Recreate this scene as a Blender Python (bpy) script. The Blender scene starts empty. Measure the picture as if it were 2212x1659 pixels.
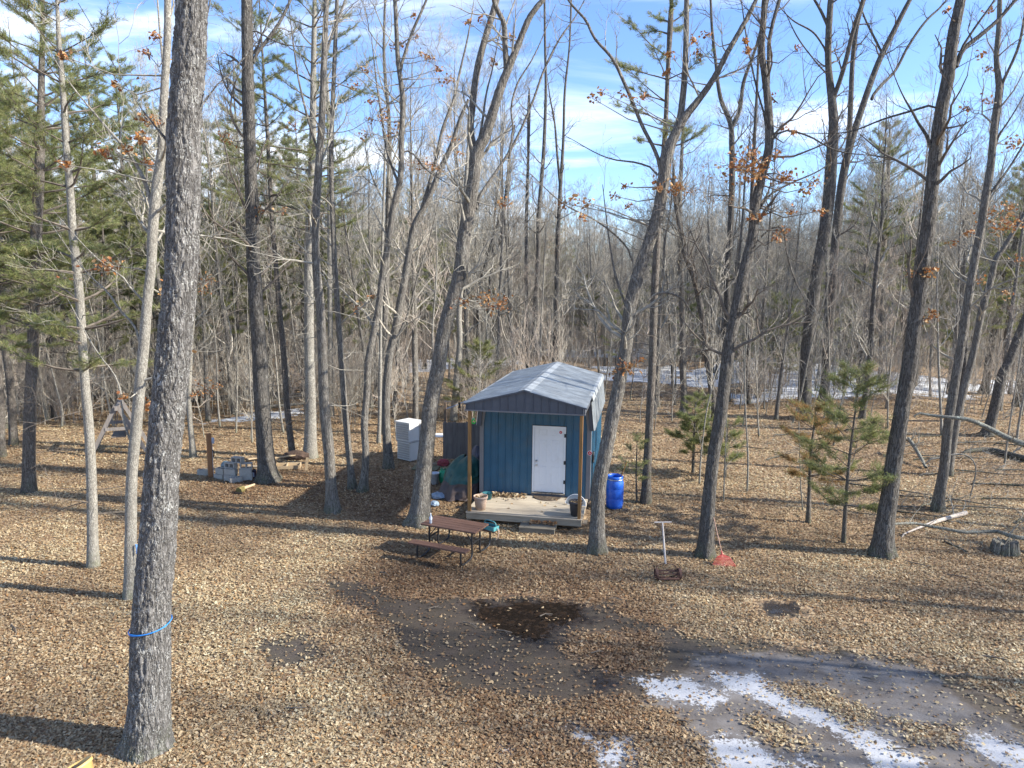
import bpy, bmesh, math, random
import numpy as np
from mathutils import Vector, Matrix, Euler

R = math.radians
SC = bpy.context.scene
COL = SC.collection

# ------------------------------------------------------------------ camera
HC, PITCH, ROLL, FPX = 6.595, R(7.849), R(0.66), 1518.3      # FPX: focal length for a 2212 px wide picture
CX, CY = 1106.0, 829.5
cam_d = bpy.data.cameras.new('camera')
cam = bpy.data.objects.new('camera', cam_d)
COL.objects.link(cam)
cam.matrix_world = Matrix.Translation((0, 0, HC)) @ Matrix.Rotation(R(90) - PITCH, 4, 'X') @ Matrix.Rotation(ROLL, 4, 'Z')
cam_d.sensor_width = 36.0
cam_d.lens = 36.0 * FPX / 2212.0
cam_d.clip_start = 0.1
cam_d.clip_end = 3000.0
SC.camera = cam

# ------------------------------------------------------------------ sky, sun, exposure
SUN_EL = R(31.0)
SUN_H = Vector((0.985, -0.165, 0)).normalized()             # towards the sun, on the ground
SUN_DIR = Vector((SUN_H.x * math.cos(SUN_EL), SUN_H.y * math.cos(SUN_EL), math.sin(SUN_EL)))
SKY_STRENGTH = 0.12
SUN_STRENGTH = 4.3
EXPOSURE = 1.38

world = bpy.data.worlds.new('World')
SC.world = world
world.use_nodes = True
wn = world.node_tree
wn.nodes.clear()


def nd(nt, kind, ins=None, **props):
    n = nt.nodes.new(kind)
    for k, v in props.items():
        setattr(n, k, v)
    if ins:
        for k, v in ins.items():
            s = n.inputs[k]
            if isinstance(v, bpy.types.NodeSocket):
                nt.links.new(v, s)
            else:
                s.default_value = v
    return n


def mth(nt, op, a, b=0.0, c=None, clamp=False):
    ins = {0: a, 1: b}
    if c is not None:
        ins[2] = c
    return nd(nt, 'ShaderNodeMath', ins, operation=op, use_clamp=clamp).outputs[0]


def mixc(nt, fac, a, b, blend='MIX'):
    n = nd(nt, 'ShaderNodeMix', {0: fac}, data_type='RGBA', blend_type=blend)
    for idx, v in ((6, a), (7, b)):
        if isinstance(v, bpy.types.NodeSocket):
            nt.links.new(v, n.inputs[idx])
        else:
            n.inputs[idx].default_value = (*v[:3], 1.0)
    return n.outputs[2]


def ramp(nt, fac, stops, interp='LINEAR'):
    n = nd(nt, 'ShaderNodeValToRGB', {0: fac})
    cr = n.color_ramp
    cr.interpolation = interp
    while len(cr.elements) < len(stops):
        cr.elements.new(0.5)
    for e, (p, c) in zip(cr.elements, stops):
        e.position = p
        e.color = (*c, 1.0) if len(c) == 3 else c
    return n.outputs[0]


def maprange(nt, v, a, b, c=0.0, d=1.0, smooth=False):
    return nd(nt, 'ShaderNodeMapRange', {0: v, 1: a, 2: b, 3: c, 4: d},
              interpolation_type='SMOOTHSTEP' if smooth else 'LINEAR').outputs[0]


def noise(nt, vec, scale, detail=4.0, rough=0.55, dist=0.0):
    return nd(nt, 'ShaderNodeTexNoise', {'Vector': vec, 'Scale': scale, 'Detail': detail, 'Roughness': rough, 'Distortion': dist}).outputs[0]


sky = nd(wn, 'ShaderNodeTexSky', sky_type='NISHITA', sun_disc=False, sun_elevation=SUN_EL,
         sun_rotation=math.atan2(SUN_H.x, SUN_H.y), altitude=300.0, air_density=1.0, dust_density=0.25, ozone_density=3.0)
tc = nd(wn, 'ShaderNodeTexCoord')
sep = nd(wn, 'ShaderNodeSeparateXYZ', {0: tc.outputs['Generated']})
zz = mth(wn, 'ADD', mth(wn, 'MAXIMUM', sep.outputs[2], 0.0), 0.10)
comb = nd(wn, 'ShaderNodeCombineXYZ', {0: mth(wn, 'DIVIDE', sep.outputs[0], zz), 1: mth(wn, 'DIVIDE', sep.outputs[1], zz), 2: 0.0})
mp = nd(wn, 'ShaderNodeMapping', {'Vector': comb.outputs[0], 'Location': (5.1, 2.6, 0.0), 'Rotation': (0, 0, R(12)), 'Scale': (0.62, 1.25, 1.0)})
c1 = noise(wn, mp.outputs[0], 1.1, 9.0, 0.58, 0.6)
c2 = noise(wn, mp.outputs[0], 0.45, 3.0, 0.5, 0.2)
cm = maprange(wn, mth(wn, 'ADD', mth(wn, 'MULTIPLY', c1, 0.62), mth(wn, 'MULTIPLY', c2, 0.55)), 0.56, 0.76, 0.0, 0.85, True)
skyc = mixc(wn, 1.0, sky.outputs[0], (0.78, 0.86, 1.02), 'MULTIPLY')
skyc = mixc(wn, cm, skyc, (5.9, 6.2, 6.7))
bg = nd(wn, 'ShaderNodeBackground', {'Color': skyc, 'Strength': SKY_STRENGTH})
nd(wn, 'ShaderNodeOutputWorld', {'Surface': bg.outputs[0]})

sun_d = bpy.data.lights.new('sun', 'SUN')
sun_d.energy = SUN_STRENGTH
sun_d.angle = R(0.9)
sun_d.color = (1.0, 0.93, 0.82)
sun = bpy.data.objects.new('sun', sun_d)
COL.objects.link(sun)
sun.rotation_euler = SUN_DIR.to_track_quat('Z', 'Y').to_euler()
sun.location = (30, -10, 30)

SC.view_settings.view_transform = 'Standard'
SC.view_settings.look = 'None'
SC.view_settings.gamma = 1.0
SC.view_settings.use_curve_mapping = False
SC.view_settings.exposure = EXPOSURE
SC.cycles.max_bounces = 5
SC.cycles.diffuse_bounces = 3
SC.cycles.glossy_bounces = 2
SC.cycles.transmission_bounces = 3
SC.cycles.transparent_max_bounces = 4
SC.cycles.caustics_reflective = False
SC.cycles.caustics_refractive = False
SC.render.engine = 'CYCLES'

# ------------------------------------------------------------------ from picture to place
_c, _s = math.cos(PITCH), math.sin(PITCH)
_cr, _sr = math.cos(ROLL), math.sin(ROLL)


def ray(px, py):
    x, y = px - CX, py - CY
    x0, y0 = x * _cr + y * _sr, -x * _sr + y * _cr
    return Vector((x0, -y0 * _s + FPX * _c, -y0 * _c - FPX * _s))


def G(px, py, z=0.0):
    """the point at height z seen at that pixel"""
    d = ray(px, py)
    t = (z - HC) / d.z
    return Vector((d.x * t, d.y * t, z))


def V(px, py, Y):
    """the point at distance Y (along the ground) seen at that pixel"""
    d = ray(px, py)
    t = Y / d.y
    return Vector((d.x * t, Y, HC + d.z * t))


def depth(p):
    return p.y * _c - (p.z - HC) * _s


# ------------------------------------------------------------------ numpy noise
def _hash(ix, iy, iz):
    h = (ix * 374761393 + iy * 668265263 + iz * 1274126177) & 0x7fffffff
    h = ((h ^ (h >> 13)) * 1274126177) & 0x7fffffff
    return ((h ^ (h >> 16)) & 0xffff) / 65535.0


def vnoise(x, y, z=None):
    x = np.asarray(x, float)
    y = np.asarray(y, float)
    z = np.zeros_like(x) if z is None else np.asarray(z, float)
    xi, yi, zi = np.floor(x).astype(np.int64), np.floor(y).astype(np.int64), np.floor(z).astype(np.int64)
    fx, fy, fz = x - xi, y - yi, z - zi
    fx, fy, fz = fx * fx * (3 - 2 * fx), fy * fy * (3 - 2 * fy), fz * fz * (3 - 2 * fz)
    r = 0
    for a in (0, 1):
        for b in (0, 1):
            for c in (0, 1):
                w = (fx if a else 1 - fx) * (fy if b else 1 - fy) * (fz if c else 1 - fz)
                r = r + w * _hash(xi + a, yi + b, zi + c)
    return r


def fbm(x, y, z=None, o=4):
    r, a, t, f = 0, 1.0, 0, 1.0
    for k in range(o):
        r = r + a * vnoise(x * f + 17.3 * k, y * f + 5.1 * k, None if z is None else z * f)
        t += a
        a *= 0.5
        f *= 2.03
    return r / t


def gz(x, y):
    x = np.asarray(x, float)
    y = np.asarray(y, float)
    w = np.clip((y - 27) / 16, 0, 1) + np.clip((np.abs(x) - 20) / 10, 0, 1)
    w = np.clip(w, 0, 1)
    far = np.clip((y - 60) / 140, 0, 1)
    return w * (fbm(x * 0.09, y * 0.09) - 0.5) * 1.3 + far * (fbm(x * 0.012 + 3, y * 0.012) - 0.35) * 7.0


def gzf(x, y):
    return float(gz(np.array([x]), np.array([y]))[0])


def GG(px, py):
    """ground point under a pixel, on the undulating ground"""
    p = G(px, py)
    for _ in range(6):
        p = G(px, py, gzf(p.x, p.y))
    return p


# ------------------------------------------------------------------ objects
def tag(o, label=None, cat=None, group=None, kind=None):
    if label:
        o['label'] = label
    if cat:
        o['category'] = cat
    if group:
        o['group'] = group
    if kind:
        o['kind'] = kind
    return o


def thing(name, label, cat, loc=(0, 0, 0), rz=0.0, group=None):
    o = bpy.data.objects.new(name, None)
    o.empty_display_size = 0.2
    COL.objects.link(o)
    o.location = loc
    o.rotation_euler = (0, 0, rz)
    return tag(o, label, cat, group)


def link(name, me, parent=None, mat=None):
    o = bpy.data.objects.new(name, me)
    COL.objects.link(o)
    if parent is not None:
        o.parent = parent
    if mat is not None and len(me.materials) == 0:
        me.materials.append(mat)
    return o


def mesh_np(name, verts, faces3=None, faces4=None, smooth=False):
    """mesh from numpy arrays of triangles and quads"""
    me = bpy.data.meshes.new(name)
    n3 = 0 if faces3 is None else len(faces3)
    n4 = 0 if faces4 is None else len(faces4)
    me.vertices.add(len(verts))
    me.vertices.foreach_set('co', np.asarray(verts, np.float32).ravel())
    li = []
    if n3:
        li.append(np.asarray(faces3, np.int32).ravel())
    if n4:
        li.append(np.asarray(faces4, np.int32).ravel())
    li = np.concatenate(li)
    me.loops.add(len(li))
    me.loops.foreach_set('vertex_index', li)
    st = np.concatenate([np.arange(n3) * 3, n3 * 3 + np.arange(n4) * 4]).astype(np.int32)
    me.polygons.add(n3 + n4)
    me.polygons.foreach_set('loop_start', st)
    me.polygons.foreach_set('use_smooth', np.full(n3 + n4, bool(smooth)))
    me.update(calc_edges=True)
    return me


class MB:
    """collects shapes into one mesh"""

    def __init__(self):
        self.v, self.f3, self.f4, self.n = [], [], [], 0

    def add(self, v, f3=None, f4=None):
        v = np.asarray(v, float).reshape(-1, 3)
        self.v.append(v)
        if f3 is not None and len(f3):
            self.f3.append(np.asarray(f3, int).reshape(-1, 3) + self.n)
        if f4 is not None and len(f4):
            self.f4.append(np.asarray(f4, int).reshape(-1, 4) + self.n)
        self.n += len(v)
        return self

    def box(self, x0, x1, y0, y1, z0, z1, bev=0.0, M=None):
        if bev <= 0:
            v = np.array([(x, y, z) for z in (z0, z1) for y in (y0, y1) for x in (x0, x1)], float)
            f = [(0, 2, 3, 1), (4, 5, 7, 6), (0, 1, 5, 4), (2, 6, 7, 3), (0, 4, 6, 2), (1, 3, 7, 5)]
        else:
            b = min(bev, (x1 - x0) / 2.1, (y1 - y0) / 2.1, (z1 - z0) / 2.1)
            bm = bmesh.new()
            bmesh.ops.create_cube(bm, size=1.0)
            for q in bm.verts:
                q.co = Vector(((x0 + x1) / 2 + q.co.x * (x1 - x0), (y0 + y1) / 2 + q.co.y * (y1 - y0), (z0 + z1) / 2 + q.co.z * (z1 - z0)))
            bmesh.ops.bevel(bm, geom=bm.edges[:], offset=b, segments=1, affect='EDGES')
            self.bm(bm, M)
            bm.free()
            return self
        if M is not None:
            v = np.array([M @ Vector(p) for p in v])
        return self.add(v, None, f)

    def bm(self, bm, M=None):
        bmesh.ops.triangulate(bm, faces=[f for f in bm.faces if len(f.verts) > 4])
        bm.verts.index_update()
        v = [(M @ p.co if M is not None else p.co)[:] for p in bm.verts]
        self.add(v, [[q.index for q in f.verts] for f in bm.faces if len(f.verts) == 3],
                 [[q.index for q in f.verts] for f in bm.faces if len(f.verts) == 4])
        return self

    def tube(self, pts, rad, sides=8, cap=True):
        pts = np.asarray([tuple(p) for p in pts], float)
        n = len(pts)
        rad = np.full(n, rad, float) if np.isscalar(rad) else np.asarray(rad, float)
        t = np.gradient(pts, axis=0)
        t /= np.linalg.norm(t, axis=1)[:, None] + 1e-12
        ref = np.array((0.31, 0.87, 0.11)) if abs(t[:, 2]).mean() > 0.6 else np.array((0.05, 0.1, 1.0))
        a = np.cross(t, ref)
        a /= np.linalg.norm(a, axis=1)[:, None] + 1e-12
        b = np.cross(t, a)
        th = np.arange(sides) * 2 * math.pi / sides
        v = pts[:, None, :] + rad[:, None, None] * (np.cos(th)[None, :, None] * a[:, None, :] + np.sin(th)[None, :, None] * b[:, None, :])
        i = np.arange(n - 1)[:, None] * sides
        j = np.arange(sides)[None, :]
        k = (j + 1) % sides
        f = np.stack([i + j, i + k, i + sides + k, i + sides + j], -1).reshape(-1, 4)
        base = self.n
        self.add(v.reshape(-1, 3), None, f)
        if cap and sides > 3:
            tri = [(0, q + 1, q) for q in range(1, sides - 1)] + [((n - 1) * sides, (n - 1) * sides + q, (n - 1) * sides + q + 1) for q in range(1, sides - 1)]
            self.f3.append(np.array(tri) + base)
        return self

    def lathe(self, prof, c=(0, 0, 0), sides=24, M=None):
        th = np.arange(sides) * 2 * math.pi / sides
        pr = np.asarray(prof, float)
        v = np.stack([pr[:, 0:1] * np.cos(th)[None], pr[:, 0:1] * np.sin(th)[None], np.repeat(pr[:, 1:2], sides, 1)], -1) + np.asarray(c, float)
        n = len(pr)
        i = np.arange(n - 1)[:, None] * sides
        j = np.arange(sides)[None, :]
        k = (j + 1) % sides
        f = np.stack([i + j, i + k, i + sides + k, i + sides + j], -1).reshape(-1, 4)
        v = v.reshape(-1, 3)
        if M is not None:
            v = np.array([M @ Vector(p) for p in v])
        return self.add(v, None, f)

    def prism(self, poly, axis, a, b):
        """polygon (list of 2-D points) extruded between a and b along axis 'x', 'y' or 'z'"""
        n = len(poly)

        def mk(p, q):
            return {'x': (q, p[0], p[1]), 'y': (p[0], q, p[1]), 'z': (p[0], p[1], q)}[axis]
        bm = bmesh.new()
        va = [bm.verts.new(mk(p, a)) for p in poly]
        vb = [bm.verts.new(mk(p, b)) for p in poly]
        bm.faces.new(va[::-1])
        bm.faces.new(vb)
        for i in range(n):
            bm.faces.new((va[i], va[(i + 1) % n], vb[(i + 1) % n], vb[i]))
        bmesh.ops.recalc_face_normals(bm, faces=bm.faces[:])
        self.bm(bm)
        bm.free()
        return self

    def mesh(self, name, smooth=False):
        return mesh_np(name, np.concatenate(self.v), np.concatenate(self.f3) if self.f3 else None,
                       np.concatenate(self.f4) if self.f4 else None, smooth)

    def build(self, name, mat, parent=None, smooth=False):
        me = self.mesh(name, smooth)
        if smooth == 'auto':
            me.shade_smooth() if hasattr(me, 'shade_smooth') else None
        return link(name, me, parent, mat)


# ------------------------------------------------------------------ materials
MATS = {}


def newmat(name):
    m = bpy.data.materials.new(name)
    m.use_nodes = True
    nt = m.node_tree
    b = nt.nodes['Principled BSDF']
    MATS[name] = m
    return m, nt, b


def setc(nt, sock, v):
    if isinstance(v, bpy.types.NodeSocket):
        nt.links.new(v, sock)
    else:
        sock.default_value = (*v, 1.0) if isinstance(v, (tuple, list)) else v


def plain(name, col, rough=0.6, metal=0.0, var=0.25, scale=6.0, bump=0.0, bscale=40.0, spec=0.4, stretch=(1, 1, 1), dirt=None, dscale=3.0, damt=0.5):
    """a colour with uneven wear, dirt and fine relief"""
    m, nt, b = newmat(name)
    t = nd(nt, 'ShaderNodeTexCoord')
    mpn = nd(nt, 'ShaderNodeMapping', {'Vector': t.outputs['Object'], 'Scale': stretch}).outputs[0]
    n1 = noise(nt, mpn, scale, 5.0)
    c = mixc(nt, maprange(nt, n1, 0.3, 0.7), tuple(x * (1 - var) for x in col), tuple(min(1, x * (1 + var)) for x in col))
    if dirt:
        n2 = noise(nt, mpn, dscale, 6.0, 0.65)
        c = mixc(nt, maprange(nt, n2, 0.5, 0.75, 0, damt), c, dirt)
    setc(nt, b.inputs['Base Color'], c)
    b.inputs['Metallic'].default_value = metal
    b.inputs['Specular IOR Level'].default_value = spec
    setc(nt, b.inputs['Roughness'], maprange(nt, n1, 0.2, 0.8, max(0.05, rough - 0.1), min(1, rough + 0.1)))
    if bump:
        n3 = noise(nt, mpn, bscale, 4.0)
        bn = nd(nt, 'ShaderNodeBump', {'Strength': bump, 'Distance': 0.01, 'Height': n3})
        nt.links.new(bn.outputs[0], b.inputs['Normal'])
    return m


def woodmat(name, col, dark, axis='X', scale=1.0, rough=0.75):
    m, nt, b = newmat(name)
    t = nd(nt, 'ShaderNodeTexCoord')
    oi = nd(nt, 'ShaderNodeObjectInfo')
    st = {'X': (1.2, 22, 22), 'Y': (22, 1.2, 22), 'Z': (22, 22, 1.2)}[axis]
    off = nd(nt, 'ShaderNodeVectorMath', {0: t.outputs['Object'], 1: nd(nt, 'ShaderNodeCombineXYZ', {0: mth(nt, 'MULTIPLY', oi.outputs['Random'], 31.0), 1: mth(nt, 'MULTIPLY', oi.outputs['Random'], 17.0), 2: 0.0}).outputs[0]}, operation='ADD').outputs[0]
    mv = nd(nt, 'ShaderNodeMapping', {'Vector': off, 'Scale': tuple(s * scale for s in st)}).outputs[0]
    g = noise(nt, mv, 1.0, 6.0, 0.65, 0.8)
    big = noise(nt, t.outputs['Object'], 2.0, 4.0)
    c = ramp(nt, g, [(0.25, dark), (0.5, col), (0.8, tuple(min(1, x * 1.25) for x in col))])
    c = mixc(nt, maprange(nt, oi.outputs['Random'], 0, 1, 0.0, 0.4), c, dark)
    c = mixc(nt, maprange(nt, big, 0.5, 0.75, 0, 0.45), c, dark)
    setc(nt, b.inputs['Base Color'], c)
    b.inputs['Roughness'].default_value = rough
    b.inputs['Specular IOR Level'].default_value = 0.25
    bn = nd(nt, 'ShaderNodeBump', {'Strength': 0.35, 'Distance': 0.006, 'Height': g})
    nt.links.new(bn.outputs[0], b.inputs['Normal'])
    return m


def barkmat(name, plate, furrow, lichen, lich_amt=0.4, ks=1.0, kz=0.22, bump=0.8, moss=True):
    m, nt, b = newmat(name)
    t = nd(nt, 'ShaderNodeTexCoord')
    geo = nd(nt, 'ShaderNodeNewGeometry')
    pos = geo.outputs['Position']
    mv = nd(nt, 'ShaderNodeMapping', {'Vector': pos, 'Scale': (17 * ks, 17 * ks, 17 * ks * kz)}).outputs[0]
    n1 = noise(nt, mv, 1.0, 2.5, 0.5, 0.55)
    n2 = noise(nt, nd(nt, 'ShaderNodeMapping', {'Vector': pos, 'Location': (3.1, 1.7, 0.4), 'Scale': (27 * ks, 27 * ks, 27 * ks * kz * 1.2)}).outputs[0], 1.0, 2.0, 0.5, 0.4)
    r1 = maprange(nt, mth(nt, 'ABSOLUTE', mth(nt, 'SUBTRACT', n1, 0.5)), 0.0, 0.11, 0, 1, True)
    r2 = maprange(nt, mth(nt, 'ABSOLUTE', mth(nt, 'SUBTRACT', n2, 0.5)), 0.0, 0.08, 0.25, 1, True)
    vo = mth(nt, 'MULTIPLY', r1, r2)
    fine = noise(nt, nd(nt, 'ShaderNodeMapping', {'Vector': pos, 'Scale': (70, 70, 18)}).outputs[0], 1.0, 5.0, 0.6)
    hgt = mth(nt, 'ADD', mth(nt, 'MULTIPLY', vo, 0.85), mth(nt, 'MULTIPLY', fine, 0.45))
    big = noise(nt, pos, 1.1, 4.0)
    col = ramp(nt, hgt, [(0.12, furrow), (0.6, plate), (1.0, tuple(min(1, x * 1.25) for x in plate))])
    col = mixc(nt, maprange(nt, big, 0.3, 0.7, 0, 0.35), col, tuple(x * 0.6 for x in plate))
    li = noise(nt, pos, 5.5, 6.0, 0.7)
    col = mixc(nt, mth(nt, 'MULTIPLY', maprange(nt, li, 0.55, 0.68, 0, lich_amt), maprange(nt, hgt, 0.3, 0.9)), col, lichen)
    ls = noise(nt, pos, 48.0, 3.0, 0.65)
    col = mixc(nt, mth(nt, 'MULTIPLY', maprange(nt, ls, 0.55, 0.64, 0, lich_amt), maprange(nt, li, 0.40, 0.60)), col, tuple(min(1, x * 1.15) for x in lichen))
    if moss:
        sp = nd(nt, 'ShaderNodeSeparateXYZ', {0: pos})
        mk = mth(nt, 'MULTIPLY', maprange(nt, sp.outputs[2], 0.45, 0.0), maprange(nt, li, 0.42, 0.6))
        col = mixc(nt, mth(nt, 'MULTIPLY', mk, 0.55), col, (0.07, 0.085, 0.025))
    setc(nt, b.inputs['Base Color'], col)
    b.inputs['Roughness'].default_value = 0.9
    b.inputs['Specular IOR Level'].default_value = 0.15
    bn = nd(nt, 'ShaderNodeBump', {'Strength': bump, 'Distance': 0.03, 'Height': hgt})
    nt.links.new(bn.outputs[0], b.inputs['Normal'])
    return m


BARK = {
    'oak': barkmat('oak_bark', (0.175, 0.168, 0.16), (0.028, 0.026, 0.024), (0.44, 0.45, 0.43), 0.85, 1.0, 0.2),
    'mid': barkmat('grey_bark', (0.205, 0.19, 0.168), (0.045, 0.04, 0.035), (0.37, 0.375, 0.335), 0.55, 1.25, 0.14),
    'dark': barkmat('dark_bark', (0.14, 0.13, 0.117), (0.025, 0.022, 0.02), (0.31, 0.315, 0.29), 0.5, 1.2, 0.15),
    'pale': barkmat('pale_bark', (0.27, 0.255, 0.222), (0.12, 0.11, 0.095), (0.46, 0.465, 0.41), 0.6, 1.8, 0.3, 0.4),
    'pine': barkmat('pine_bark', (0.175, 0.155, 0.135), (0.05, 0.042, 0.036), (0.34, 0.355, 0.31), 0.5, 1.5, 0.2),
}
TWIG = {
    'mid': plain('twig_grey', (0.285, 0.268, 0.228), 0.9, var=0.35, spec=0.1, scale=9),
    'dark': plain('twig_dark', (0.14, 0.12, 0.10), 0.9, var=0.35, spec=0.1, scale=9),
    'pale': plain('twig_pale', (0.42, 0.385, 0.32), 0.9, var=0.35, spec=0.1, scale=9),
    'pink': plain('twig_pink', (0.38, 0.325, 0.27), 0.9, var=0.35, spec=0.1, scale=9),
}


def leafmat(name, attr='Col', trans=0.25):
    m, nt, b = newmat(name)
    a = nd(nt, 'ShaderNodeAttribute', attribute_name=attr)
    geo = nd(nt, 'ShaderNodeNewGeometry')
    n = noise(nt, geo.outputs['Position'], 45.0, 3.0)
    c = mixc(nt, maprange(nt, n, 0.35, 0.7, 0.0, 0.4), a.outputs['Color'], (0.05, 0.032, 0.018))
    setc(nt, b.inputs['Base Color'], c)
    b.inputs['Roughness'].default_value = 0.6
    b.inputs['Specular IOR Level'].default_value = 0.3
    tr = nd(nt, 'ShaderNodeBsdfTranslucent', {'Color': c})
    mx = nd(nt, 'ShaderNodeMixShader', {0: trans, 1: b.outputs[0], 2: tr.outputs[0]})
    nt.links.new(mx.outputs[0], nt.nodes['Material Output'].inputs['Surface'])
    return m


M_LEAF = leafmat('dry_leaf')
M_NEEDLE = leafmat('pine_needle', trans=0.45)


def colattr(me, cols):
    """one colour per vertex"""
    at = me.color_attributes.new('Col', 'FLOAT_COLOR', 'POINT')
    c = np.ones((len(me.vertices), 4), np.float32)
    c[:, :3] = cols
    at.data.foreach_set('color', c.ravel())


# ------------------------------------------------------------------ ground and its zones
def poly(*pts):
    return np.array([G(*p)[:2] for p in pts])


def sdf(P, x, y):
    """signed distance (negative inside) to a polygon"""
    d = np.full(x.shape, 1e9)
    inside = np.zeros(x.shape, bool)
    n = len(P)
    for i in range(n):
        a, b = P[i], P[(i + 1) % n]
        e = b - a
        wx, wy = x - a[0], y - a[1]
        t = np.clip((wx * e[0] + wy * e[1]) / (e @ e + 1e-12), 0, 1)
        d = np.minimum(d, np.hypot(wx - t * e[0], wy - t * e[1]))
        c = ((a[1] > y) != (b[1] > y)) & (x < (b[0] - a[0]) * (y - a[1]) / (b[1] - a[1] + 1e-12) + a[0])
        inside ^= c
    return np.where(inside, -d, d)


def zone(polys, x, y, soft, wob=0.35, seed=0.0, f=1.3):
    """0..1 cover of a set of patches with ragged edges"""
    r = np.zeros(x.shape)
    w = (fbm(x * f + seed, y * f - seed, None, 4) - 0.5) * 2 * wob
    for P in polys:
        s = sdf(P, x, y) + w
        r = np.maximum(r, np.clip(0.5 - s / (2 * soft), 0, 1))
    return r


Z_DIRT = [poly((700, 1255), (860, 1280), (960, 1290), (1320, 1300), (1440, 1360), (1700, 1395), (1900, 1405), (2080, 1460), (2260, 1570), (2300, 1700),
               (1000, 1720), (1120, 1600), (1250, 1530), (1080, 1505), (960, 1490), (850, 1410), (790, 1320)),
          poly((560, 1385), (660, 1365), (720, 1410), (640, 1450), (560, 1430)),
          poly((1655, 1305), (1715, 1298), (1740, 1315), (1700, 1330), (1660, 1325))]
Z_PUDDLE = [poly((1040, 1300), (1130, 1288), (1240, 1296), (1262, 1335), (1215, 1362), (1190, 1398), (1100, 1368), (1020, 1330)),
            poly((1240, 1440), (1320, 1445), (1340, 1480), (1280, 1490)),
            poly((1655, 1304), (1715, 1298), (1740, 1316), (1700, 1330), (1660, 1325))]
Z_ICE = [poly((1490, 1415), (1640, 1402), (1850, 1412), (1990, 1445), (2130, 1530), (2260, 1600), (2300, 1700), (1180, 1700), (1080, 1640), (1240, 1560), (1420, 1500))]
Z_WHITE = [poly((1335, 1448), (1400, 1458), (1480, 1475), (1555, 1505), (1540, 1535), (1450, 1510), (1370, 1475)),
           poly((1530, 1448), (1640, 1462), (1760, 1500), (1860, 1560), (1950, 1610), (2010, 1665), (1900, 1670), (1790, 1575), (1680, 1520), (1590, 1485)),
           poly((2080, 1580), (2150, 1590), (2260, 1620), (2280, 1690), (2190, 1655), (2120, 1615)),
           poly((1530, 1590), (1620, 1600), (1700, 1630), (1760, 1680), (1560, 1670), (1500, 1620)),
           poly((1320, 1575), (1400, 1590), (1380, 1640), (1300, 1660), (1290, 1620)),
           poly((1085, 1610), (1130, 1615), (1140, 1645), (1100, 1645)),
           poly((1225, 1565), (1260, 1570), (1275, 1600), (1240, 1605))]
Z_HEAP = [poly((1230, 1525), (1360, 1500), (1450, 1540), (1490, 1600), (1570, 1690), (1380, 1690), (1350, 1600), (1280, 1570)),
          poly((1690, 1480), (1780, 1490), (1870, 1540), (1840, 1560), (1740, 1520)),
          poly((1080, 1560), (1200, 1560), (1330, 1690), (1060, 1690)),
          poly((1260, 1370), (1400, 1370), (1440, 1430), (1330, 1450), (1220, 1400)),
          poly((1950, 1560), (2060, 1570), (2080, 1610), (1990, 1600)),
          poly((1620, 1550), (1700, 1565), (1730, 1600), (1650, 1590))]
Z_SNOW = [poly((1474, 800), (1560, 782), (1700, 778), (1830, 800), (1980, 815), (2110, 828), (2120, 860), (1990, 850), (1850, 862), (1700, 866), (1600, 872), (1570, 855), (1700, 838), (1640, 826), (1500, 830)),
          poly((870, 785), (930, 775), (1010, 772), (1100, 764), (1130, 790), (1060, 800), (960, 802), (880, 806)),
          poly((1270, 792), (1340, 790), (1474, 786), (1474, 820), (1400, 828), (1300, 818)),
          poly((1180, 758), (1420, 752), (1440, 766), (1200, 772)),
          poly((420, 905), (520, 895), (640, 885), (650, 892), (540, 908), (430, 918)),
          poly((1560, 748), (1900, 750), (1920, 764), (1560, 760)),
          poly((2120, 822), (2230, 815), (2240, 838), (2130, 845))]
Z_DAMP_DARK = [poly((820, 1190), (1000, 1210), (1300, 1220), (1420, 1330), (1480, 1420), (1420, 1560), (1350, 1720), (1050, 1720), (980, 1560), (840, 1500), (740, 1350), (700, 1250)),
          poly((560, 1010), (900, 1020), (960, 1100), (880, 1140), (600, 1090), (400, 1060))]  # second patch: ground and leaves left of the shed drawn darker and redder


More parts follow.
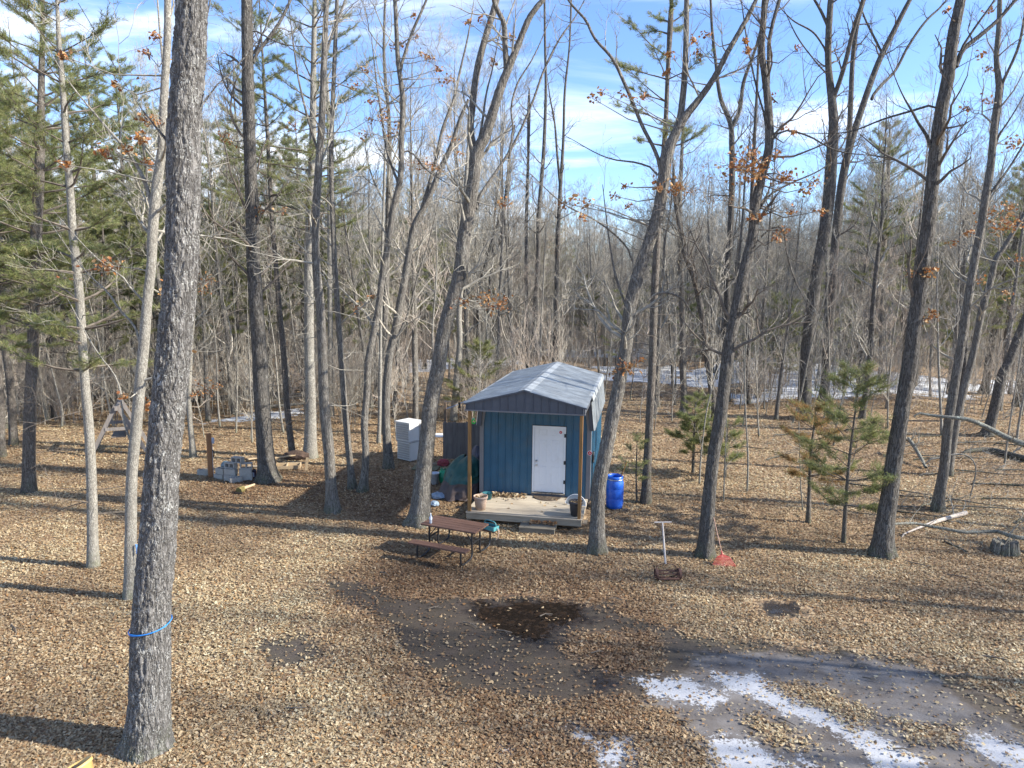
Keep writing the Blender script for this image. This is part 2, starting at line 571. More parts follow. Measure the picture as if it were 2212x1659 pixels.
def build_ground():
    def axis(lo, hi, step, far_lo, far_hi, g=1.14):
        a = list(np.arange(lo, hi, step))
        s, v = step, hi
        while v < far_hi:
            a.append(v)
            s *= g
            v += s
        a.append(far_hi)
        s, v = step, lo
        pre = []
        while v > far_lo:
            s *= g
            v -= s
            pre.append(max(v, far_lo))
        return np.array(pre[::-1] + a)
    xs = axis(-15, 15, 0.16, -700, 700)
    ys = np.concatenate([axis(7.5, 26, 0.12, -250, 26.01)[:-1], np.arange(26.1, 70, 0.45), 70 + np.cumsum(0.45 * 1.12 ** np.arange(1, 49))])
    X, Y = np.meshgrid(xs, ys)
    x, y = X.ravel(), Y.ravel()
    lumps = (fbm(x * 2.2, y * 2.2, None, 3) - 0.5) * 0.05 * np.clip((y - 5) / 5, 0, 1) * np.clip((60 - y) / 20, 0, 1)
    pud = zone(Z_PUDDLE, x, y, 0.35, 0.45, 3.1)
    dirt = zone(Z_DIRT, x, y, 0.35, 0.45, 1.7)
    ice = zone(Z_ICE, x, y, 0.4, 0.4, 8.2)
    white = zone(Z_WHITE, x, y, 0.25, 0.30, 5.5, 2.2)
    snow = zone(Z_SNOW, x, y, 0.7, 1.6, 2.2, 0.5)
    damp_dark = zone(Z_DAMP_DARK, x, y, 0.9, 0.8, 4.4)
    heap = zone(Z_HEAP, x, y, 0.2, 0.25, 6.4)
    lumps *= 1 - 0.8 * np.maximum(dirt, ice)
    z = gz(x, y) + lumps - 0.02 - 0.02 * pud
    nx = len(xs)
    i = np.arange(len(ys) - 1)[:, None] * nx
    j = np.arange(nx - 1)[None]
    f = np.stack([i + j, i + j + 1, i + nx + j + 1, i + nx + j], -1).reshape(-1, 4)
    me = mesh_np('ground', np.stack([x, y, z], -1), None, f, True)
    for nm, a in (('dirt', dirt), ('puddle', pud), ('ice', ice), ('white', white), ('snow', snow), ('damp_dark', damp_dark), ('heap', heap)):
        at = me.attributes.new(nm, 'FLOAT', 'POINT')
        at.data.foreach_set('value', a.astype(np.float32))
    return me


def ground_material():
    m, nt, b = newmat('forest_floor')
    geo = nd(nt, 'ShaderNodeNewGeometry')
    pos = geo.outputs['Position']

    def A(n):
        return nd(nt, 'ShaderNodeAttribute', attribute_name=n).outputs['Fac']
    wob = nd(nt, 'ShaderNodeTexNoise', {'Vector': pos, 'Scale': 14.0, 'Detail': 3.0}).outputs[1]
    pw = nd(nt, 'ShaderNodeVectorMath', {0: pos, 1: nd(nt, 'ShaderNodeVectorMath', {0: wob, 1: (0.08, 0.08, 0.0)}, operation='MULTIPLY').outputs[0]}, operation='ADD').outputs[0]
    flat = nd(nt, 'ShaderNodeVectorMath', {0: pw, 1: (1, 1, 0)}, operation='MULTIPLY').outputs[0]
    v1 = nd(nt, 'ShaderNodeTexVoronoi', {'Vector': flat, 'Scale': 15.0})
    v2 = nd(nt, 'ShaderNodeTexVoronoi', {'Vector': flat, 'Scale': 9.0})
    r1 = nd(nt, 'ShaderNodeSeparateXYZ', {0: v1.outputs['Color']}).outputs[0]
    r2 = nd(nt, 'ShaderNodeSeparateXYZ', {0: v2.outputs['Color']}).outputs[1]
    leafc = ramp(nt, r1, [(0.0, (0.10, 0.065, 0.04)), (0.25, (0.25, 0.16, 0.09)), (0.55, (0.36, 0.245, 0.145)), (0.8, (0.45, 0.33, 0.20)), (1.0, (0.53, 0.42, 0.28))])
    leafc2 = ramp(nt, r2, [(0.0, (0.09, 0.06, 0.04)), (0.5, (0.31, 0.21, 0.12)), (1.0, (0.48, 0.37, 0.23))])
    lc = mixc(nt, 0.45, leafc, leafc2)
    n_big = noise(nt, pos, 0.35, 4.0)
    n_mid = noise(nt, pos, 1.7, 5.0, 0.6)
    n_fine = noise(nt, pos, 30.0, 5.0, 0.65)
    n_hi = noise(nt, pos, 7.0, 6.0, 0.65)
    lc = mixc(nt, maprange(nt, n_mid, 0.42, 0.68, 0, 0.5), lc, (0.15, 0.095, 0.06))
    lc = mixc(nt, mth(nt, 'MULTIPLY', A('damp_dark'), maprange(nt, n_hi, 0.2, 0.7, 0.3, 0.75)), lc, (0.085, 0.044, 0.026))
    soil = mixc(nt, n_fine, (0.045, 0.036, 0.030), (0.125, 0.102, 0.083))
    soil = mixc(nt, maprange(nt, n_mid, 0.35, 0.7, 0, 0.6), soil, (0.085, 0.075, 0.045))
    soil = mixc(nt, mth(nt, 'MULTIPLY', A('damp_dark'), 0.55), soil, (0.028, 0.021, 0.017))
    d_m = maprange(nt, mth(nt, 'ADD', A('dirt'), mth(nt, 'MULTIPLY', mth(nt, 'SUBTRACT', n_hi, 0.5), 1.1)), 0.4, 0.6, 0, 1, True)
    d_m = mth(nt, 'MULTIPLY', d_m, mth(nt, 'SUBTRACT', 1.0, mth(nt, 'MULTIPLY', A('heap'), 0.9)))
    col = mixc(nt, d_m, lc, soil)
    i_m = maprange(nt, mth(nt, 'ADD', A('ice'), mth(nt, 'MULTIPLY', mth(nt, 'SUBTRACT', n_hi, 0.5), 0.9)), 0.4, 0.7, 0, 1, True)
    i_m = mth(nt, 'MULTIPLY', i_m, mth(nt, 'SUBTRACT', 1.0, A('heap')))
    icec = mixc(nt, maprange(nt, n_mid, 0.3, 0.72), (0.085, 0.074, 0.067), (0.22, 0.208, 0.20))
    icec = mixc(nt, maprange(nt, n_fine, 0.45, 0.75, 0, 0.5), icec, (0.10, 0.08, 0.065))
    col = mixc(nt, mth(nt, 'MULTIPLY', i_m, 0.9), col, icec)
    w_in = mth(nt, 'ADD', A('white'), mth(nt, 'MULTIPLY', mth(nt, 'ADD', mth(nt, 'MULTIPLY', mth(nt, 'SUBTRACT', n_fine, 0.5), 0.9), mth(nt, 'SUBTRACT', n_hi, 0.5)), 1.5))
    w_m = maprange(nt, w_in, 0.42, 0.62, 0, 1, True)
    w_m = mth(nt, 'MULTIPLY', w_m, mth(nt, 'SUBTRACT', 1.0, mth(nt, 'MULTIPLY', A('heap'), 0.9)))
    wc = mixc(nt, n_fine, (0.30, 0.31, 0.325), (0.50, 0.51, 0.53))
    col = mixc(nt, w_m, col, wc)
    s_m = maprange(nt, mth(nt, 'ADD', A('snow'), mth(nt, 'MULTIPLY', mth(nt, 'SUBTRACT', n_mid, 0.5), 1.5)), 0.45, 0.6, 0, 1, True)
    col = mixc(nt, s_m, col, (0.56, 0.58, 0.60))
    p_m = maprange(nt, mth(nt, 'ADD', A('puddle'), mth(nt, 'MULTIPLY', mth(nt, 'SUBTRACT', n_hi, 0.5), 1.1)), 0.25, 0.8, 0, 1, True)
    col = mixc(nt, mth(nt, 'MULTIPLY', p_m, 0.92), col, mixc(nt, maprange(nt, r1, 0.6, 0.9), (0.012, 0.009, 0.007), (0.032, 0.021, 0.014)))
    setc(nt, b.inputs['Base Color'], col)
    ro = mth(nt, 'SUBTRACT', 0.92, mth(nt, 'MULTIPLY', p_m, 0.84))
    ro = mth(nt, 'SUBTRACT', ro, mth(nt, 'MULTIPLY', i_m, mth(nt, 'MULTIPLY', maprange(nt, n_mid, 0.3, 0.7), 0.4)))
    setc(nt, b.inputs['Roughness'], ro)
    b.inputs['Specular IOR Level'].default_value = 0.3
    h = mth(nt, 'ADD', mth(nt, 'MULTIPLY', r1, 0.6), mth(nt, 'MULTIPLY', n_fine, 0.4))
    h = mth(nt, 'MULTIPLY', h, mth(nt, 'SUBTRACT', 1.0, mth(nt, 'MAXIMUM', mth(nt, 'MULTIPLY', p_m, 0.97), mth(nt, 'MULTIPLY', mth(nt, 'MAXIMUM', i_m, d_m), 0.75))))
    bn = nd(nt, 'ShaderNodeBump', {'Strength': 0.9, 'Distance': 0.03, 'Height': h})
    nt.links.new(bn.outputs[0], b.inputs['Normal'])
    return m


ground = link('ground', build_ground(), None, ground_material())
tag(ground, 'forest floor of dry leaves with a muddy icy track', None, None, 'structure')

# ------------------------------------------------------------------ fallen leaves
PALETTE = np.array([(0.52, 0.415, 0.265), (0.46, 0.35, 0.21), (0.385, 0.27, 0.155), (0.31, 0.20, 0.11), (0.23, 0.14, 0.08), (0.58, 0.485, 0.335), (0.40, 0.23, 0.10), (0.19, 0.13, 0.085)])
PWT = np.array([0.24, 0.22, 0.17, 0.10, 0.06, 0.14, 0.04, 0.03])


def leaf_mesh(name, pos, size, nrm_tilt, cols, rng, flat=False):
    """two folded halves for each leaf"""
    n = len(pos)
    shape = np.array([(0, -0.5, 0.0), (0.27, -0.22, 0.10), (0.33, 0.16, 0.12), (0, 0.5, 0.03), (-0.33, 0.16, 0.12), (-0.27, -0.22, 0.10)])
    if flat:
        shape = np.array([(0, -0.5, 0.0), (0.36, 0.0, 0.08), (0, 0.5, 0.03), (-0.36, 0.0, 0.08)])
    m_ = len(shape)
    v = np.repeat(shape[None], n, 0) * size[:, None, None]
    v[:, :, 2] *= rng.uniform(-1.2, 1.8, n)[:, None]
    v[:, :, 0] *= rng.uniform(0.7, 1.15, n)[:, None]
    v[:, m_ // 2, 2] += size * rng.uniform(-0.2, 0.4, n)
    a = rng.uniform(0, 2 * math.pi, n)
    tx, ty = nrm_tilt * rng.normal(size=n), nrm_tilt * rng.normal(size=n)
    for ang, (i, j) in ((tx, (1, 2)), (ty, (0, 2)), (a, (0, 1))):
        c, s = np.cos(ang)[:, None], np.sin(ang)[:, None]
        p, q = v[:, :, i].copy(), v[:, :, j].copy()
        v[:, :, i], v[:, :, j] = c * p - s * q, s * p + c * q
    v += pos[:, None, :]
    if flat:
        f = np.array([(0, 1, 2), (0, 2, 3)])[None] + (np.arange(n) * 4)[:, None, None]
        me = mesh_np(name, v.reshape(-1, 3), f.reshape(-1, 3))
    else:
        f = np.array([(0, 1, 2, 3), (0, 3, 4, 5)])[None] + (np.arange(n) * 6)[:, None, None]
        me = mesh_np(name, v.reshape(-1, 3), None, f.reshape(-1, 4))
    colattr(me, np.repeat(cols, m_, 0))
    return me


def scatter_leaves():
    rng = np.random.default_rng(5)
    n = 1000000
    # denser near the camera
    y = 7.5 + 42 * rng.random(n) ** 1.45
    x = (rng.random(n) * 2 - 1) * (y * 0.80 + 1.0)
    dens = np.clip(1.25 - (y - 9) / 34, 0.3, 1)
    dirt = zone(Z_DIRT, x, y, 0.45, 0.5, 1.7)
    ice = zone(Z_ICE, x, y, 0.5, 0.5, 8.2)
    pud = zone(Z_PUDDLE, x, y, 0.35, 0.45, 3.1)
    damp_dark = zone(Z_DAMP_DARK, x, y, 0.9, 0.8, 4.4)
    heap = zone(Z_HEAP, x, y, 0.25, 0.3, 6.4)
    patch = fbm(x * 1.6, y * 1.6, None, 3)
    keep = dens * (1 - 0.93 * np.clip(dirt * 1.25, 0, 1)) * (1 - 0.45 * ice) * (1 - 0.93 * pud) * (1 - 0.97 * zone(Z_SNOW, x, y, 0.7, 1.6, 2.2, 0.5)) * np.clip(0.35 + 1.3 * patch, 0, 1)
    keep = np.maximum(keep, heap * 0.75)
    # not on the shed's own footprint
    u = (x - SHED[0]) * math.cos(SHED[2]) - (y - SHED[1]) * math.sin(SHED[2])
    w = (x - SHED[0]) * math.sin(SHED[2]) + (y - SHED[1]) * math.cos(SHED[2])
    keep[(np.abs(u) < 1.7) & (w > 0.1) & (w < 7.3)] = 0
    k = rng.random(n) < keep
    x, y, damp_dark, dirt = x[k], y[k], damp_dark[k], dirt[k]
    n = len(x)
    z = gz(x, y) + (fbm(x * 2.2, y * 2.2, None, 3) - 0.5) * 0.05 * (1 - 0.8 * dirt) + rng.uniform(-0.008, 0.010, n)
    ci = rng.choice(len(PALETTE), n, p=PWT)
    c = PALETTE[ci] * rng.uniform(0.8, 1.25, n)[:, None]
    big_ = np.clip((fbm(x * 0.42 + 9, y * 0.42, None, 3) - 0.36) * 3.2, 0, 1)
    c = c * (0.78 + 0.40 * big_[:, None]) * np.stack([1 - 0.02 * big_, 0.96 + 0.06 * big_, 0.92 + 0.08 * big_], -1)
    dk = damp_dark * rng.uniform(0.25, 1.0, n)
    c = c * (1 - 0.55 * dk[:, None]) * np.array([1, 1, 1]) + 0 * c
    c[:, 1] *= 1 - 0.18 * dk
    c[:, 2] *= 1 - 0.25 * dk
    size = (0.034 + 0.052 * rng.random(n) ** 1.6) * np.clip(1 + (y - 18) / 28, 1, 1.9)
    P_ = np.stack([x, y, z], -1)
    c = np.clip(c, 0.01, 0.75)
    near = y < 17.5
    for k_, flat_ in ((near, False), (~near, True)):
        me = leaf_mesh('leaf_litter', P_[k_], size[k_], 0.22, c[k_], rng, True)
        o = link('leaf_litter', me, None, M_LEAF)
        tag(o, 'dry brown oak leaves covering the yard near the viewer' if not flat_ else 'dry brown oak leaves covering the ground round the shed', None, None, 'stuff')


SHED = (0.3456, 18.872, R(10.52))
scatter_leaves()

# ------------------------------------------------------------------ tree building
def catmull(P, n):
    P = np.asarray([tuple(p) for p in P], float)
    if len(P) < 3:
        t = np.linspace(0, 1, n)[:, None]
        return P[0] * (1 - t) + P[-1] * t
    d = np.r_[0, np.cumsum(np.linalg.norm(np.diff(P[:, :3], axis=0), axis=1))]
    s = np.linspace(0, d[-1], n)
    m = np.gradient(P, d, axis=0)
    i = np.clip(np.searchsorted(d, s, 'right') - 1, 0, len(P) - 2)
    h = (d[i + 1] - d[i])[:, None]
    t = ((s - d[i])[:, None]) / h
    return ((2 * t**3 - 3 * t**2 + 1) * P[i] + (t**3 - 2 * t**2 + t) * h * m[i] + (-2 * t**3 + 3 * t**2) * P[i + 1] + (t**3 - t**2) * h * m[i + 1])


def unit(v):
    v = np.asarray(v, float)
    return v / (np.linalg.norm(v) + 1e-9)


def turn(rng, d, lo, hi):
    """a direction at an angle of lo..hi degrees to d"""
    q = rng.normal(size=3)
    q = unit(q - d * (q @ d))
    a = R(rng.uniform(lo, hi))
    return unit(d * math.cos(a) + q * math.sin(a))


def grow(rng, out, p, d, L, r, lev, up=0.15, kids=(4, 5, 3), wob=0.22, ang=(28, 58), thin=0.0028):
    """a limb and its twigs; out collects (points, radii, level)"""
    n = 6 if L > 1.2 and lev < 2 else (4 if lev < 2 else 3)
    pts, q, dd = [np.array(p, float)], np.array(p, float), unit(d)
    for i in range(n):
        dd = unit(dd + rng.normal(size=3) * wob + np.array((0, 0, up)))
        q = q + dd * L / n
        pts.append(q)
    rad = np.linspace(r, max(thin, r * 0.25), n + 1)
    out.append((pts, rad, lev))
    if lev < len(kids):
        k = max(1, int(round(kids[lev] * rng.uniform(0.7, 1.3))))
        for j in range(k):
            t = rng.uniform(0.25, 1.0)
            i = min(n - 1, int(t * n))
            s = pts[i] + (pts[i + 1] - pts[i]) * (t * n - i if t < 1 else 1)
            grow(rng, out, s, turn(rng, unit(pts[i + 1] - pts[i]), *ang), L * rng.uniform(0.35, 0.65), max(thin, rad[i] * rng.uniform(0.45, 0.7)), lev + 1, up, kids, wob, ang, thin)


def tubes(limbs, mb=None, s0=6, s1=4, s2=3):
    mb = mb or MB()
    for pts, rad, lev in limbs:
        mb.tube(pts, rad, s0 if lev == 0 else (s1 if lev == 1 else s2), cap=False)
    return mb


def trunk_tube(mb, pts, rad, sides=12, ring=0.3, flare=0.5, fh=0.45, rough=0.05, bark=0.0, seed=0.0):
    """a trunk with a flared, lobed foot and uneven girth; bark > 0 carves furrows"""
    P = np.asarray([tuple(p) for p in pts], float)
    L = np.sum(np.linalg.norm(np.diff(P, axis=0), axis=1))
    n = max(6, int(L / ring))
    C = catmull(np.c_[P, np.asarray(rad, float)], n)
    pts, r = C[:, :3], np.maximum(C[:, 3], 0.004)
    t = np.gradient(pts, axis=0)
    t /= np.linalg.norm(t, axis=1)[:, None]
    a = np.cross(t, np.array((0.0, 1.0, 0.12)))
    a /= np.linalg.norm(a, axis=1)[:, None]
    b = np.cross(t, a)
    th = np.arange(sides) * 2 * math.pi / sides
    h = (pts[:, 2] - pts[0, 2])[:, None]
    e = np.exp(-np.maximum(h, 0) / fh)
    ct, st = np.cos(th)[None], np.sin(th)[None]
    lobes = 0.5 + 0.5 * np.cos(th[None] * 5 + seed * 7 + 0.6 * np.sin(th[None] * 2 + seed))
    k = 1 + flare * e * (0.55 + 0.65 * lobes * e)
    k = k + rough * 2 * (vnoise(ct * 1.5 + seed, st * 1.5, h * 1.4) - 0.5)
    rr = r[:, None] * k
    if bark > 0:
        X, Y, Z = ct * rr, st * rr, h + 0 * rr
        f1 = 1 - np.abs(2 * fbm(X * 14 + seed, Y * 14, Z * 4.2 + 0.8 * vnoise(X * 9, Y * 9, Z * 6), 3) - 1)
        f2 = fbm(X * 40, Y * 40, Z * 26, 2)
        f3 = 1 - np.abs(2 * vnoise(X * 26 + 9, Y * 26, Z * 11) - 1)
        g = np.clip((f1 - 0.72) / 0.28, 0, 1) ** 1.2 * 0.9 + np.clip((f3 - 0.75) / 0.25, 0, 1) * 0.5
        rr = rr + bark * (0.5 - g + (f2 - 0.5) * 1.1)
    v = pts[:, None] + rr[:, :, None] * (ct[0][None, :, None] * a[:, None] + st[0][None, :, None] * b[:, None])
    v[0, :, 2] -= 0.12
    i = np.arange(n - 1)[:, None] * sides
    j = np.arange(sides)[None]
    kk = (j + 1) % sides
    f = np.stack([i + j, i + sides + j, i + sides + kk, i + kk], -1).reshape(-1, 4)
    mb.add(v.reshape(-1, 3), None, f)
    return pts, r


ORANGE = np.array([(0.42, 0.19, 0.06), (0.36, 0.15, 0.05), (0.48, 0.27, 0.11), (0.50, 0.33, 0.17), (0.30, 0.12, 0.05)])


def leaves_at(name, pts, parent, rng, size=0.10, cols=ORANGE, tilt=1.0):
    pts = np.asarray(pts, float)
    c = cols[rng.integers(0, len(cols), len(pts))] * rng.uniform(0.8, 1.25, (len(pts), 1))
    me = leaf_mesh(name, pts, rng.uniform(0.7, 1.35, len(pts)) * size, tilt, c, rng)
    return tag(link(name, me, parent, M_LEAF), None, None, None, 'stuff')


def to_base(root, pts):
    return [np.array(tuple(p)) - np.array(root.location) for p in pts]


def traced(name, label, pts, bark='mid', limbs=(), clusters=(), seed=1, sides=14, ring=0.2, barkd=0.0, top=None, nbr=14, blen=2.2, bz=3.0,
           flare=0.45, fh=0.35, leaves=0, kids=(5, 4), lean=0.0, group=None, up=0.12, dead=0, base=None, yofs=0.0, twig=None):
    """a tree that stands where the photograph shows it: points are (x, y, width) in the picture, the first at its foot"""
    rng = np.random.default_rng(seed)
    g = GG(*(base or pts[0][:2]))
    Y = g.y
    g.z = gzf(g.x, g.y)
    root = thing(name, label, 'tree', g, 0, group)
    base_v = np.array(g)

    def lift(q):
        p = V(q[0], q[1], Y)
        for _ in range(3):
            p = V(q[0], q[1], Y + lean * max(0, p.z))
        return np.array(p), q[2] / 2 * depth(p) / FPX

    W = [lift(q) for q in pts]
    P = [w[0] for w in W]
    rd = [w[1] for w in W]
    P[0] = np.array((P[0][0], P[0][1], g.z))
    H = top if top else P[-1][2] + 4.0
    if P[-1][2] < H - 0.5:
        d = unit(P[-1] - P[-2]) * 0.7 + np.array((0, 0, 0.5))
        k = (H - P[-1][2]) / max(0.2, d[2])
        P.append(P[-1] + d * k * 0.5)
        rd.append(rd[-1] * 0.6)
        P.append(P[-1] + np.array((rng.normal() * 0.2, rng.normal() * 0.2, (H - P[-1][2]))))
        rd.append(rd[-2] * 0.15)
    mb = MB()
    cp, cr = trunk_tube(mb, [p - base_v for p in P], rd, sides, ring, flare, fh, 0.05, barkd, seed * 1.37)
    link('trunk', mb.mesh('trunk', True), root, BARK[bark])
    twm = TWIG[twig or ('dark' if bark == 'dark' else 'mid')]
    out = []
    for L in limbs:
        w = [lift(q) for q in L]
        lp = [q[0] - base_v for q in w]
        # limbs swing a little towards or away from the viewer
        sw = rng.uniform(-0.25, 0.25)
        tl = np.linspace(0, 1, len(lp))
        lp = [p + np.array((0, sw * t * np.linalg.norm(lp[-1] - lp[0]), 0)) for p, t in zip(lp, tl)]
        lr = [max(0.006, q[1]) for q in w]
        d = unit(lp[-1] - lp[-2])
        lp.append(lp[-1] + d * 1.2 + np.array((0, 0, 0.4)))
        lr.append(lr[-1] * 0.35)
        m2 = MB()
        q, r2 = trunk_tube(m2, lp, lr, 8, 0.18, 0.0, 0.3, 0.05, 0, seed)
        link('limb', m2.mesh('limb', True), root, BARK[bark])
        nb = int(np.clip(len(q) / 5, 3, 12))
        for _ in range(nb):
            i = rng.integers(int(len(q) * 0.2), len(q) - 1)
            grow(rng, out, q[i], turn(rng, unit(q[i + 1] - q[i]), 30, 60), rng.uniform(0.5, 1.5), max(0.006, r2[i] * 0.4), 1, up, (0, 4, 3), 0.2)
    zz_ = cp[:, 2]
    cand = np.where((zz_ > bz) & (np.arange(len(cp)) < len(cp) - 1))[0]
    if len(cand):
        for _ in range(nbr):
            i = rng.choice(cand)
            hf = (zz_[i] - bz) / (zz_[-1] - bz + 1e-6)
            d = turn(rng, unit(cp[i + 1] - cp[i]), 38, 75)
            grow(rng, out, cp[i], d, blen * (1.15 - 0.6 * hf) * rng.uniform(0.5, 1.2), min(0.05, max(0.010, cr[i] * 0.32)), 0, up, kids, 0.2)
    for _ in range(dead):
        i = rng.integers(int(len(cp) * 0.12), int(len(cp) * 0.75))
        a = rng.uniform(0, 6.28)
        grow(rng, out, cp[i], (math.cos(a), math.sin(a), -0.08), rng.uniform(0.7, 2.4), 0.014, 0, -0.01, (4, 2), 0.12, (40, 75))
    lp = []
    for (cx, cy, rp, cnt) in clusters:
        c, _w = lift((cx, cy, 1))
        c = c - base_v + np.array((0, rng.uniform(-0.6, 0.6), 0))
        rw = rp * depth(Vector(c + base_v)) / FPX
        # a branch from the trunk out to the leaves
        below = np.where(zz_ < c[2] + 0.2)[0]
        i = below[np.argmin(np.linalg.norm(cp[below] - c, axis=1))] if len(below) else 0
        mid = (cp[i] + c) / 2 + np.array((0, 0, -0.12)) + rng.normal(size=3) * 0.08
        out.append(([cp[i], mid, c], np.array([min(0.02, cr[i] * 0.5), 0.012, 0.006]), 1))
        for _k in range(6):
            grow(rng, out, c * 0.75 + mid * 0.25, turn(rng, unit(c - mid), 10, 80), rw * 2.0, 0.005, 2, 0.05, (0, 0, 2), 0.25)
        q = rng.normal(size=(int(cnt * 1.3), 3)) * rw * np.array((1.0, 1.0, 0.75)) + c
        lp.append(q)
    if out:
        link('crown', tubes(out).mesh('crown'), root, twm)
    if leaves:
        tips = [o[0][-1] for o in out if o[2] >= 1]
        k = rng.integers(0, len(tips), leaves)
        lp.append(np.array(tips)[k] + rng.normal(size=(leaves, 3)) * 0.07)
    if lp:
        leaves_at('leaves', np.concatenate(lp), root, rng, 0.085)
    return root


# ------------------------------------------------------------------ pines
GREEN = np.array([(0.28, 0.305, 0.11), (0.33, 0.345, 0.14), (0.23, 0.275, 0.10), (0.38, 0.375, 0.18), (0.18, 0.23, 0.09)])
BROWN = np.array([(0.40, 0.24, 0.09), (0.34, 0.20, 0.08), (0.28, 0.22, 0.09), (0.42, 0.29, 0.13)])


def needles_mesh(name, tips, dirs, rng, L=0.12, wd=0.0085, per=12, cols=GREEN):
    """tufts of thin needles, splayed along the twig's way"""
    n = len(tips)
    T = np.repeat(np.asarray(tips, float), per, 0)
    D = np.repeat(np.asarray(dirs, float), per, 0)
    q = rng.normal(size=(n * per, 3))
    d = D * 0.7 + q * 0.66 + np.array((0, 0, 0.10))
    d /= np.linalg.norm(d, axis=1)[:, None]
    o = T - D * (rng.random((n * per, 1)) * 0.14)
    s = np.cross(d, rng.normal(size=(n * per, 3)))
    s /= np.linalg.norm(s, axis=1)[:, None]
    ln = L * rng.uniform(0.7, 1.25, (n * per, 1))
    v = np.stack([o - s * wd / 2, o + s * wd / 2, o + d * ln], 1)
    me = mesh_np(name, v.reshape(-1, 3), np.arange(n * per * 3).reshape(-1, 3))
    c = np.repeat(cols[rng.integers(0, len(cols), n)] * rng.uniform(0.75, 1.3, (n, 1)), per * 3, 0)
    colattr(me, c)
    return me


def pine_parts(rng, h, r, z0, spread, dens=1.0, lean=(0, 0), per=12, trunk_pts=None, trunk_rad=None, sides=10, dead=6, whorl=0.55, L=0.12, top_full=1.0, cols=GREEN, wd=0.0085):
    """trunk mesh, branch mesh and needle mesh of a white pine; z0 = height of the lowest living whorl"""
    mb = MB()
    if trunk_pts is None:
        k = 7
        trunk_pts = [(lean[0] * t + rng.normal() * 0.04 * h / 10 * (t > 0), lean[1] * t + rng.normal() * 0.04 * h / 10 * (t > 0), h * t) for t in np.linspace(0, 1, k)]
        trunk_rad = [r * (1 - t) ** 0.8 + 0.008 for t in np.linspace(0, 1, k)]
    cp, cr = trunk_tube(mb, trunk_pts, trunk_rad, sides, 0.3, 0.3, 0.3, 0.04, 0, rng.uniform(0, 9))
    zt = cp[:, 2]
    top = zt[-1]
    out, tips, dirs = [], [], []
    z = z0
    while z < top - 0.15:
        f = (z - z0) / (top - z0)
        nb = rng.integers(3, 6)
        a0 = rng.uniform(0, 6.28)
        for b in range(nb):
            if rng.random() > 0.9 * dens + 0.1:
                continue
            i = min(len(cp) - 1, np.searchsorted(zt, z))
            a = a0 + b * 6.28 / nb + rng.normal() * 0.3
            Lb = spread * (1 - f) ** 0.62 * rng.uniform(0.4, 1.25) * (0.65 + 0.35 * min(1, f * 5)) + 0.2
            d = np.array((math.cos(a), math.sin(a), 0.12 + 0.45 * f * top_full))
            pts, q, dd = [cp[i]], cp[i].copy(), unit(d)
            m = 6
            for s in range(m):
                dd = unit(dd + rng.normal(size=3) * 0.10 + np.array((0, 0, 0.04)))
                q = q + dd * Lb / m
                pts.append(q)
            out.append((pts, np.linspace(max(0.008, min(0.035, cr[i] * 0.4)), 0.004, m + 1), 1))
            ns = int(6 + Lb * 9)
            for s in range(ns):
                t = rng.uniform(0.4, 1.0)
                k = min(m - 1, int(t * m))
                p0 = pts[k] + (pts[k + 1] - pts[k]) * (t * m - k)
                bd = unit(pts[k + 1] - pts[k])
                sd = unit(np.cross(bd, (0, 0, 1))) * rng.choice((-1, 1))
                td = unit(bd * rng.uniform(0.5, 1.0) + sd * rng.uniform(0.3, 1.0) + np.array((0, 0, rng.uniform(-0.05, 0.3))))
                tl = rng.uniform(0.15, 0.5) * min(1.0, 0.4 + Lb / 2.2)
                p1 = p0 + td * tl
                out.append(([p0, p1], np.array([0.005, 0.003]), 2))
                for u in (1.0, 0.72, 0.45):
                    if u == 1.0 or rng.random() < 0.75:
                        tips.append(p0 + td * tl * u + rng.normal(size=3) * 0.025)
                        dirs.append(unit(td + rng.normal(size=3) * 0.25))
            tips.append(pts[-1])
            dirs.append(dd)
        z += whorl * rng.uniform(0.75, 1.3)
    for _ in range(dead):
        zd = rng.uniform(0.15 * z0, z0 + 0.25 * (top - z0))
        i = min(len(cp) - 2, np.searchsorted(zt, zd))
        a = rng.uniform(0, 6.28)
        grow(rng, out, cp[i], (math.cos(a), math.sin(a), 0.02), rng.uniform(0.5, 1.8) * min(1, h / 8), 0.012, 1, 0.0, (0, 4, 2), 0.12, (35, 70))
    return mb.mesh('trunk', True), tubes(out).mesh('crown'), needles_mesh('needles', np.array(tips), np.array(dirs), rng, L, wd, per, cols)


def pine_at(name, label, root_loc, parts, cat='tree', group=None, rz=0.0, sc=1.0, bark='pine'):
    root = thing(name, label, cat, root_loc, rz, group)
    root.scale = (sc, sc, sc)
    link('trunk', parts[0], root, BARK[bark])
    link('crown', parts[1], root, TWIG['dark'])
    tag(link('needles', parts[2], root, M_NEEDLE), None, None, None, 'stuff')
    return root


def traced_pine(name, label, pts, z0, spread, seed=1, dens=1.0, top=None, dead=14, per=17, bark='pine', L=0.12, whorl=0.55, cols=GREEN, cat='tree', group=None):
    rng = np.random.default_rng(seed)
    g = GG(*pts[0][:2])
    g.z = gzf(g.x, g.y)
    W = [V(q[0], q[1], g.y) for q in pts]
    rd = [q[2] / 2 * depth(w) / FPX for q, w in zip(pts, W)]
    P = [np.array(w) - np.array(g) for w in W]
    P[0] = np.zeros(3)
    if top and P[-1][2] < top:
        d = unit(P[-1] - P[-2])
        P.append(P[-1] + d * (top - P[-1][2]) / d[2])
        rd.append(0.01)
    parts = pine_parts(rng, top or P[-1][2], 0, z0, spread, dens, trunk_pts=P, trunk_rad=rd, sides=14, dead=dead, per=per, L=L, whorl=whorl, cols=cols)
    return pine_at(name, label, g, parts, cat, group, 0, 1.0, bark)


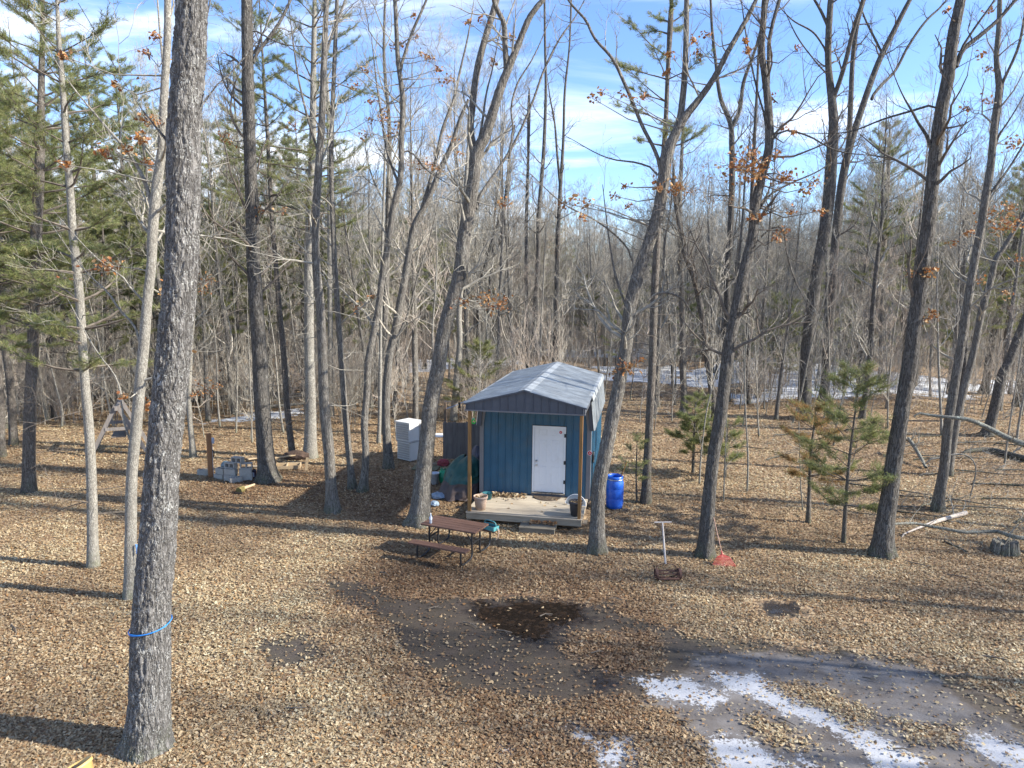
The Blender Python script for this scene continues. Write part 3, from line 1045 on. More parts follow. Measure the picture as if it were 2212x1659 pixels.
# ------------------------------------------------------------------ the trees one can tell apart
big = traced('oak_tree', 'thick furrowed oak trunk with a blue cord tied round it, nearest to the viewer',
             [(318, 1612, 90), (321, 1560, 84), (323, 1500, 80), (327, 1330, 76), (338, 1200, 73), (346, 1106, 71), (352, 1000, 69), (362, 900, 68), (379, 720, 67), (394, 553, 65),
              (396, 460, 65), (397, 290, 67), (408, 130, 65), (415, 0, 62), (420, -120, 58)],
             'oak', seed=3, sides=120, ring=0.022, barkd=0.020, top=17.0, nbr=10, blen=3.0, bz=11.0, flare=0.34, fh=0.22,
             limbs=[[(418, 106, 9), (434, 80, 7), (440, 45, 5)], [(364, 288, 8), (345, 283, 5), (335, 270, 4)], [(436, 205, 5), (448, 198, 3), (452, 195, 3)]])

traced('oak_tree', 'leaning forked oak between the picnic table and the white cabinets',
       [(906, 1130, 46), (911, 1054, 37), (922, 963, 33), (931, 872, 32), (946, 796, 31), (958, 720, 30), (967, 686, 30), (981, 636, 29), (997, 570, 28), (1000, 533, 28),
        (1014, 450, 28), (1024, 383, 26), (1030, 330, 25), (1047, 296, 23), (1066, 240, 20), (1084, 183, 19), (1097, 150, 17), (1121, 93, 13), (1147, 33, 12), (1177, -5, 10)],
       'mid', seed=5, sides=56, ring=0.05, barkd=0.012, top=13.5, nbr=10, bz=5.5, flare=0.6, fh=0.3,
       limbs=[[(1026, 340, 20), (1016, 283, 15), (1020, 217, 15), (1031, 133, 15), (1047, 67, 14), (1066, 0, 14)],
              [(1094, 150, 12), (1091, 100, 12), (1087, 50, 11), (1070, 20, 10), (1064, -10, 9)],
              [(1028, 440, 9), (1050, 400, 8), (1071, 367, 7), (1104, 313, 6), (1154, 200, 5), (1177, 133, 5), (1217, 50, 4), (1250, 0, 3)],
              [(1100, 330, 4), (1108, 270, 4), (1104, 235, 4), (1118, 175, 4), (1150, 120, 3)],
              [(1030, 325, 6), (1042, 260, 5), (1050, 200, 4), (1062, 150, 3)]],
       clusters=[(1014, 60, 5, 10), (1040, 53, 5, 10), (1062, 120, 5, 10), (1105, 80, 6, 14), (1090, 443, 9, 26), (1068, 655, 16, 60), (1048, 650, 12, 40), (1004, 653, 10, 24), (1086, 662, 8, 20)])

traced('oak_tree', 'leaning oak in front of the right side of the shed and the blue barrel',
       [(1289, 1190, 38), (1291, 1115, 31), (1295, 1039, 30), (1311, 963, 29), (1326, 887, 28), (1341, 811, 27), (1353, 744, 26), (1360, 670, 27), (1371, 620, 27), (1391, 553, 26),
        (1404, 517, 26), (1424, 450, 26), (1434, 383, 26), (1441, 333, 25), (1457, 293, 20), (1478, 255, 17), (1508, 217, 14), (1541, 170, 12), (1575, 107, 11), (1608, 50, 10), (1636, -5, 8)],
       'mid', seed=7, sides=56, ring=0.05, barkd=0.012, top=13.0, nbr=10, bz=5.0, flare=0.35, fh=0.25,
       limbs=[[(1446, 320, 17), (1468, 262, 15), (1478, 200, 14), (1486, 67, 12), (1488, -5, 11)],
              [(1428, 360, 9), (1412, 315, 8), (1397, 283, 8), (1354, 177, 8), (1327, 117, 7), (1287, 67, 6), (1270, 27, 6), (1244, -5, 5)],
              [(1367, 553, 5), (1345, 525, 4), (1317, 500, 4), (1270, 470, 3), (1231, 453, 3)],
              [(1421, 367, 4), (1380, 350, 4), (1327, 340, 3)],
              [(1360, 680, 6), (1345, 640, 5), (1330, 590, 5), (1322, 540, 4)],
              [(1398, 640, 6), (1440, 632, 5), (1475, 645, 4), (1500, 680, 3)]],
       clusters=[(1284, 200, 6, 12), (1304, 193, 6, 14), (1347, 200, 5, 12), (1367, 220, 5, 10), (1390, 217, 5, 12), (1444, 120, 6, 16), (1447, 147, 5, 12), (1437, 393, 14, 60), (1457, 410, 10, 34), (1414, 413, 7, 16),
                 (1337, 417, 6, 16), (1357, 397, 6, 16), (1217, 433, 7, 18), (1240, 437, 7, 16), (1267, 437, 7, 16), (1254, 473, 6, 14), (1357, 447, 5, 12), (1488, 97, 6, 16), (1515, 103, 6, 16), (1535, 63, 6, 14),
                 (1347, 791, 12, 36), (1330, 810, 8, 20), (1392, 787, 6, 14)])

traced('oak_tree', 'dark oak trunk beside the red leaf rake, crown full of rust leaves',
       [(1523, 1200, 36), (1531, 1086, 28), (1541, 986, 26), (1558, 886, 26), (1568, 803, 25), (1581, 720, 25), (1598, 636, 24), (1615, 553, 22), (1625, 517, 22), (1631, 450, 20),
        (1645, 383, 19), (1661, 317, 18), (1661, 250, 17), (1655, 183, 15), (1646, 117, 13), (1650, 33, 12), (1652, -5, 11)],
       'dark', seed=9, sides=48, ring=0.06, barkd=0.008, top=13.0, nbr=12, bz=5.0, flare=0.5, fh=0.2,
       limbs=[[(1658, 190, 10), (1664, 120, 9), (1668, 83, 9), (1681, 33, 8), (1694, -5, 8)],
              [(1642, 440, 5), (1675, 413, 5), (1715, 393, 4), (1768, 370, 3)],
              [(1645, 500, 5), (1685, 490, 4), (1700, 550, 3), (1715, 600, 3)],
              [(1662, 300, 5), (1690, 285, 4), (1730, 295, 4), (1790, 330, 3)],
              [(1655, 260, 5), (1640, 200, 4), (1625, 120, 4)]],
       clusters=[(1598, 97, 5, 12), (1608, 115, 6, 16), (1678, 203, 6, 12), (1705, 120, 5, 10), (1708, 263, 5, 10), (1705, 290, 5, 12), (1611, 337, 9, 26), (1668, 330, 7, 20), (1605, 363, 22, 110), (1620, 380, 16, 70), (1585, 363, 14, 40),
                 (1688, 387, 12, 34), (1708, 387, 10, 26), (1721, 413, 10, 26), (1740, 400, 9, 20), (1618, 473, 8, 20), (1668, 517, 8, 20), (1755, 460, 6, 14), (1731, 453, 7, 16), (1691, 500, 7, 16), (1660, 345, 8, 20)])

traced('oak_tree', 'dark lichen spotted oak at the right, next to the young pines',
       [(1905, 1197, 46), (1912, 1130, 38), (1921, 1070, 34), (1935, 970, 32), (1951, 870, 30), (1965, 786, 29), (1975, 703, 28), (1988, 620, 28), (1996, 553, 27),
        (2005, 483, 27), (2015, 383, 26), (2025, 300, 26), (2035, 233, 25), (2048, 167, 25), (2058, 83, 23), (2075, 0, 20), (2082, -40, 19)],
       'dark', seed=11, sides=56, ring=0.05, barkd=0.010, top=14.5, nbr=9, bz=6.0, flare=0.4, fh=0.25,
       limbs=[[(2066, 132, 11), (2085, 103, 10), (2118, 77, 9), (2158, 43, 8), (2200, -4, 7)],
              [(2012, 310, 8), (1995, 285, 7), (1981, 267, 6), (1965, 240, 5), (1955, 227, 4)],
              [(2026, 222, 5), (1975, 237, 5), (1918, 253, 4), (1855, 277, 3)],
              [(2070, 115, 6), (2105, 60, 5), (2140, 10, 4)]],
       clusters=[(2088, 133, 5, 10), (2018, 40, 5, 10), (1995, 586, 10, 34), (2001, 686, 6, 14), (2021, 693, 6, 14), (2028, 673, 5, 12), (1985, 590, 6, 14)])

traced('oak_tree', 'dark straight tree behind the heap of concrete blocks',
       [(580, 1037, 42), (576, 1000, 36), (572, 953, 34), (565, 853, 32), (560, 753, 30), (553, 653, 29), (547, 553, 28), (545, 467, 27), (540, 333, 25), (537, 233, 25), (535, 133, 24), (533, 0, 22), (532, -40, 21)],
       'dark', seed=13, sides=48, ring=0.07, barkd=0.010, top=17.5, nbr=16, bz=6.0, blen=2.8, flare=0.55, fh=0.25, dead=10,
       limbs=[[(547, 125, 8), (570, 90, 8), (595, 50, 7), (615, 5, 6)], [(540, 60, 4), (560, 70, 4), (600, 90, 3)]],
       clusters=[(493, 300, 7, 16), (507, 313, 6, 14), (567, 457, 7, 16), (600, 450, 7, 14)])

traced('birch_tree', 'pale slender trunk just left of the nearest oak, blue tape on it',
       [(281, 1290, 26), (283, 1106, 23), (285, 1020, 22), (293, 936, 22), (302, 836, 22), (313, 720, 21), (318, 653, 20), (327, 570, 20), (330, 500, 21), (337, 417, 20), (350, 317, 19), (355, 200, 17), (362, 67, 15), (362, -5, 14)],
       'pale', seed=15, sides=28, ring=0.1, barkd=0.003, top=14.0, nbr=14, bz=3.2, blen=2.4, flare=0.3, fh=0.2,
       limbs=[[(334, 490, 11), (318, 410, 9), (295, 360, 8), (268, 320, 7), (240, 290, 6), (205, 250, 5), (150, 185, 3)],
              [(330, 480, 9), (338, 400, 8), (332, 350, 8), (325, 250, 7), (318, 150, 6), (300, 40, 5)],
              [(303, 730, 6), (285, 700, 5), (255, 670, 5), (225, 630, 4), (190, 600, 3)],
              [(318, 650, 5), (290, 630, 4), (270, 600, 4), (235, 575, 3)],
              [(283, 946, 5), (268, 930, 4), (255, 890, 4), (245, 845, 4), (225, 810, 3), (195, 780, 3)],
              [(352, 280, 6), (370, 260, 5), (372, 200, 4)]],
       clusters=[(173, 140, 6, 14), (353, 90, 6, 16), (317, 113, 6, 16), (240, 177, 5, 12), (300, 253, 7, 22), (340, 263, 9, 30), (320, 307, 9, 30), (277, 323, 8, 26), (233, 333, 9, 30), (287, 343, 7, 20), (180, 367, 7, 18),
                 (233, 573, 14, 50), (343, 626, 12, 40), (317, 880, 10, 30), (300, 845, 5, 10)], leaves=40)

traced('maple_tree', 'double stemmed grey tree behind the tall white cabinets, pale on its sunny side',
       [(840, 1010, 21), (835, 932, 18), (834, 854, 18), (836, 820, 18), (841, 770, 17), (852, 720, 17), (861, 670, 16), (871, 620, 16), (881, 563, 15), (897, 483, 14), (924, 433, 13), (951, 367, 12), (974, 317, 10), (997, 250, 8), (1012, 215, 6)],
       'mid', seed=17, sides=20, ring=0.12, top=10.5, nbr=10, bz=4.5, twig='pale',
       limbs=[[(905, 470, 9), (925, 400, 8), (937, 350, 8), (954, 267, 7), (977, 200, 6), (990, 133, 5), (1005, 60, 4)],
              [(852, 740, 5), (880, 680, 4), (900, 600, 4), (925, 520, 3)]],
       clusters=[(880, 350, 7, 18), (904, 347, 8, 24), (927, 363, 9, 28), (937, 358, 6, 16), (950, 370, 6, 16), (977, 307, 7, 18), (990, 333, 6, 14)])

traced('oak_tree', 'crooked grey tree standing just left of the white cabinets, rust leaves in its crown',
       [(784, 1060, 20), (788, 1020, 16), (790, 984, 15), (787, 919, 15), (792, 854, 15), (795, 786, 15), (810, 703, 14), (819, 653, 14), (827, 586, 14), (837, 533, 13), (850, 450, 13), (865, 383, 13), (867, 300, 12), (870, 217, 11), (860, 133, 10), (855, 33, 9), (853, -5, 9)],
       'mid', seed=19, sides=20, ring=0.12, top=12.0, nbr=12, bz=4.5, flare=0.6, fh=0.2,
       limbs=[[(864, 150, 7), (880, 100, 6), (893, 67, 6), (920, 7, 5)], [(862, 400, 6), (835, 330, 5), (820, 250, 5), (806, 170, 4)], [(868, 320, 5), (890, 330, 4), (915, 360, 4)]],
       clusters=[(794, 160, 6, 14), (770, 190, 7, 18), (804, 217, 7, 18), (827, 250, 9, 30), (797, 257, 6, 14), (854, 263, 8, 24), (837, 283, 7, 18), (780, 287, 7, 16), (847, 97, 6, 14), (864, 87, 6, 14), (890, 23, 6, 14), (914, 120, 6, 14),
                 (930, 130, 6, 14), (894, 67, 5, 12), (954, 160, 6, 14), (970, 157, 6, 14), (960, 180, 6, 14), (805, 640, 8, 20), (765, 665, 8, 18)])

traced('oak_tree', 'grey tree with a mossy foot, third trunk right of the concrete blocks',
       [(719, 1104, 30), (715, 1050, 24), (711, 984, 23), (701, 880, 22), (697, 786, 20), (692, 670, 19), (683, 570, 18), (682, 483, 17), (688, 367, 16), (695, 267, 15), (700, 133, 13), (705, 0, 11), (706, -30, 11)],
       'mid', seed=21, sides=28, ring=0.1, barkd=0.005, top=15.0, nbr=16, bz=5.0, dead=10,
       limbs=[[(700, 130, 6), (720, 60, 5), (740, 0, 4)], [(690, 340, 5), (665, 250, 5), (650, 180, 4), (640, 100, 3)]], clusters=[(623, 267, 6, 14)])
traced('maple_tree', 'thin grey tree between the mossy footed tree and the crooked tree',
       [(761, 1054, 18), (757, 1010, 14), (753, 971, 14), (745, 880, 13), (741, 828, 13), (735, 750, 12), (728, 650, 12), (722, 550, 11), (718, 450, 11), (716, 300, 10), (722, 150, 9), (728, 0, 8)],
       'mid', seed=23, sides=16, ring=0.15, top=14.0, nbr=14, bz=5.0, dead=8)
traced('maple_tree', 'pale sunlit trunk standing behind the mossy footed tree',
       [(715, 898, 12), (714, 800, 11), (713, 650, 11), (712, 500, 10), (711, 350, 9), (708, 200, 7)], 'pale', seed=24, sides=12, ring=0.25, top=17.0, nbr=14, bz=7, dead=6)
traced('maple_tree', 'pale thin leaning stem at the left of the white cabinets',
       [(818, 957, 9), (820, 900, 8), (821, 820, 8), (822, 720, 7), (824, 600, 6), (828, 450, 5), (832, 320, 4)], 'pale', seed=25, sides=10, ring=0.3, top=13.0, nbr=10, bz=5)
traced('maple_tree', 'pale straight trunk behind the leaning forked oak, left of the shed roof',
       [(979, 908, 15), (983, 860, 14), (987, 811, 14), (993, 720, 12), (991, 686, 12), (994, 640, 11), (998, 560, 10), (1003, 450, 8), (1010, 330, 6)], 'pale', seed=26, sides=12, ring=0.25, top=14.0, nbr=12, bz=6)
traced('maple_tree', 'dark leaning tree rising behind the left of the shed roof',
       [(1031, 800, 11), (1034, 703, 10), (1037, 620, 10), (1057, 550, 10), (1070, 500, 9), (1084, 467, 9), (1096, 400, 8), (1101, 333, 6), (1112, 270, 4)], 'dark', seed=27, sides=10, ring=0.3, top=14.0, nbr=14, bz=8)
traced('maple_tree', 'dark thin trunk behind the shed, leftmost of three standing close together',
       [(1137, 793, 9), (1137, 653, 9), (1137, 553, 8), (1137, 500, 8), (1141, 333, 6), (1143, 200, 4)], 'dark', seed=28, sides=10, ring=0.4, top=22.0, nbr=16, bz=10)
traced('maple_tree', 'dark curved trunk behind the shed, middle one of three standing close together',
       [(1151, 795, 12), (1157, 653, 11), (1162, 570, 10), (1164, 467, 9), (1174, 333, 8), (1179, 200, 6), (1177, 67, 5), (1176, -20, 4)], 'dark', seed=29, sides=10, ring=0.4, top=27.0, nbr=22, bz=10)
traced('maple_tree', 'dark forked trunk rising behind the ridge of the shed',
       [(1199, 785, 12), (1200, 740, 11), (1201, 686, 10), (1204, 553, 10), (1207, 470, 9), (1211, 400, 8), (1217, 300, 6), (1220, 200, 5), (1230, 100, 4), (1234, -5, 4)], 'dark', seed=30, sides=10, ring=0.4, top=28.0, nbr=20, bz=10,
       limbs=[[(1210, 400, 6), (1203, 333, 5), (1197, 267, 4), (1187, 217, 3)]], clusters=[(1203, 540, 14, 40), (1190, 520, 12, 30)])
traced('maple_tree', 'dark leaning tree behind the rake oak, bending to the left as it rises',
       [(1545, 905, 15), (1541, 880, 14), (1538, 850, 14), (1525, 753, 13), (1511, 653, 13), (1495, 586, 13), (1481, 553, 12), (1470, 500, 11), (1460, 440, 9), (1455, 380, 7)], 'dark', seed=31, sides=14, ring=0.2, top=13.0, nbr=14, bz=6)
traced('oak_tree', 'dark forked tree behind the rake oak, mossy green below its fork',
       [(1562, 850, 15), (1566, 740, 14), (1570, 686, 14), (1571, 586, 13), (1575, 533, 13), (1581, 400, 13), (1581, 317, 12), (1578, 267, 11), (1558, 217, 9), (1546, 133, 7), (1538, 60, 6), (1535, -5, 5)], 'dark', seed=32, sides=14, ring=0.25, top=17.0, nbr=16, bz=7,
       limbs=[[(1579, 275, 9), (1591, 250, 9), (1600, 183, 8), (1621, 117, 6), (1641, 33, 5)]],
       clusters=[(1525, 357, 7, 18), (1528, 388, 8, 24), (1485, 417, 10, 34), (1535, 433, 9, 30), (1565, 430, 9, 30), (1508, 407, 8, 24), (1550, 360, 6, 14)])
traced('maple_tree', 'thin dark trunk just right of the rake oak, snow at its foot',
       [(1616, 872, 11), (1616, 800, 10), (1616, 720, 10), (1618, 620, 9), (1622, 480, 9), (1628, 333, 8), (1635, 200, 6), (1640, 80, 5)], 'dark', seed=33, sides=10, ring=0.3, top=19.0, nbr=16, bz=8)
traced('oak_tree', 'stout dark forked tree in the snow at the right, left one of a pair',
       [(1735, 905, 32), (1738, 860, 28), (1741, 786, 27), (1748, 720, 26), (1758, 636, 25), (1771, 553, 24), (1775, 533, 24), (1788, 450, 24), (1796, 350, 24), (1800, 250, 19), (1796, 207, 17), (1790, 150, 14), (1791, 50, 13), (1795, -5, 12)],
       'dark', seed=34, sides=24, ring=0.15, barkd=0.008, top=19.0, nbr=12, bz=9, blen=2.6,
       limbs=[[(1799, 215, 11), (1808, 180, 10), (1813, 150, 10), (1825, 83, 9), (1841, 17, 8)], [(1790, 60, 7), (1771, 20, 6), (1756, -5, 5)], [(1785, 110, 4), (1755, 75, 4), (1705, 50, 3)], [(1795, 170, 4), (1752, 130, 3), (1715, 90, 3)]])
traced('oak_tree', 'dark tree with two long arms, right one of the pair in the snow',
       [(1779, 866, 22), (1781, 840, 19), (1786, 770, 18), (1795, 670, 17), (1800, 586, 17), (1808, 483, 17), (1821, 383, 17), (1835, 317, 16), (1851, 267, 14), (1871, 207, 13), (1901, 127, 12), (1931, 67, 11), (1951, 27, 10), (1968, -5, 9)],
       'dark', seed=35, sides=20, ring=0.18, top=18.5, nbr=12, bz=9, blen=2.6,
       limbs=[[(1833, 320, 12), (1835, 217, 11), (1836, 133, 10), (1845, 50, 9), (1858, -5, 8)], [(1883, 210, 7), (1905, 185, 7), (1941, 150, 6), (1975, 93, 6), (2025, 27, 5), (2058, -2, 4)],
              [(1908, 120, 5), (1895, 80, 5), (1880, 35, 4)]], clusters=[(1928, 97, 6, 14)])
traced('maple_tree', 'grey twin trunk at the right edge, nearer stem of the two',
       [(2025, 1102, 24), (2029, 1070, 21), (2038, 1020, 20), (2048, 920, 19), (2061, 836, 18), (2075, 753, 17), (2088, 670, 17), (2101, 586, 16), (2118, 500, 16), (2128, 433, 16), (2141, 350, 15), (2148, 267, 14), (2158, 183, 13), (2153, 133, 11), (2158, 50, 10), (2160, -5, 9)],
       'mid', seed=36, sides=24, ring=0.12, barkd=0.004, top=13.0, nbr=12, bz=5.0,
       limbs=[[(2160, 190, 7), (2170, 160, 6), (2185, 117, 6), (2198, 33, 5)], [(2130, 430, 6), (2165, 380, 5), (2200, 320, 4)], [(2150, 300, 5), (2165, 280, 4), (2190, 240, 3)]],
       clusters=[(2105, 227, 7, 20), (2118, 223, 6, 14), (2145, 147, 6, 14), (2155, 10, 5, 12), (2195, 307, 11, 40), (2145, 460, 9, 30), (2175, 450, 9, 30), (2185, 483, 18, 80), (2205, 477, 12, 40), (2075, 523, 6, 16), (2058, 510, 6, 16),
                 (2128, 603, 7, 18), (2161, 636, 6, 14), (2191, 563, 8, 22)])
traced('maple_tree', 'grey twin trunk at the right edge, farther leaning stem',
       [(2048, 1026, 17), (2056, 970, 16), (2071, 886, 16), (2088, 820, 15), (2105, 753, 14), (2121, 670, 14), (2141, 603, 13), (2155, 553, 12), (2165, 540, 11), (2190, 500, 9), (2218, 455, 7)],
       'mid', seed=37, sides=16, ring=0.18, top=9.0, nbr=8, bz=5.0)
traced('oak_tree', 'thick dark leaning trunk near the right edge behind the fallen limb',
       [(2131, 940, 24), (2138, 920, 21), (2151, 870, 20), (2168, 803, 19), (2180, 780, 18), (2195, 740, 18), (2215, 690, 16)], 'dark', seed=38, sides=16, ring=0.2, top=12.0, nbr=8, bz=5)
traced('oak_tree', 'dark leaning trunk left of the thick dark one near the right edge',
       [(2124, 850, 18), (2128, 836, 17), (2138, 770, 16), (2151, 703, 15), (2164, 653, 14), (2180, 580, 13), (2200, 500, 11)], 'dark', seed=39, sides=14, ring=0.25, top=16.0, nbr=12, bz=6)
traced('maple_tree', 'grey trunk with its foot in leaves, between the shed and the rake oak',
       [(1475, 897, 17), (1477, 880, 15), (1475, 800, 14), (1474, 700, 13), (1470, 550, 12), (1468, 450, 10), (1472, 350, 8)], 'mid', seed=40, sides=14, ring=0.25, top=17.0, nbr=16, bz=7)
traced('maple_tree', 'small pale tree behind the nearest oak, left of the wooden post',
       [(418, 987, 13), (413, 936, 11), (408, 870, 11), (410, 800, 10), (416, 700, 9), (421, 600, 8), (424, 480, 7)], 'pale', seed=41, sides=12, ring=0.2, top=12.0, nbr=10, bz=4,
       clusters=[(450, 603, 9, 26), (435, 628, 9, 30), (436, 838, 14, 50), (463, 838, 6, 14), (425, 850, 10, 30)])
# pines that can be told apart
traced_pine('pine_tree', 'grey pine trunk nearest to the left edge of the view',
            [(63, 1061, 27), (63, 953, 24), (66, 853, 23), (70, 766, 22), (73, 686, 22), (76, 586, 22), (79, 483, 22), (83, 420, 21), (87, 300, 17), (90, 150, 12)], 5.0, 3.0, 51, 0.9, 16.0)
traced_pine('pine_tree', 'slim pale pine trunk in front of the wooden A frame swing, boughs above',
            [(201, 1223, 23), (198, 1053, 20), (192, 920, 19), (183, 820, 18), (177, 720, 18), (170, 620, 17), (163, 553, 17), (157, 500, 16), (152, 417, 15), (143, 317, 14), (137, 217, 12), (128, 100, 10), (123, 0, 7)], 4.6, 2.0, 52, 0.75, 14.5, 20, 17, 'pale')
traced_pine('pine_tree', 'thin pine right of the dark block heap tree',
            [(632, 986, 14), (620, 875, 13), (613, 770, 12), (605, 686, 11), (597, 586, 10), (587, 467, 9), (580, 333, 8), (572, 200, 6)], 9.0, 2.8, 53, 0.75, 17.5, 16)
traced_pine('pine_tree', 'stout sunlit pine trunk behind the pale boards on the ground',
            [(670, 988, 29), (671, 880, 23), (668, 753, 21), (667, 653, 20), (667, 553, 19), (669, 467, 18), (674, 367, 16), (676, 250, 14), (678, 100, 11), (680, -20, 8)], 8.5, 3.2, 54, 0.8, 19.0, 20, 17, 'pale')
traced_pine('pine_tree', 'straight pine behind the leaning oak, right of the blue barrel',
            [(1395, 1085, 22), (1399, 986, 18), (1404, 886, 17), (1409, 786, 17), (1412, 670, 16), (1417, 570, 16), (1425, 430, 14), (1437, 290, 11), (1442, 167, 9), (1451, 0, 7)], 10.5, 2.0, 55, 0.55, 15.0, 20)
traced_pine('pine_tree', 'full green pine at the right with its bough tips against the sky',
            [(1865, 838, 22), (1871, 753, 20), (1885, 686, 18), (1898, 603, 16), (1911, 500, 13), (1918, 367, 9), (1923, 268, 3)], 6.5, 4.2, 56, 1.0, None, 20, 20, 'pine', 0.19, 0.7)
traced_pine('pine_sapling', 'young green pine beside the dark lichen spotted oak', [(1822, 1172, 9), (1826, 1100, 8), (1834, 1000, 6), (1846, 900, 4), (1857, 815, 2)], 0.8, 1.6, 57, 0.9, None, 6, 17, 'pine', 0.13, 0.30, cat='sapling')
traced_pine('pine_sapling', 'young pine with orange brown dying needles', [(1746, 1127, 10), (1748, 1060, 8), (1752, 980, 6), (1764, 875, 2)], 1.1, 1.1, 58, 0.85, None, 4, 17, 'pine', 0.13, 0.30, np.concatenate([BROWN, BROWN, GREEN[:2]]), cat='sapling')
traced_pine('pine_sapling', 'bushy light green pine behind the left of the shed roof', [(1036, 905, 8), (1038, 850, 6), (1040, 750, 2)], 0.5, 1.9, 59, 0.9, None, 2, 17, 'pine', 0.16, 0.30, cat='sapling')
traced_pine('pine_sapling', 'loose young pine in the snow, right of the rake oak', [(1686, 850, 8), (1687, 760, 5), (1690, 640, 2)], 1.0, 2.3, 60, 1.0, None, 4, 18, 'pine', 0.20, 0.36, cat='sapling')
traced_pine('pine_sapling', 'short pine just left of the rake oak', [(1497, 1020, 6), (1499, 950, 5), (1503, 870, 2)], 0.5, 0.8, 61, 1.0, None, 2, 20, 'pine', 0.13, 0.24, cat='sapling')
traced_pine('pine_sapling', 'short pine just right of the rake oak', [(1566, 1030, 6), (1568, 980, 5), (1572, 925, 2)], 0.4, 0.8, 62, 1.0, None, 2, 20, 'pine', 0.13, 0.24, cat='sapling')
traced_pine('pine_sapling', 'thin wispy pine between the blue barrel and the straight pine', [(1376, 1085, 4), (1374, 1030, 3), (1376, 960, 2)], 0.7, 0.55, 63, 0.7, None, 2, 10, 'pine', 0.10, 0.3, cat='sapling')

# ------------------------------------------------------------------ the shed
M_TEAL = plain('teal_steel', (0.032, 0.115, 0.19), 0.38, 0.0, 0.12, 2.5, 0.05, 12, 0.5, dirt=(0.10, 0.13, 0.14), dscale=2.2, damt=0.4)
M_SLATE = plain('slate_steel', (0.075, 0.085, 0.105), 0.5, 0.0, 0.12, 3, spec=0.4, dirt=(0.15, 0.15, 0.15), damt=0.25)
M_TRIM = plain('grey_trim', (0.20, 0.195, 0.20), 0.55, 0.0, 0.12, 3, spec=0.35, dirt=(0.10, 0.09, 0.08), damt=0.4)
M_GALV = plain('weathered_galvanised', (0.34, 0.37, 0.385), 0.5, 0.25, 0.3, 2.2, 0.06, 9, 0.5, stretch=(1, 1.6, 1), dirt=(0.20, 0.19, 0.18), dscale=1.7, damt=0.55)
M_WHITE = plain('white_door_paint', (0.78, 0.79, 0.80), 0.45, 0.0, 0.03, 3, spec=0.4, dirt=(0.5, 0.49, 0.46), damt=0.3)
M_BLACKM = plain('black_metal', (0.02, 0.02, 0.022), 0.45, 0.0, 0.3, 8, spec=0.5)
M_SILVER = plain('satin_nickel', (0.55, 0.54, 0.52), 0.3, 1.0, 0.1)
M_RED = plain('red_sign', (0.55, 0.02, 0.035), 0.4, 0.0, 0.05)
M_SIGNW = plain('white_sign', (0.8, 0.8, 0.8), 0.4, 0.0, 0.03)
M_DECK = woodmat('weathered_decking', (0.50, 0.44, 0.34), (0.27, 0.22, 0.165), 'X')
M_RIM = woodmat('weathered_joist', (0.36, 0.30, 0.22), (0.17, 0.135, 0.10), 'X')
M_POST = woodmat('treated_post', (0.36, 0.20, 0.075), (0.15, 0.075, 0.03), 'Z', 1.0, 0.6)
M_GREYWOOD = woodmat('grey_fence_wood', (0.20, 0.18, 0.165), (0.08, 0.07, 0.062), 'Z')
M_STEPW = woodmat('step_wood', (0.20, 0.18, 0.14), (0.07, 0.06, 0.05), 'X')
M_REDWOOD = woodmat('stained_table_wood', (0.15, 0.085, 0.062), (0.065, 0.038, 0.03), 'X', 1.0, 0.55)
M_PALEWOOD = woodmat('pale_lumber', (0.46, 0.36, 0.23), (0.28, 0.20, 0.12), 'X')

WH, PD, LEN, ZD, ZFB, ZFS, ZR, HB = 1.62, 1.99, 5.31, 0.297, 3.217, 3.416, 3.824, 1.69
KN = 2.46                                                          # where the walls end and the steep roof skirt begins
shed = thing('shed', 'teal metal shed with white door, grey roof and roofed wooden porch', 'shed', (SHED[0], SHED[1], 0), -SHED[2])


def ribbed(u0, u1, z0, z1, rib=0.2286, h=0.026, phase=0.0, t=0.002):
    """front-facing ribbed sheet in the x-z plane, ribs towards -y"""
    xs, ys = [u0], [0.0]
    k = math.ceil((u0 - phase) / rib)
    x = k * rib + phase
    while x < u1 + 0.03:
        for dx, yy in ((-0.022, 0.0), (-0.010, -h), (0.010, -h), (0.022, 0.0)):
            if u0 < x + dx < u1:
                xs.append(x + dx)
                ys.append(yy)
        for dx in (0.076, 0.152):
            for ddx, yy in ((-0.008, 0.0), (0.0, -0.004), (0.008, 0.0)):
                if u0 < x + dx + ddx < u1:
                    xs.append(x + dx + ddx)
                    ys.append(yy)
        x += rib
    xs.append(u1)
    ys.append(0.0)
    n = len(xs)
    v = [(a, b, z0) for a, b in zip(xs, ys)] + [(a, b, z1) for a, b in zip(xs, ys)]
    v += [(a, b + t, z) for a, b, z in v]
    f = []
    for i in range(n - 1):
        f.append((i, i + 1, n + i + 1, n + i))
        f.append((2 * n + i + 1, 2 * n + i, 3 * n + i, 3 * n + i + 1))
    return np.array(v), f


DL, DW, DZ0, DZ1 = -0.035, 0.949, 0.417, 2.443
wall = MB()
# front wall: left of the door, over it, right of it; the door leaves an opening
for (a, b, z0, z1) in ((-1.58, DL - 0.045, ZD + 0.02, 3.19), (DL - 0.045, DL + DW + 0.045, DZ1 + 0.05, 3.19), (DL + DW + 0.045, 1.58, ZD + 0.02, 3.19)):
    v, f = ribbed(a, b, z0, z1)
    v[:, 1] += PD
    wall.add(v, None, f)
o = wall.build('front_wall', M_TEAL, shed)
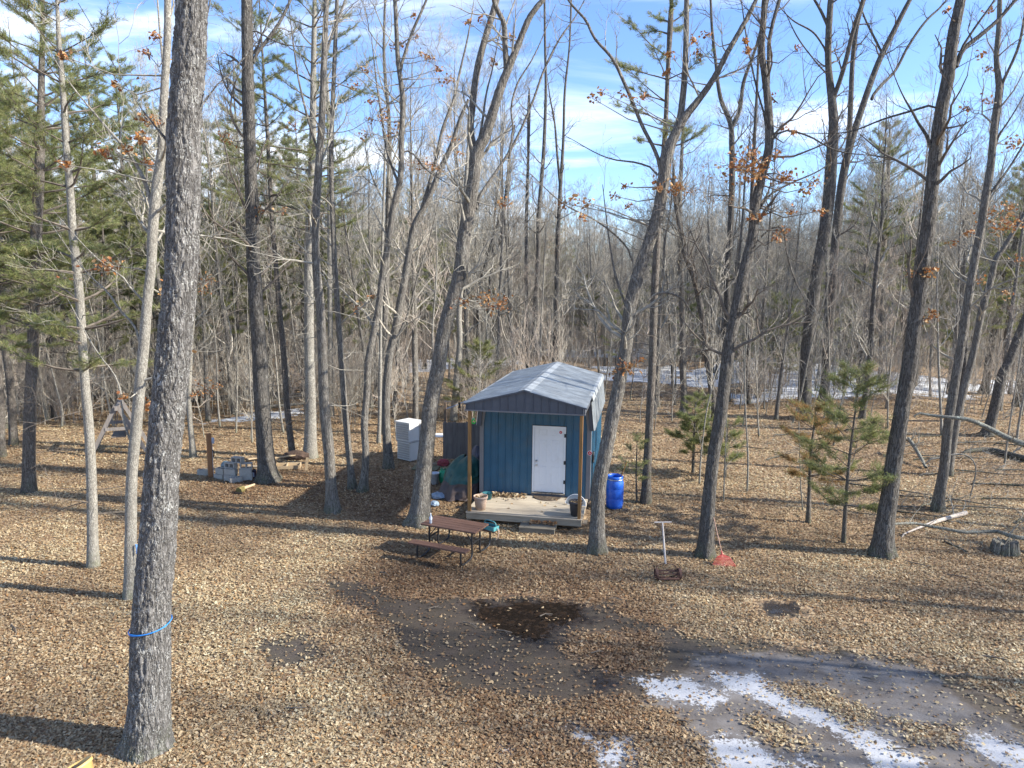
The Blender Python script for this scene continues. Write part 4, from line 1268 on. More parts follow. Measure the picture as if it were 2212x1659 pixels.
# side and rear walls
for sx in (-1, 1):
    for i in range(6):
        a, b = i * LEN / 6, (i + 1) * LEN / 6
        v, f = ribbed(a, b - 0.004, 0.16, 2.62, phase=0.05)
        w = np.stack([sx * (HB - v[:, 1] - 0.02), PD + v[:, 0], v[:, 2]], -1)
        link('wall_panel', MB().add(w, None, [q[::-1] for q in f] if sx < 0 else f).mesh('wall_panel'), shed, M_TEAL)
rear = MB()
rear.prism([(-HB + 0.03, 0.16), (HB - 0.03, 0.16), (HB - 0.03, KN + 0.1), (1.56, ZFS - 0.06), (0, ZR - 0.06), (-1.56, ZFS - 0.06), (-HB + 0.03, KN + 0.1)], 'y', PD + LEN - 0.06, PD + LEN - 0.02)
rear.build('rear_wall', M_TEAL, shed)
MB().box(-HB + 0.06, HB - 0.06, PD + 0.06, PD + LEN - 0.08, 0.06, 0.2).build('floor_frame', M_RIM, shed)
# corner boards: upright, then leaning in under the roof
for sx in (-1, 1):
    m = MB()
    m.prism([(sx * (HB + 0.012), ZD + 0.0), (sx * (HB + 0.012), KN), (sx * 1.60, 3.19), (sx * 1.475, 3.19), (sx * (HB - 0.115), KN), (sx * (HB - 0.115), ZD + 0.0)], 'y', PD - 0.045, PD - 0.021)
    m.box(*sorted((sx * HB, sx * (HB + 0.012))), PD - 0.021, PD + 0.10, ZD - 0.1, KN)
    m.build('corner_board', M_TRIM, shed)
    m = MB()
    m.prism([(sx * (HB + 0.085), KN - 0.06), (sx * 1.655, ZFS - 0.01), (sx * 1.58, ZFS - 0.09), (sx * (HB - 0.04), KN - 0.06)], 'y', PD - 0.10, PD - 0.05)
    m.build('rake_board', M_SLATE, shed)
# gable over the porch
gm = MB()
gm.prism([(-WH - 0.03, ZFB), (WH + 0.03, ZFB), (WH + 0.03, ZFS - 0.035), (0, ZR - 0.035), (-WH - 0.03, ZFS - 0.035)], 'y', 0.0, 0.03)
for i in range(-7, 8):
    x = i * 0.2286
    zt = ZFS - 0.05 + (ZR - ZFS) * (1 - abs(x) / WH)
    gm.prism([(x - 0.02, 0.001), (x - 0.008, -0.017), (x + 0.008, -0.017), (x + 0.02, 0.001)], 'z', ZFB + 0.014, zt)
gable = gm.build('gable', M_SLATE, shed)
MB().box(-WH - 0.05, WH + 0.05, -0.024, 0.045, ZFB - 0.022, ZFB + 0.012).build('gable_trim', M_TRIM, gable)
for sx in (-1, 1):
    MB().box(*sorted((sx * (WH - 0.11), sx * (WH - 0.01))), 0.045, PD - 0.06, ZFB - 0.02, ZFB + 0.12).build('porch_beam', M_POST, shed)
    MB().box(*sorted((sx * (WH + 0.012), sx * (WH + 0.03))), 0.032, PD - 0.10, ZFB - 0.01, ZFS - 0.03).build('porch_side_trim', M_SLATE, shed)
MB().box(-WH + 0.11, WH - 0.11, 0.04, PD - 0.03, ZFB + 0.02, ZFB + 0.04).build('porch_ceiling', M_SLATE, shed)
# roof
roof = bpy.data.objects.new('roof', None)
COL.objects.link(roof)
roof.parent = shed
rl = PD + LEN + 0.10


def roof_sheet(p0, p1, y0, y1, rib=0.13, h=0.032):
    """ribbed sheet from p0 (upper edge x,z) to p1 (lower edge), between y0 and y1"""
    v, f = ribbed(y0, y1, 0, 1, rib, h)
    p0, p1 = np.array(p0), np.array(p1)
    d = p1 - p0
    nrm = np.array((-d[1], d[0])) / np.linalg.norm(d)
    if nrm[1] < 0:
        nrm = -nrm
    q = p0[None] + d[None] * v[:, 2:3] - nrm[None] * v[:, 1:2]
    return np.stack([q[:, 0], v[:, 0], q[:, 1]], -1), f


for sx in (-1, 1):
    n = 8
    for i in range(n):
        a = -0.05 + i * (rl + 0.05) / n
        b = -0.05 + (i + 1) * (rl + 0.05) / n
        lift_ = 0.0015 * (i % 2)
        v, f = roof_sheet((0.0, ZR + lift_), (sx * (WH + 0.075), ZFS - 0.012 + lift_), a, b + 0.02)
        link('roof_panel', MB().add(v, None, f).mesh('roof_panel'), roof, M_GALV)
    n = 6
    for i in range(n):
        a = PD - 0.12 + i * (rl - PD + 0.12) / n
        b = PD - 0.12 + (i + 1) * (rl - PD + 0.12) / n
        v, f = roof_sheet((sx * (WH + 0.05), ZFS + 0.012), (sx * (HB + 0.09), KN - 0.05), a, b)
        link('roof_panel', MB().add(v, None, f).mesh('roof_panel'), roof, M_GALV)
    m = MB()
    k = (ZR - ZFS) / (WH + 0.075)
    m.prism([(0, ZR + 0.028), (sx * 0.17, ZR + 0.028 - 0.17 * k), (sx * 0.17, ZR + 0.020 - 0.17 * k), (0, ZR + 0.020)], 'y', -0.065, rl + 0.015)
    m.build('ridge_cap', M_GALV, roof)
    m = MB()
    m.prism([(sx * 1.60, ZFS + 0.036), (sx * 1.70, ZFS + 0.025), (sx * 1.745, ZFS - 0.12), (sx * 1.735, ZFS - 0.12), (sx * 1.69, ZFS + 0.015), (sx * 1.60, ZFS + 0.026)], 'y', PD - 0.13, rl + 0.01)
    m.build('knee_flashing', M_GALV, roof)
# eave edge of the porch roof, bright on the right
for sx in (-1, 1):
    MB().prism([(0, ZR + 0.004), (sx * (WH + 0.08), ZFS - 0.008), (sx * (WH + 0.08), ZFS - 0.05), (0, ZR - 0.038)], 'y', -0.058, -0.05).build('verge_trim', M_SLATE, roof)
# posts
for sx in (-1, 1):
    MB().box(sx * 1.555 - 0.045, sx * 1.555 + 0.045, 0.05, 0.14, ZD, ZFB - 0.023, 0.006).build('post', M_POST, shed)
# door
door = MB()
dx0, dx1 = DL + 0.03, DL + DW - 0.03
door.box(dx0, dx1, PD - 0.012, PD + 0.03, DZ0 + 0.012, DZ1 - 0.03)
d = link('door', door.mesh('door'), shed, M_WHITE)
pw_ = (dx1 - dx0)
for cx_ in (0.29, 0.71):
    for (za, zb) in ((0.11, 0.40), (0.47, 0.80), (0.865, 0.965)):
        x0, x1 = dx0 + (cx_ - 0.135) * pw_, dx0 + (cx_ + 0.135) * pw_
        hh = DZ1 - DZ0
        z0, z1 = DZ0 + za * hh, DZ0 + zb * hh
        p = MB()
        y0 = PD - 0.012
        o4 = [(x0, y0 - .001, z0), (x1, y0 - .001, z0), (x1, y0 - .001, z1), (x0, y0 - .001, z1)]

        def inset(k, y):
            return [(x0 + k, y, z0 + k), (x1 - k, y, z0 + k), (x1 - k, y, z1 - k), (x0 + k, y, z1 - k)]
        rings = [inset(0, y0 - .0005), inset(0.008, y0 - 0.006), inset(0.018, y0 - 0.006), inset(0.026, y0 - .001), inset(0.045, y0 - .005)]
        vv = [q for r_ in rings for q in r_]
        ff = [(4 * a + j, 4 * a + (j + 1) % 4, 4 * a + 4 + (j + 1) % 4, 4 * a + 4 + j) for a in range(4) for j in range(4)] + [(16, 17, 18, 19)]
        p.add(vv, None, ff)
        link('door_panel', p.mesh('door_panel'), d, M_WHITE)
m = MB()
for (a, b, z0, z1) in ((DL - 0.03, dx0 - 0.004, DZ0, DZ1 + 0.03), (dx1 + 0.004, DL + DW + 0.03, DZ0, DZ1 + 0.03), (dx0 - 0.004, dx1 + 0.004, DZ1 - 0.026, DZ1 + 0.03)):
    m.box(a, b, PD - 0.03, PD + 0.05, z0, z1)
m.build('door_frame', M_WHITE, shed)
m = MB().box(DL - 0.045, DL - 0.031, PD - 0.024, PD + 0.02, DZ0, DZ1 + 0.045)
m.box(DL + DW + 0.031, DL + DW + 0.045, PD - 0.024, PD + 0.02, DZ0, DZ1 + 0.045).box(DL - 0.045, DL + DW + 0.045, PD - 0.024, PD + 0.02, DZ1 + 0.031, DZ1 + 0.05)
m.build('door_surround', M_BLACKM, shed)
for zz in (0.72, 1.32, 2.15):
    MB().box(dx1 + 0.012, DL + DW + 0.032, PD - 0.045, PD - 0.031, zz, zz + 0.11).build('hinge', M_BLACKM, d)
for zz, rr in ((DZ0 + 0.97, 0.032), (DZ0 + 0.84, 0.030)):
    m = MB()
    Mx = Matrix.Translation((dx0 + 0.07, PD - 0.012, zz)) @ Matrix.Rotation(R(90), 4, 'X')
    m.lathe([(0, 0), (rr, 0), (rr, 0.012), (0.014, 0.016), (0.014, 0.035), (rr * 0.9, 0.045), (rr * 0.9, 0.06), (0.0, 0.068)], sides=16, M=Mx)
    m.build('handle' if zz < 1.3 else 'deadbolt', M_SILVER, d, True)
MB().box(DL - 0.03, DL + DW + 0.03, PD - 0.07, PD + 0.03, DZ0 - 0.035, DZ0 - 0.002, 0.004).build('threshold', M_SILVER, shed)
MB().box(DL - 0.05, DL + DW + 0.05, PD - 0.05, PD + 0.02, ZD + 0.002, DZ0 - 0.036).build('sill_board', M_SLATE, shed)


def octagon_sign(name, c, r, axis, parent):
    """red octagon with a white border and a small white roof mark"""
    def oct_(rad, y0, y1):
        return [(c[0] + rad * math.cos(R(22.5 + 45 * k)), c[1] + rad * math.sin(R(22.5 + 45 * k))) for k in range(8)], axis, y0, y1
    y = c[2]
    o_ = MB().prism(*oct_(r, y - 0.004, y)).build(name, M_SIGNW, parent)
    MB().prism(*oct_(r * 0.84, y - 0.0055, y - 0.0042)).build('sign_face', M_RED, o_)
    k = r * 0.42
    MB().prism([(c[0] - k, c[1] - k * .75), (c[0], c[1] + k * .85), (c[0] + k, c[1] - k * .75), (c[0] + k * .5, c[1] - k * .75), (c[0], c[1] + k * .1), (c[0] - k * .5, c[1] - k * .75)], 'y', y - 0.0075, y - 0.0057).build('sign_mark', M_SIGNW, o_)
    return o_


octagon_sign('door_sticker', (dx1 - 0.10, DZ1 - 0.145, PD - 0.0125), 0.055, 'y', d)
# deck: joists round it and boards across
m = MB()
for z0, z1 in ((0.10, ZD - 0.03),):
    m.box(-WH, WH, 0.0, 0.04, z0, z1).box(-WH, -WH + 0.04, 0.04, PD - 0.02, z0, z1).box(WH - 0.04, WH, 0.04, PD - 0.02, z0, z1)
    for k in range(-3, 4):
        m.box(k * 0.4 - 0.02, k * 0.4 + 0.02, 0.041, PD - 0.02, z0 + 0.01, z1)
deck = m.build('deck', M_RIM, shed)
nb = 14
rng = random.Random(4)
for i in range(nb):
    w = (PD + 0.0) / nb
    ov = rng.uniform(-0.006, 0.012)
    MB().box(-WH - 0.02 - ov, WH + 0.02 + ov, -0.02 + i * w + 0.004, -0.02 + (i + 1) * w - 0.003, ZD - 0.028, ZD + rng.uniform(-0.002, 0.002), 0.003).build('plank', M_DECK, deck)
MB().box(WH + 0.022, WH + 0.14, 0.2, 0.5, ZD - 0.19, ZD - 0.16).build('ledger_block', M_RIM, deck)


def shed_pt(u, v, z):
    return shed_m @ Vector((u, v, z))


shed_m = Matrix.Translation((SHED[0], SHED[1], 0)) @ Matrix.Rotation(-SHED[2], 4, 'Z')
# sign and hose at the right corner
sg = thing('security_sign', 'small red octagonal sign with white border on the right corner of the shed', 'sign', shed_pt(HB - 0.02, PD - 0.046, 1.72), -SHED[2])
o = octagon_sign('sign_plate', (0, 0, 0), 0.075, 'y', sg)
hz = thing('hanging_cable', 'dark coiled cable hanging at the right front corner of the shed', 'cable', shed_pt(HB + 0.03, PD + 0.10, 0), -SHED[2])
m = MB()
for k in range(5):
    r_ = 0.075 + 0.008 * k
    m.tube([(0.012 + 0.012 * k, 0.05 + r_ * math.sin(t), 1.62 - 0.06 + 1.7 * r_ * math.cos(t)) for t in np.linspace(0, 6.28, 18)], 0.008, 6)
m.build('coil', M_BLACKM, hz)
m = MB()
m.tube([(0.01, -0.03, 1.5), (0.02, -0.02, 1.1), (0.015, 0.0, 0.6), (0.03, 0.02, 0.1), (0.06, -0.1, 0.03), (0.2, -0.3, 0.03)], 0.008, 6)
m.tube([(0.02, 0.08, 1.45), (0.025, 0.09, 0.9), (0.03, 0.07, 0.3), (0.05, 0.05, 0.03)], 0.008, 6)
m.build('tail', M_BLACKM, hz)
MB().box(0.0, 0.07, 0.02, 0.09, 1.60, 1.70, 0.006).build('hook', M_SLATE, hz)

# ------------------------------------------------------------------ things on and beside the porch


def leaf_pile(name, label, box, n, seed, heap=0.06, surf=None, cat='leaves'):
    """box: local u0,u1,v0,v1,z on the shed frame"""
    rng = np.random.default_rng(seed)
    u = rng.beta(1.3, 1.6, n) * (box[1] - box[0]) + box[0]
    v = box[3] - (1 - rng.beta(1.8, 1.1, n)) * (box[3] - box[2])
    z = box[4] + 0.008 + rng.random(n) * heap
    p = np.array([shed_pt(a, b, c)[:] for a, b, c in zip(u, v, z)])
    c = PALETTE[rng.choice(len(PALETTE), n, p=PWT)] * rng.uniform(0.7, 1.2, (n, 1))
    me = leaf_mesh(name, p, rng.uniform(0.07, 0.12, n), 0.5, c, rng)
    return tag(link(name, me, None, M_LEAF), label, None, None, 'stuff')


leaf_pile('dry_leaves', 'dry leaves blown against the wall at the back left of the porch', (-1.45, -0.2, 1.45, 1.9, ZD), 260, 4)
leaf_pile('dry_leaves', 'few dry leaves scattered on the porch boards', (-1.5, 1.5, 0.2, 1.8, ZD), 36, 6, 0.004)


def pot(name, label, u, v, r, h, mat, soil, seed):
    t = thing(name, label, 'plant pot', shed_pt(u, v, ZD), -SHED[2])
    m = MB().lathe([(0, 0.004), (r * 0.66, 0.004), (r * 0.9, h * 0.80), (r * 0.9, h * 0.81), (r, h * 0.82), (r * 1.02, h), (r * 0.93, h), (r * 0.88, h * 0.86), (r * 0.8, h * 0.84)], sides=28)
    m.build('pot_body', mat, t, True)
    MB().lathe([(r * 0.86, h * 0.80), (r * 0.5, h * 0.84), (0.0, h * 0.86)], sides=20).build('soil', soil, t, True)
    rng = np.random.default_rng(seed)
    n = 40
    a, rr = rng.uniform(0, 6.28, n), r * 0.75 * np.sqrt(rng.random(n))
    me = leaf_mesh('leaves', np.stack([rr * np.cos(a), rr * np.sin(a), h * 0.87 + rng.random(n) * 0.03], -1), rng.uniform(0.05, 0.09, n), 0.6, PALETTE[rng.integers(0, 6, n)], rng)
    tag(link('leaves', me, t, M_LEAF), None, None, None, 'stuff')
    return t


M_CLAY = plain('tan_clay', (0.42, 0.31, 0.24), 0.75, 0, 0.12, 5, 0.1, 30)
M_DKPOT = plain('dark_grey_plastic', (0.055, 0.052, 0.055), 0.55, 0, 0.15, 5)
M_SOIL = plain('potting_soil', (0.09, 0.065, 0.045), 0.95, 0, 0.4, 25, 0.5, 60)
pot('plant_pot', 'tan clay plant pot beside the left porch post', -1.28, 0.30, 0.205, 0.40, M_CLAY, M_SOIL, 1)
pot('plant_pot', 'dark grey plant pot behind the right porch post', 1.43, 0.36, 0.20, 0.42, M_DKPOT, M_SOIL, 2)
# half-round pane leaning at the right wall
m, nt, b = newmat('frosted_pane')
b.inputs['Base Color'].default_value = (0.55, 0.60, 0.62, 1)
b.inputs['Roughness'].default_value = 0.3
b.inputs['Transmission Weight'].default_value = 0.45
b.inputs['IOR'].default_value = 1.2
fan = thing('fan_shaped_pane', 'half round clear pane leaning behind the dark grey pot', 'window pane', shed_pt(1.34, 1.28, ZD), -SHED[2] - R(4))
arc = [(0.30 * math.cos(t), 0.30 * math.sin(t)) for t in np.linspace(0, math.pi, 20)]
p = MB().prism(arc, 'y', -0.004, 0.004).build('pane', m, fan)
f = MB().tube([(0.305 * math.cos(t), 0, 0.305 * math.sin(t) + 0.008) for t in np.linspace(0, math.pi, 24)], 0.011, 6)
f.tube([(-0.305, 0, 0.008), (0.305, 0, 0.008)], 0.010, 6)
for t in (0.6, 1.05, 1.57, 2.1, 2.55):
    f.tube([(0.09 * math.cos(t), 0, 0.09 * math.sin(t)), (0.3 * math.cos(t), 0, 0.3 * math.sin(t))], 0.005, 5)
f.build('pane_frame', M_SIGNW, fan)
fan.rotation_euler = (R(-10), 0, -SHED[2] - R(4))
# door mat: half round, dark
mat_ = MB().prism([(0.42 * math.cos(t), -0.42 * math.sin(t)) for t in np.linspace(0, math.pi, 24)], 'z', 0.0, 0.014)
M_MAT = plain('coir_mat', (0.075, 0.055, 0.04), 0.95, 0, 0.5, 14, 0.6, 90, dirt=(0.2, 0.15, 0.09), dscale=6)
dm = mat_.build('door_mat', M_MAT)
dm.location = shed_pt(0.42, PD - 0.075, ZD + 0.005)
dm.rotation_euler = (0, 0, -SHED[2])
tag(dm, 'dark half round mat lying in front of the white door', 'door mat')
# step
stp = G(1120, 1150), G(1198, 1156)
sy = math.atan2(stp[1].y - stp[0].y, stp[1].x - stp[0].x)
sw = (stp[1] - stp[0]).length
st = thing('porch_step', 'low grey wooden step box in front of the porch, leaves on top', 'step', stp[0], sy)
for (a, b, z1) in ((0.0, 0.30, 0.15), (0.305, 0.58, 0.148)):
    MB().box(0, sw, a, b, 0.115, z1, 0.006).build('tread', M_STEPW, st)
MB().box(0.01, sw - 0.01, 0.008, 0.045, 0.0, 0.114, 0.004).build('riser', M_STEPW, st)
for x in (0.01, sw - 0.05):
    MB().box(x, x + 0.04, 0.046, 0.56, 0.0, 0.114).build('side_board', M_STEPW, st)
rg = np.random.default_rng(9)
n = 120
u, v = rg.uniform(0.25, sw - 0.02, n), 0.57 - 0.36 * rg.beta(1, 2, n)
lp = np.stack([u, v, 0.153 + rg.random(n) * 0.05], -1)
me = leaf_mesh('dry_leaves', lp, rg.uniform(0.06, 0.10, n), 0.5, PALETTE[rg.choice(8, n, p=PWT)] * np.array((1.05, 0.8, 0.62)), rg)
lo = link('dry_leaves', me, None, M_LEAF)
lo.location, lo.rotation_euler = st.location, (0, 0, sy)
tag(lo, 'rust brown dry leaves lying on the porch step', None, None, 'stuff')

# ------------------------------------------------------------------ picnic table
tz = 0.74
fl, fr, bl = G(908, 1131, tz), G(1027, 1151, tz), G(930, 1109, tz)
tx = (fr - fl)
tl = tx.length
ta = math.atan2(tx.y, tx.x)
td = 0.74
pt = thing('picnic_table', 'dark red wooden picnic table with black steel tube legs and two benches', 'picnic table', Vector((fl.x, fl.y, 0)), ta)
for i in range(5):
    w = td / 5
    MB().box(0, tl, i * w + 0.004, (i + 1) * w - 0.004, tz - 0.04, tz, 0.004).build('table_board', M_REDWOOD, pt)
bz, bo = 0.44, 0.30
for s in (-1, 1):
    y0 = -bo - 0.25 if s < 0 else td + bo
    for i in range(2):
        MB().box(-0.02, tl + 0.02, y0 + i * 0.128, y0 + i * 0.128 + 0.122, bz - 0.04, bz, 0.004).build('bench_board', M_REDWOOD, pt)
for x in (0.17, tl - 0.17):
    for s in (-1, 1):
        yc = td / 2 + s * 0.22
        yb = -bo - 0.125 if s < 0 else td + bo + 0.125
        # one bent tube: table leg down, foot along the ground, up to the bench
        lg = MB()
        P = [(x, yc, tz - 0.045), (x, yc, 0.35), (x, yc, 0.10), (x, yc + s * 0.035, 0.035), (x, yc + s * 0.12, 0.022), (x, yb - s * 0.12, 0.022), (x, yb - s * 0.03, 0.05), (x, yb, 0.13), (x, yb, bz - 0.045)]
        lg.tube(catmull(P, 34), 0.024, 10)
        lg.build('leg', M_BLACKM, pt, True)
        MB().box(x - 0.02, x + 0.02, yb - 0.12, yb + 0.12, bz - 0.048, bz - 0.041).build('bench_bracket', M_BLACKM, pt)
    MB().box(x - 0.02, x + 0.02, 0.05, td - 0.05, tz - 0.052, tz - 0.041).build('top_bracket', M_BLACKM, pt)
    MB().box(x - 0.012, x + 0.012, td / 2 - 0.20, td / 2 + 0.20, 0.36, 0.40).build('crossbar', M_BLACKM, pt)
    sx = 1 if x < tl / 2 else -1
    MB().tube([(x, td / 2 - 0.22, 0.42), (x + sx * 0.22, td / 2 - 0.18, tz - 0.045)], 0.012, 6).build('brace', M_BLACKM, pt)
pm = Matrix.Translation(pt.location) @ Matrix.Rotation(ta, 4, 'Z')
# bottle
m, nt, b = newmat('clear_bottle')
b.inputs['Base Color'].default_value = (0.62, 0.72, 0.85, 1)
b.inputs['Roughness'].default_value = 0.12
b.inputs['Transmission Weight'].default_value = 0.5
bt = thing('plastic_bottle', 'clear pale blue plastic bottle standing on the picnic table', 'bottle', pm @ Vector((0.22, 0.13, tz + 0.001)))
MB().lathe([(0, 0.0), (0.034, 0.002), (0.036, 0.02), (0.034, 0.09), (0.036, 0.10), (0.036, 0.17), (0.016, 0.215), (0.014, 0.235)], sides=18).build('bottle_body', m, bt, True)
MB().lathe([(0.016, 0.235), (0.016, 0.26), (0.0, 0.262)], sides=14).build('cap', M_SIGNW, bt)
MB().lathe([(0.0365, 0.10), (0.0372, 0.101), (0.0372, 0.165), (0.0365, 0.166)], sides=18).build('bottle_label', plain('pale_label', (0.55, 0.62, 0.75), 0.5), bt)
# teal tote on the far bench
M_TOTE = plain('teal_plastic', (0.08, 0.28, 0.30), 0.45, 0, 0.15, 5)
tt = thing('tool_tote', 'open teal plastic tote on the right end of the far bench', 'tote', pm @ Vector((tl - 0.16, td + bo + 0.125, bz + 0.001)), ta - R(16))
m = MB()
m.box(-0.20, 0.20, -0.10, 0.10, 0.0, 0.010)
for (a, b2, c_, d_) in ((-0.20, 0.20, -0.11, -0.10), (-0.20, 0.20, 0.10, 0.11), (-0.21, -0.20, -0.10, 0.10), (0.20, 0.21, -0.10, 0.10)):
    m.box(a, b2, c_, d_, 0.0, 0.11, 0.002)
m.build('tray', M_TOTE, tt)
MB().tube(catmull([(-0.2, 0, 0.10), (-0.17, 0, 0.19), (0, 0, 0.22), (0.17, 0, 0.19), (0.2, 0, 0.10)], 16), 0.012, 8).build('carry_handle', M_TOTE, tt, True)
MB().box(-0.15, 0.10, -0.06, 0.06, 0.011, 0.06, 0.01).build('contents', M_DKPOT, tt)
MB().tube(catmull([(0.21, 0.02, 0.06), (0.28, 0.0, 0.02), (0.31, -0.04, -0.1), (0.27, -0.08, -0.2)], 12), 0.012, 6).build('hose_end', M_CLAY, tt)

# ------------------------------------------------------------------ left of the shed
M_RESIN = plain('pale_resin', (0.62, 0.62, 0.60), 0.5, 0, 0.05, 3, dirt=(0.35, 0.34, 0.31), damt=0.35)
M_RESIN2 = plain('grey_resin', (0.36, 0.35, 0.335), 0.5, 0, 0.06, 3, dirt=(0.2, 0.19, 0.17), damt=0.4)
cb = G(866, 1000)
cb.y += 0.4
for k, (z0, dx, lab) in enumerate(((0.0, 0.04, 'pale ribbed plastic cabinet, lower one of the stack of two'), (0.745, 0.0, 'pale ribbed plastic cabinet with lid, upper one of the stack of two'))):
    t = thing('storage_cabinet', lab, 'cabinet', (cb.x + dx, cb.y + 0.05, z0), R(-38 + 3 * k), 'stacked plastic cabinets')
    W_, D_, H_ = 0.72, 0.72, 0.70
    # body with ribs on the left face
    MB().box(-W_ / 2, W_ / 2, -0.0, D_, 0.0, H_, 0.012).build('body', M_RESIN, t)
    for i in range(7):
        z = 0.06 + i * 0.088
        MB().prism([(z, -0.024), (z + 0.062, -0.024), (z + 0.075, 0.0), (z - 0.006, 0.0)], 'x', -W_ / 2 + 0.04, W_ / 2 - 0.04)
        q = MB()
        q.prism([(-0.0005, z - 0.004), (-0.020, z + 0.004), (-0.020, z + 0.056), (-0.0005, z + 0.070)], 'x', -W_ / 2 + 0.05, W_ / 2 - 0.05)
        q.build('louvre', M_RESIN2, t)
    MB().box(-W_ / 2 - 0.02, W_ / 2 + 0.02, -0.035, D_ + 0.02, H_ + 0.001, H_ + 0.042, 0.012).build('lid', M_RESIN if k else M_RESIN2, t)
    MB().box(W_ / 2 + 0.0005, W_ / 2 + 0.02, D_ * 0.72, D_ - 0.03, 0.03, H_ - 0.03, 0.006).build('corner_rib', M_RESIN2, t)
# folding table
f0, f1 = G(888, 942, 0.82), G(958, 943, 0.82)
ft = thing('folding_table', 'white folding table behind the leaning forked oak', 'table', (f0.x, f0.y, 0), math.atan2(f1.y - f0.y, f1.x - f0.x))
fw = (f1 - f0).length + 0.25
MB().box(0, fw, 0, 0.62, 0.78, 0.82, 0.012).build('table_top', M_SIGNW, ft)
for x in (0.12, fw - 0.12):
    for y in (0.08, 0.54):
        MB().tube([(x, y, 0.0), (x, y, 0.78)], 0.013, 8).build('leg', M_DKPOT, ft)
    MB().tube([(x, 0.08, 0.42), (x, 0.54, 0.42)], 0.009, 6).build('leg_bar', M_DKPOT, ft)
    MB().tube([(x, 0.31, 0.42), (fw / 2, 0.31, 0.77)], 0.009, 6).build('brace', M_DKPOT, ft)
# wooden screen
s0, s1 = G(957, 996), G(1045, 998)
sc_ = thing('wooden_screen', 'old dark grey board screen standing left of the shed', 'fence', (s0.x, s0.y, 0), math.atan2(s1.y - s0.y, s1.x - s0.x))
sw = (s1 - s0).length
nbd = 9
rr = random.Random(3)
for i in range(nbd):
    w = sw / nbd
    h = 1.52 + rr.uniform(-0.02, 0.02)
    x0 = i * w
    MB().prism([(x0 + 0.001, 0.10), (x0 + w - 0.001, 0.10), (x0 + w - 0.001, h - 0.025), (x0 + w - 0.018, h), (x0 + 0.018, h), (x0 + 0.001, h - 0.025)], 'y', -0.02 + rr.uniform(-.004, .004), 0.0).build('board', M_GREYWOOD, sc_)
for z in (0.35, 1.25):
    MB().box(0, sw, 0.005, 0.045, z, z + 0.09).build('rail', M_GREYWOOD, sc_)
for x in (0.02, sw - 0.12):
    MB().box(x, x + 0.09, 0.046, 0.136, 0.0, 1.5).build('post', M_GREYWOOD, sc_)
# line post and clothes line
lp0 = G(960, 990)
pp = thing('line_post', 'thin brown wooden post rising behind the board screen', 'post', (lp0.x, lp0.y + 0.35, 0))
MB().box(-0.05, 0.05, -0.05, 0.05, 0, 2.15, 0.006).build('post_shaft', woodmat('brown_post', (0.19, 0.14, 0.10), (0.08, 0.06, 0.045), 'Z'), pp)
MB().box(-0.05, 0.22, -0.02, 0.02, 2.151, 2.19).build('post_arm', M_GREYWOOD, pp)
a = V(962, 883, lp0.y + 0.35)
b_ = V(992, 872, lp0.y + 0.1)
cl = thing('clothes_line', 'blue and white line running from the brown post towards the shed eave', 'rope', a)
MB().tube([Vector((0, 0, 0)), (b_ - a) * 0.5 - Vector((0, 0, 0.02)), b_ - a, (b_ - a) * 2.0 + Vector((0, 0.2, 0.0))], 0.014, 6).build('line', plain('blue_white_line', (0.35, 0.47, 0.68), 0.6, 0, 0.4, 18), cl)
MB().box(b_.x - a.x - 0.03, b_.x - a.x + 0.05, b_.y - a.y - 0.02, b_.y - a.y + 0.02, b_.z - a.z - 0.16, b_.z - a.z + 0.05).build('clip', M_BLACKM, cl)
gh = thing('green_ornament', 'bright green plastic spinner hanging beside the left porch post', 'ornament', V(1023, 911, 21.3))
M_LIME = plain('lime_plastic', (0.05, 0.62, 0.10), 0.4)
MB().tube([(0.055 * math.cos(t), 0, 0.055 * math.sin(t)) for t in np.linspace(0, 6.2, 16)], 0.022, 6).build('ring', M_LIME, gh)
MB().tube([(0, 0, 0.06), (0.01, 0, 0.14), (0.0, 0, 0.4), (0.25, -0.1, 0.9)], 0.006, 5).build('hanging_cord', M_LIME, gh)
MB().box(-0.05, 0.05, -0.012, 0.012, 0.075, 0.115, 0.005).build('wing', plain('pale_green_plastic', (0.25, 0.55, 0.35), 0.4), gh)
# bucket, gas tank
bk = G(939, 1045)
t = thing('bucket', 'white plastic bucket next to the green gas tank', 'bucket', bk)
MB().lathe([(0, 0.0), (0.125, 0.0), (0.15, 0.36), (0.158, 0.36), (0.158, 0.385), (0.146, 0.385), (0.125, 0.03), (0, 0.03)], sides=24).build('bucket_body', plain('bucket_white', (0.62, 0.66, 0.72), 0.4), t, True)
MB().tube(catmull([(-0.155, 0, 0.34), (-0.13, -0.12, 0.25), (0, -0.17, 0.22), (0.13, -0.12, 0.25), (0.155, 0, 0.34)], 16), 0.004, 5).build('bail', M_SILVER, t)
gk = G(958, 1042)
t = thing('gas_tank', 'green steel gas tank standing beside the white bucket', 'gas tank', gk)
M_GTANK = plain('green_tank_paint', (0.02, 0.30, 0.15), 0.4, 0, 0.12, 5, dirt=(0.05, 0.12, 0.07))
MB().lathe([(0.10, 0.0), (0.125, 0.0), (0.125, 0.045), (0.15, 0.06), (0.165, 0.10), (0.165, 0.20), (0.169, 0.205), (0.169, 0.225), (0.165, 0.23), (0.165, 0.34), (0.14, 0.395), (0.08, 0.425), (0.0, 0.43)], sides=28).build('tank_body', M_GTANK, t, True)
q = MB()
th = np.linspace(0.5, 5.8, 26)
inner = [(0.10 * math.cos(k), 0.10 * math.sin(k)) for k in th]
q.tube([(x, y, 0.47) for x, y in inner], 0.012, 6)
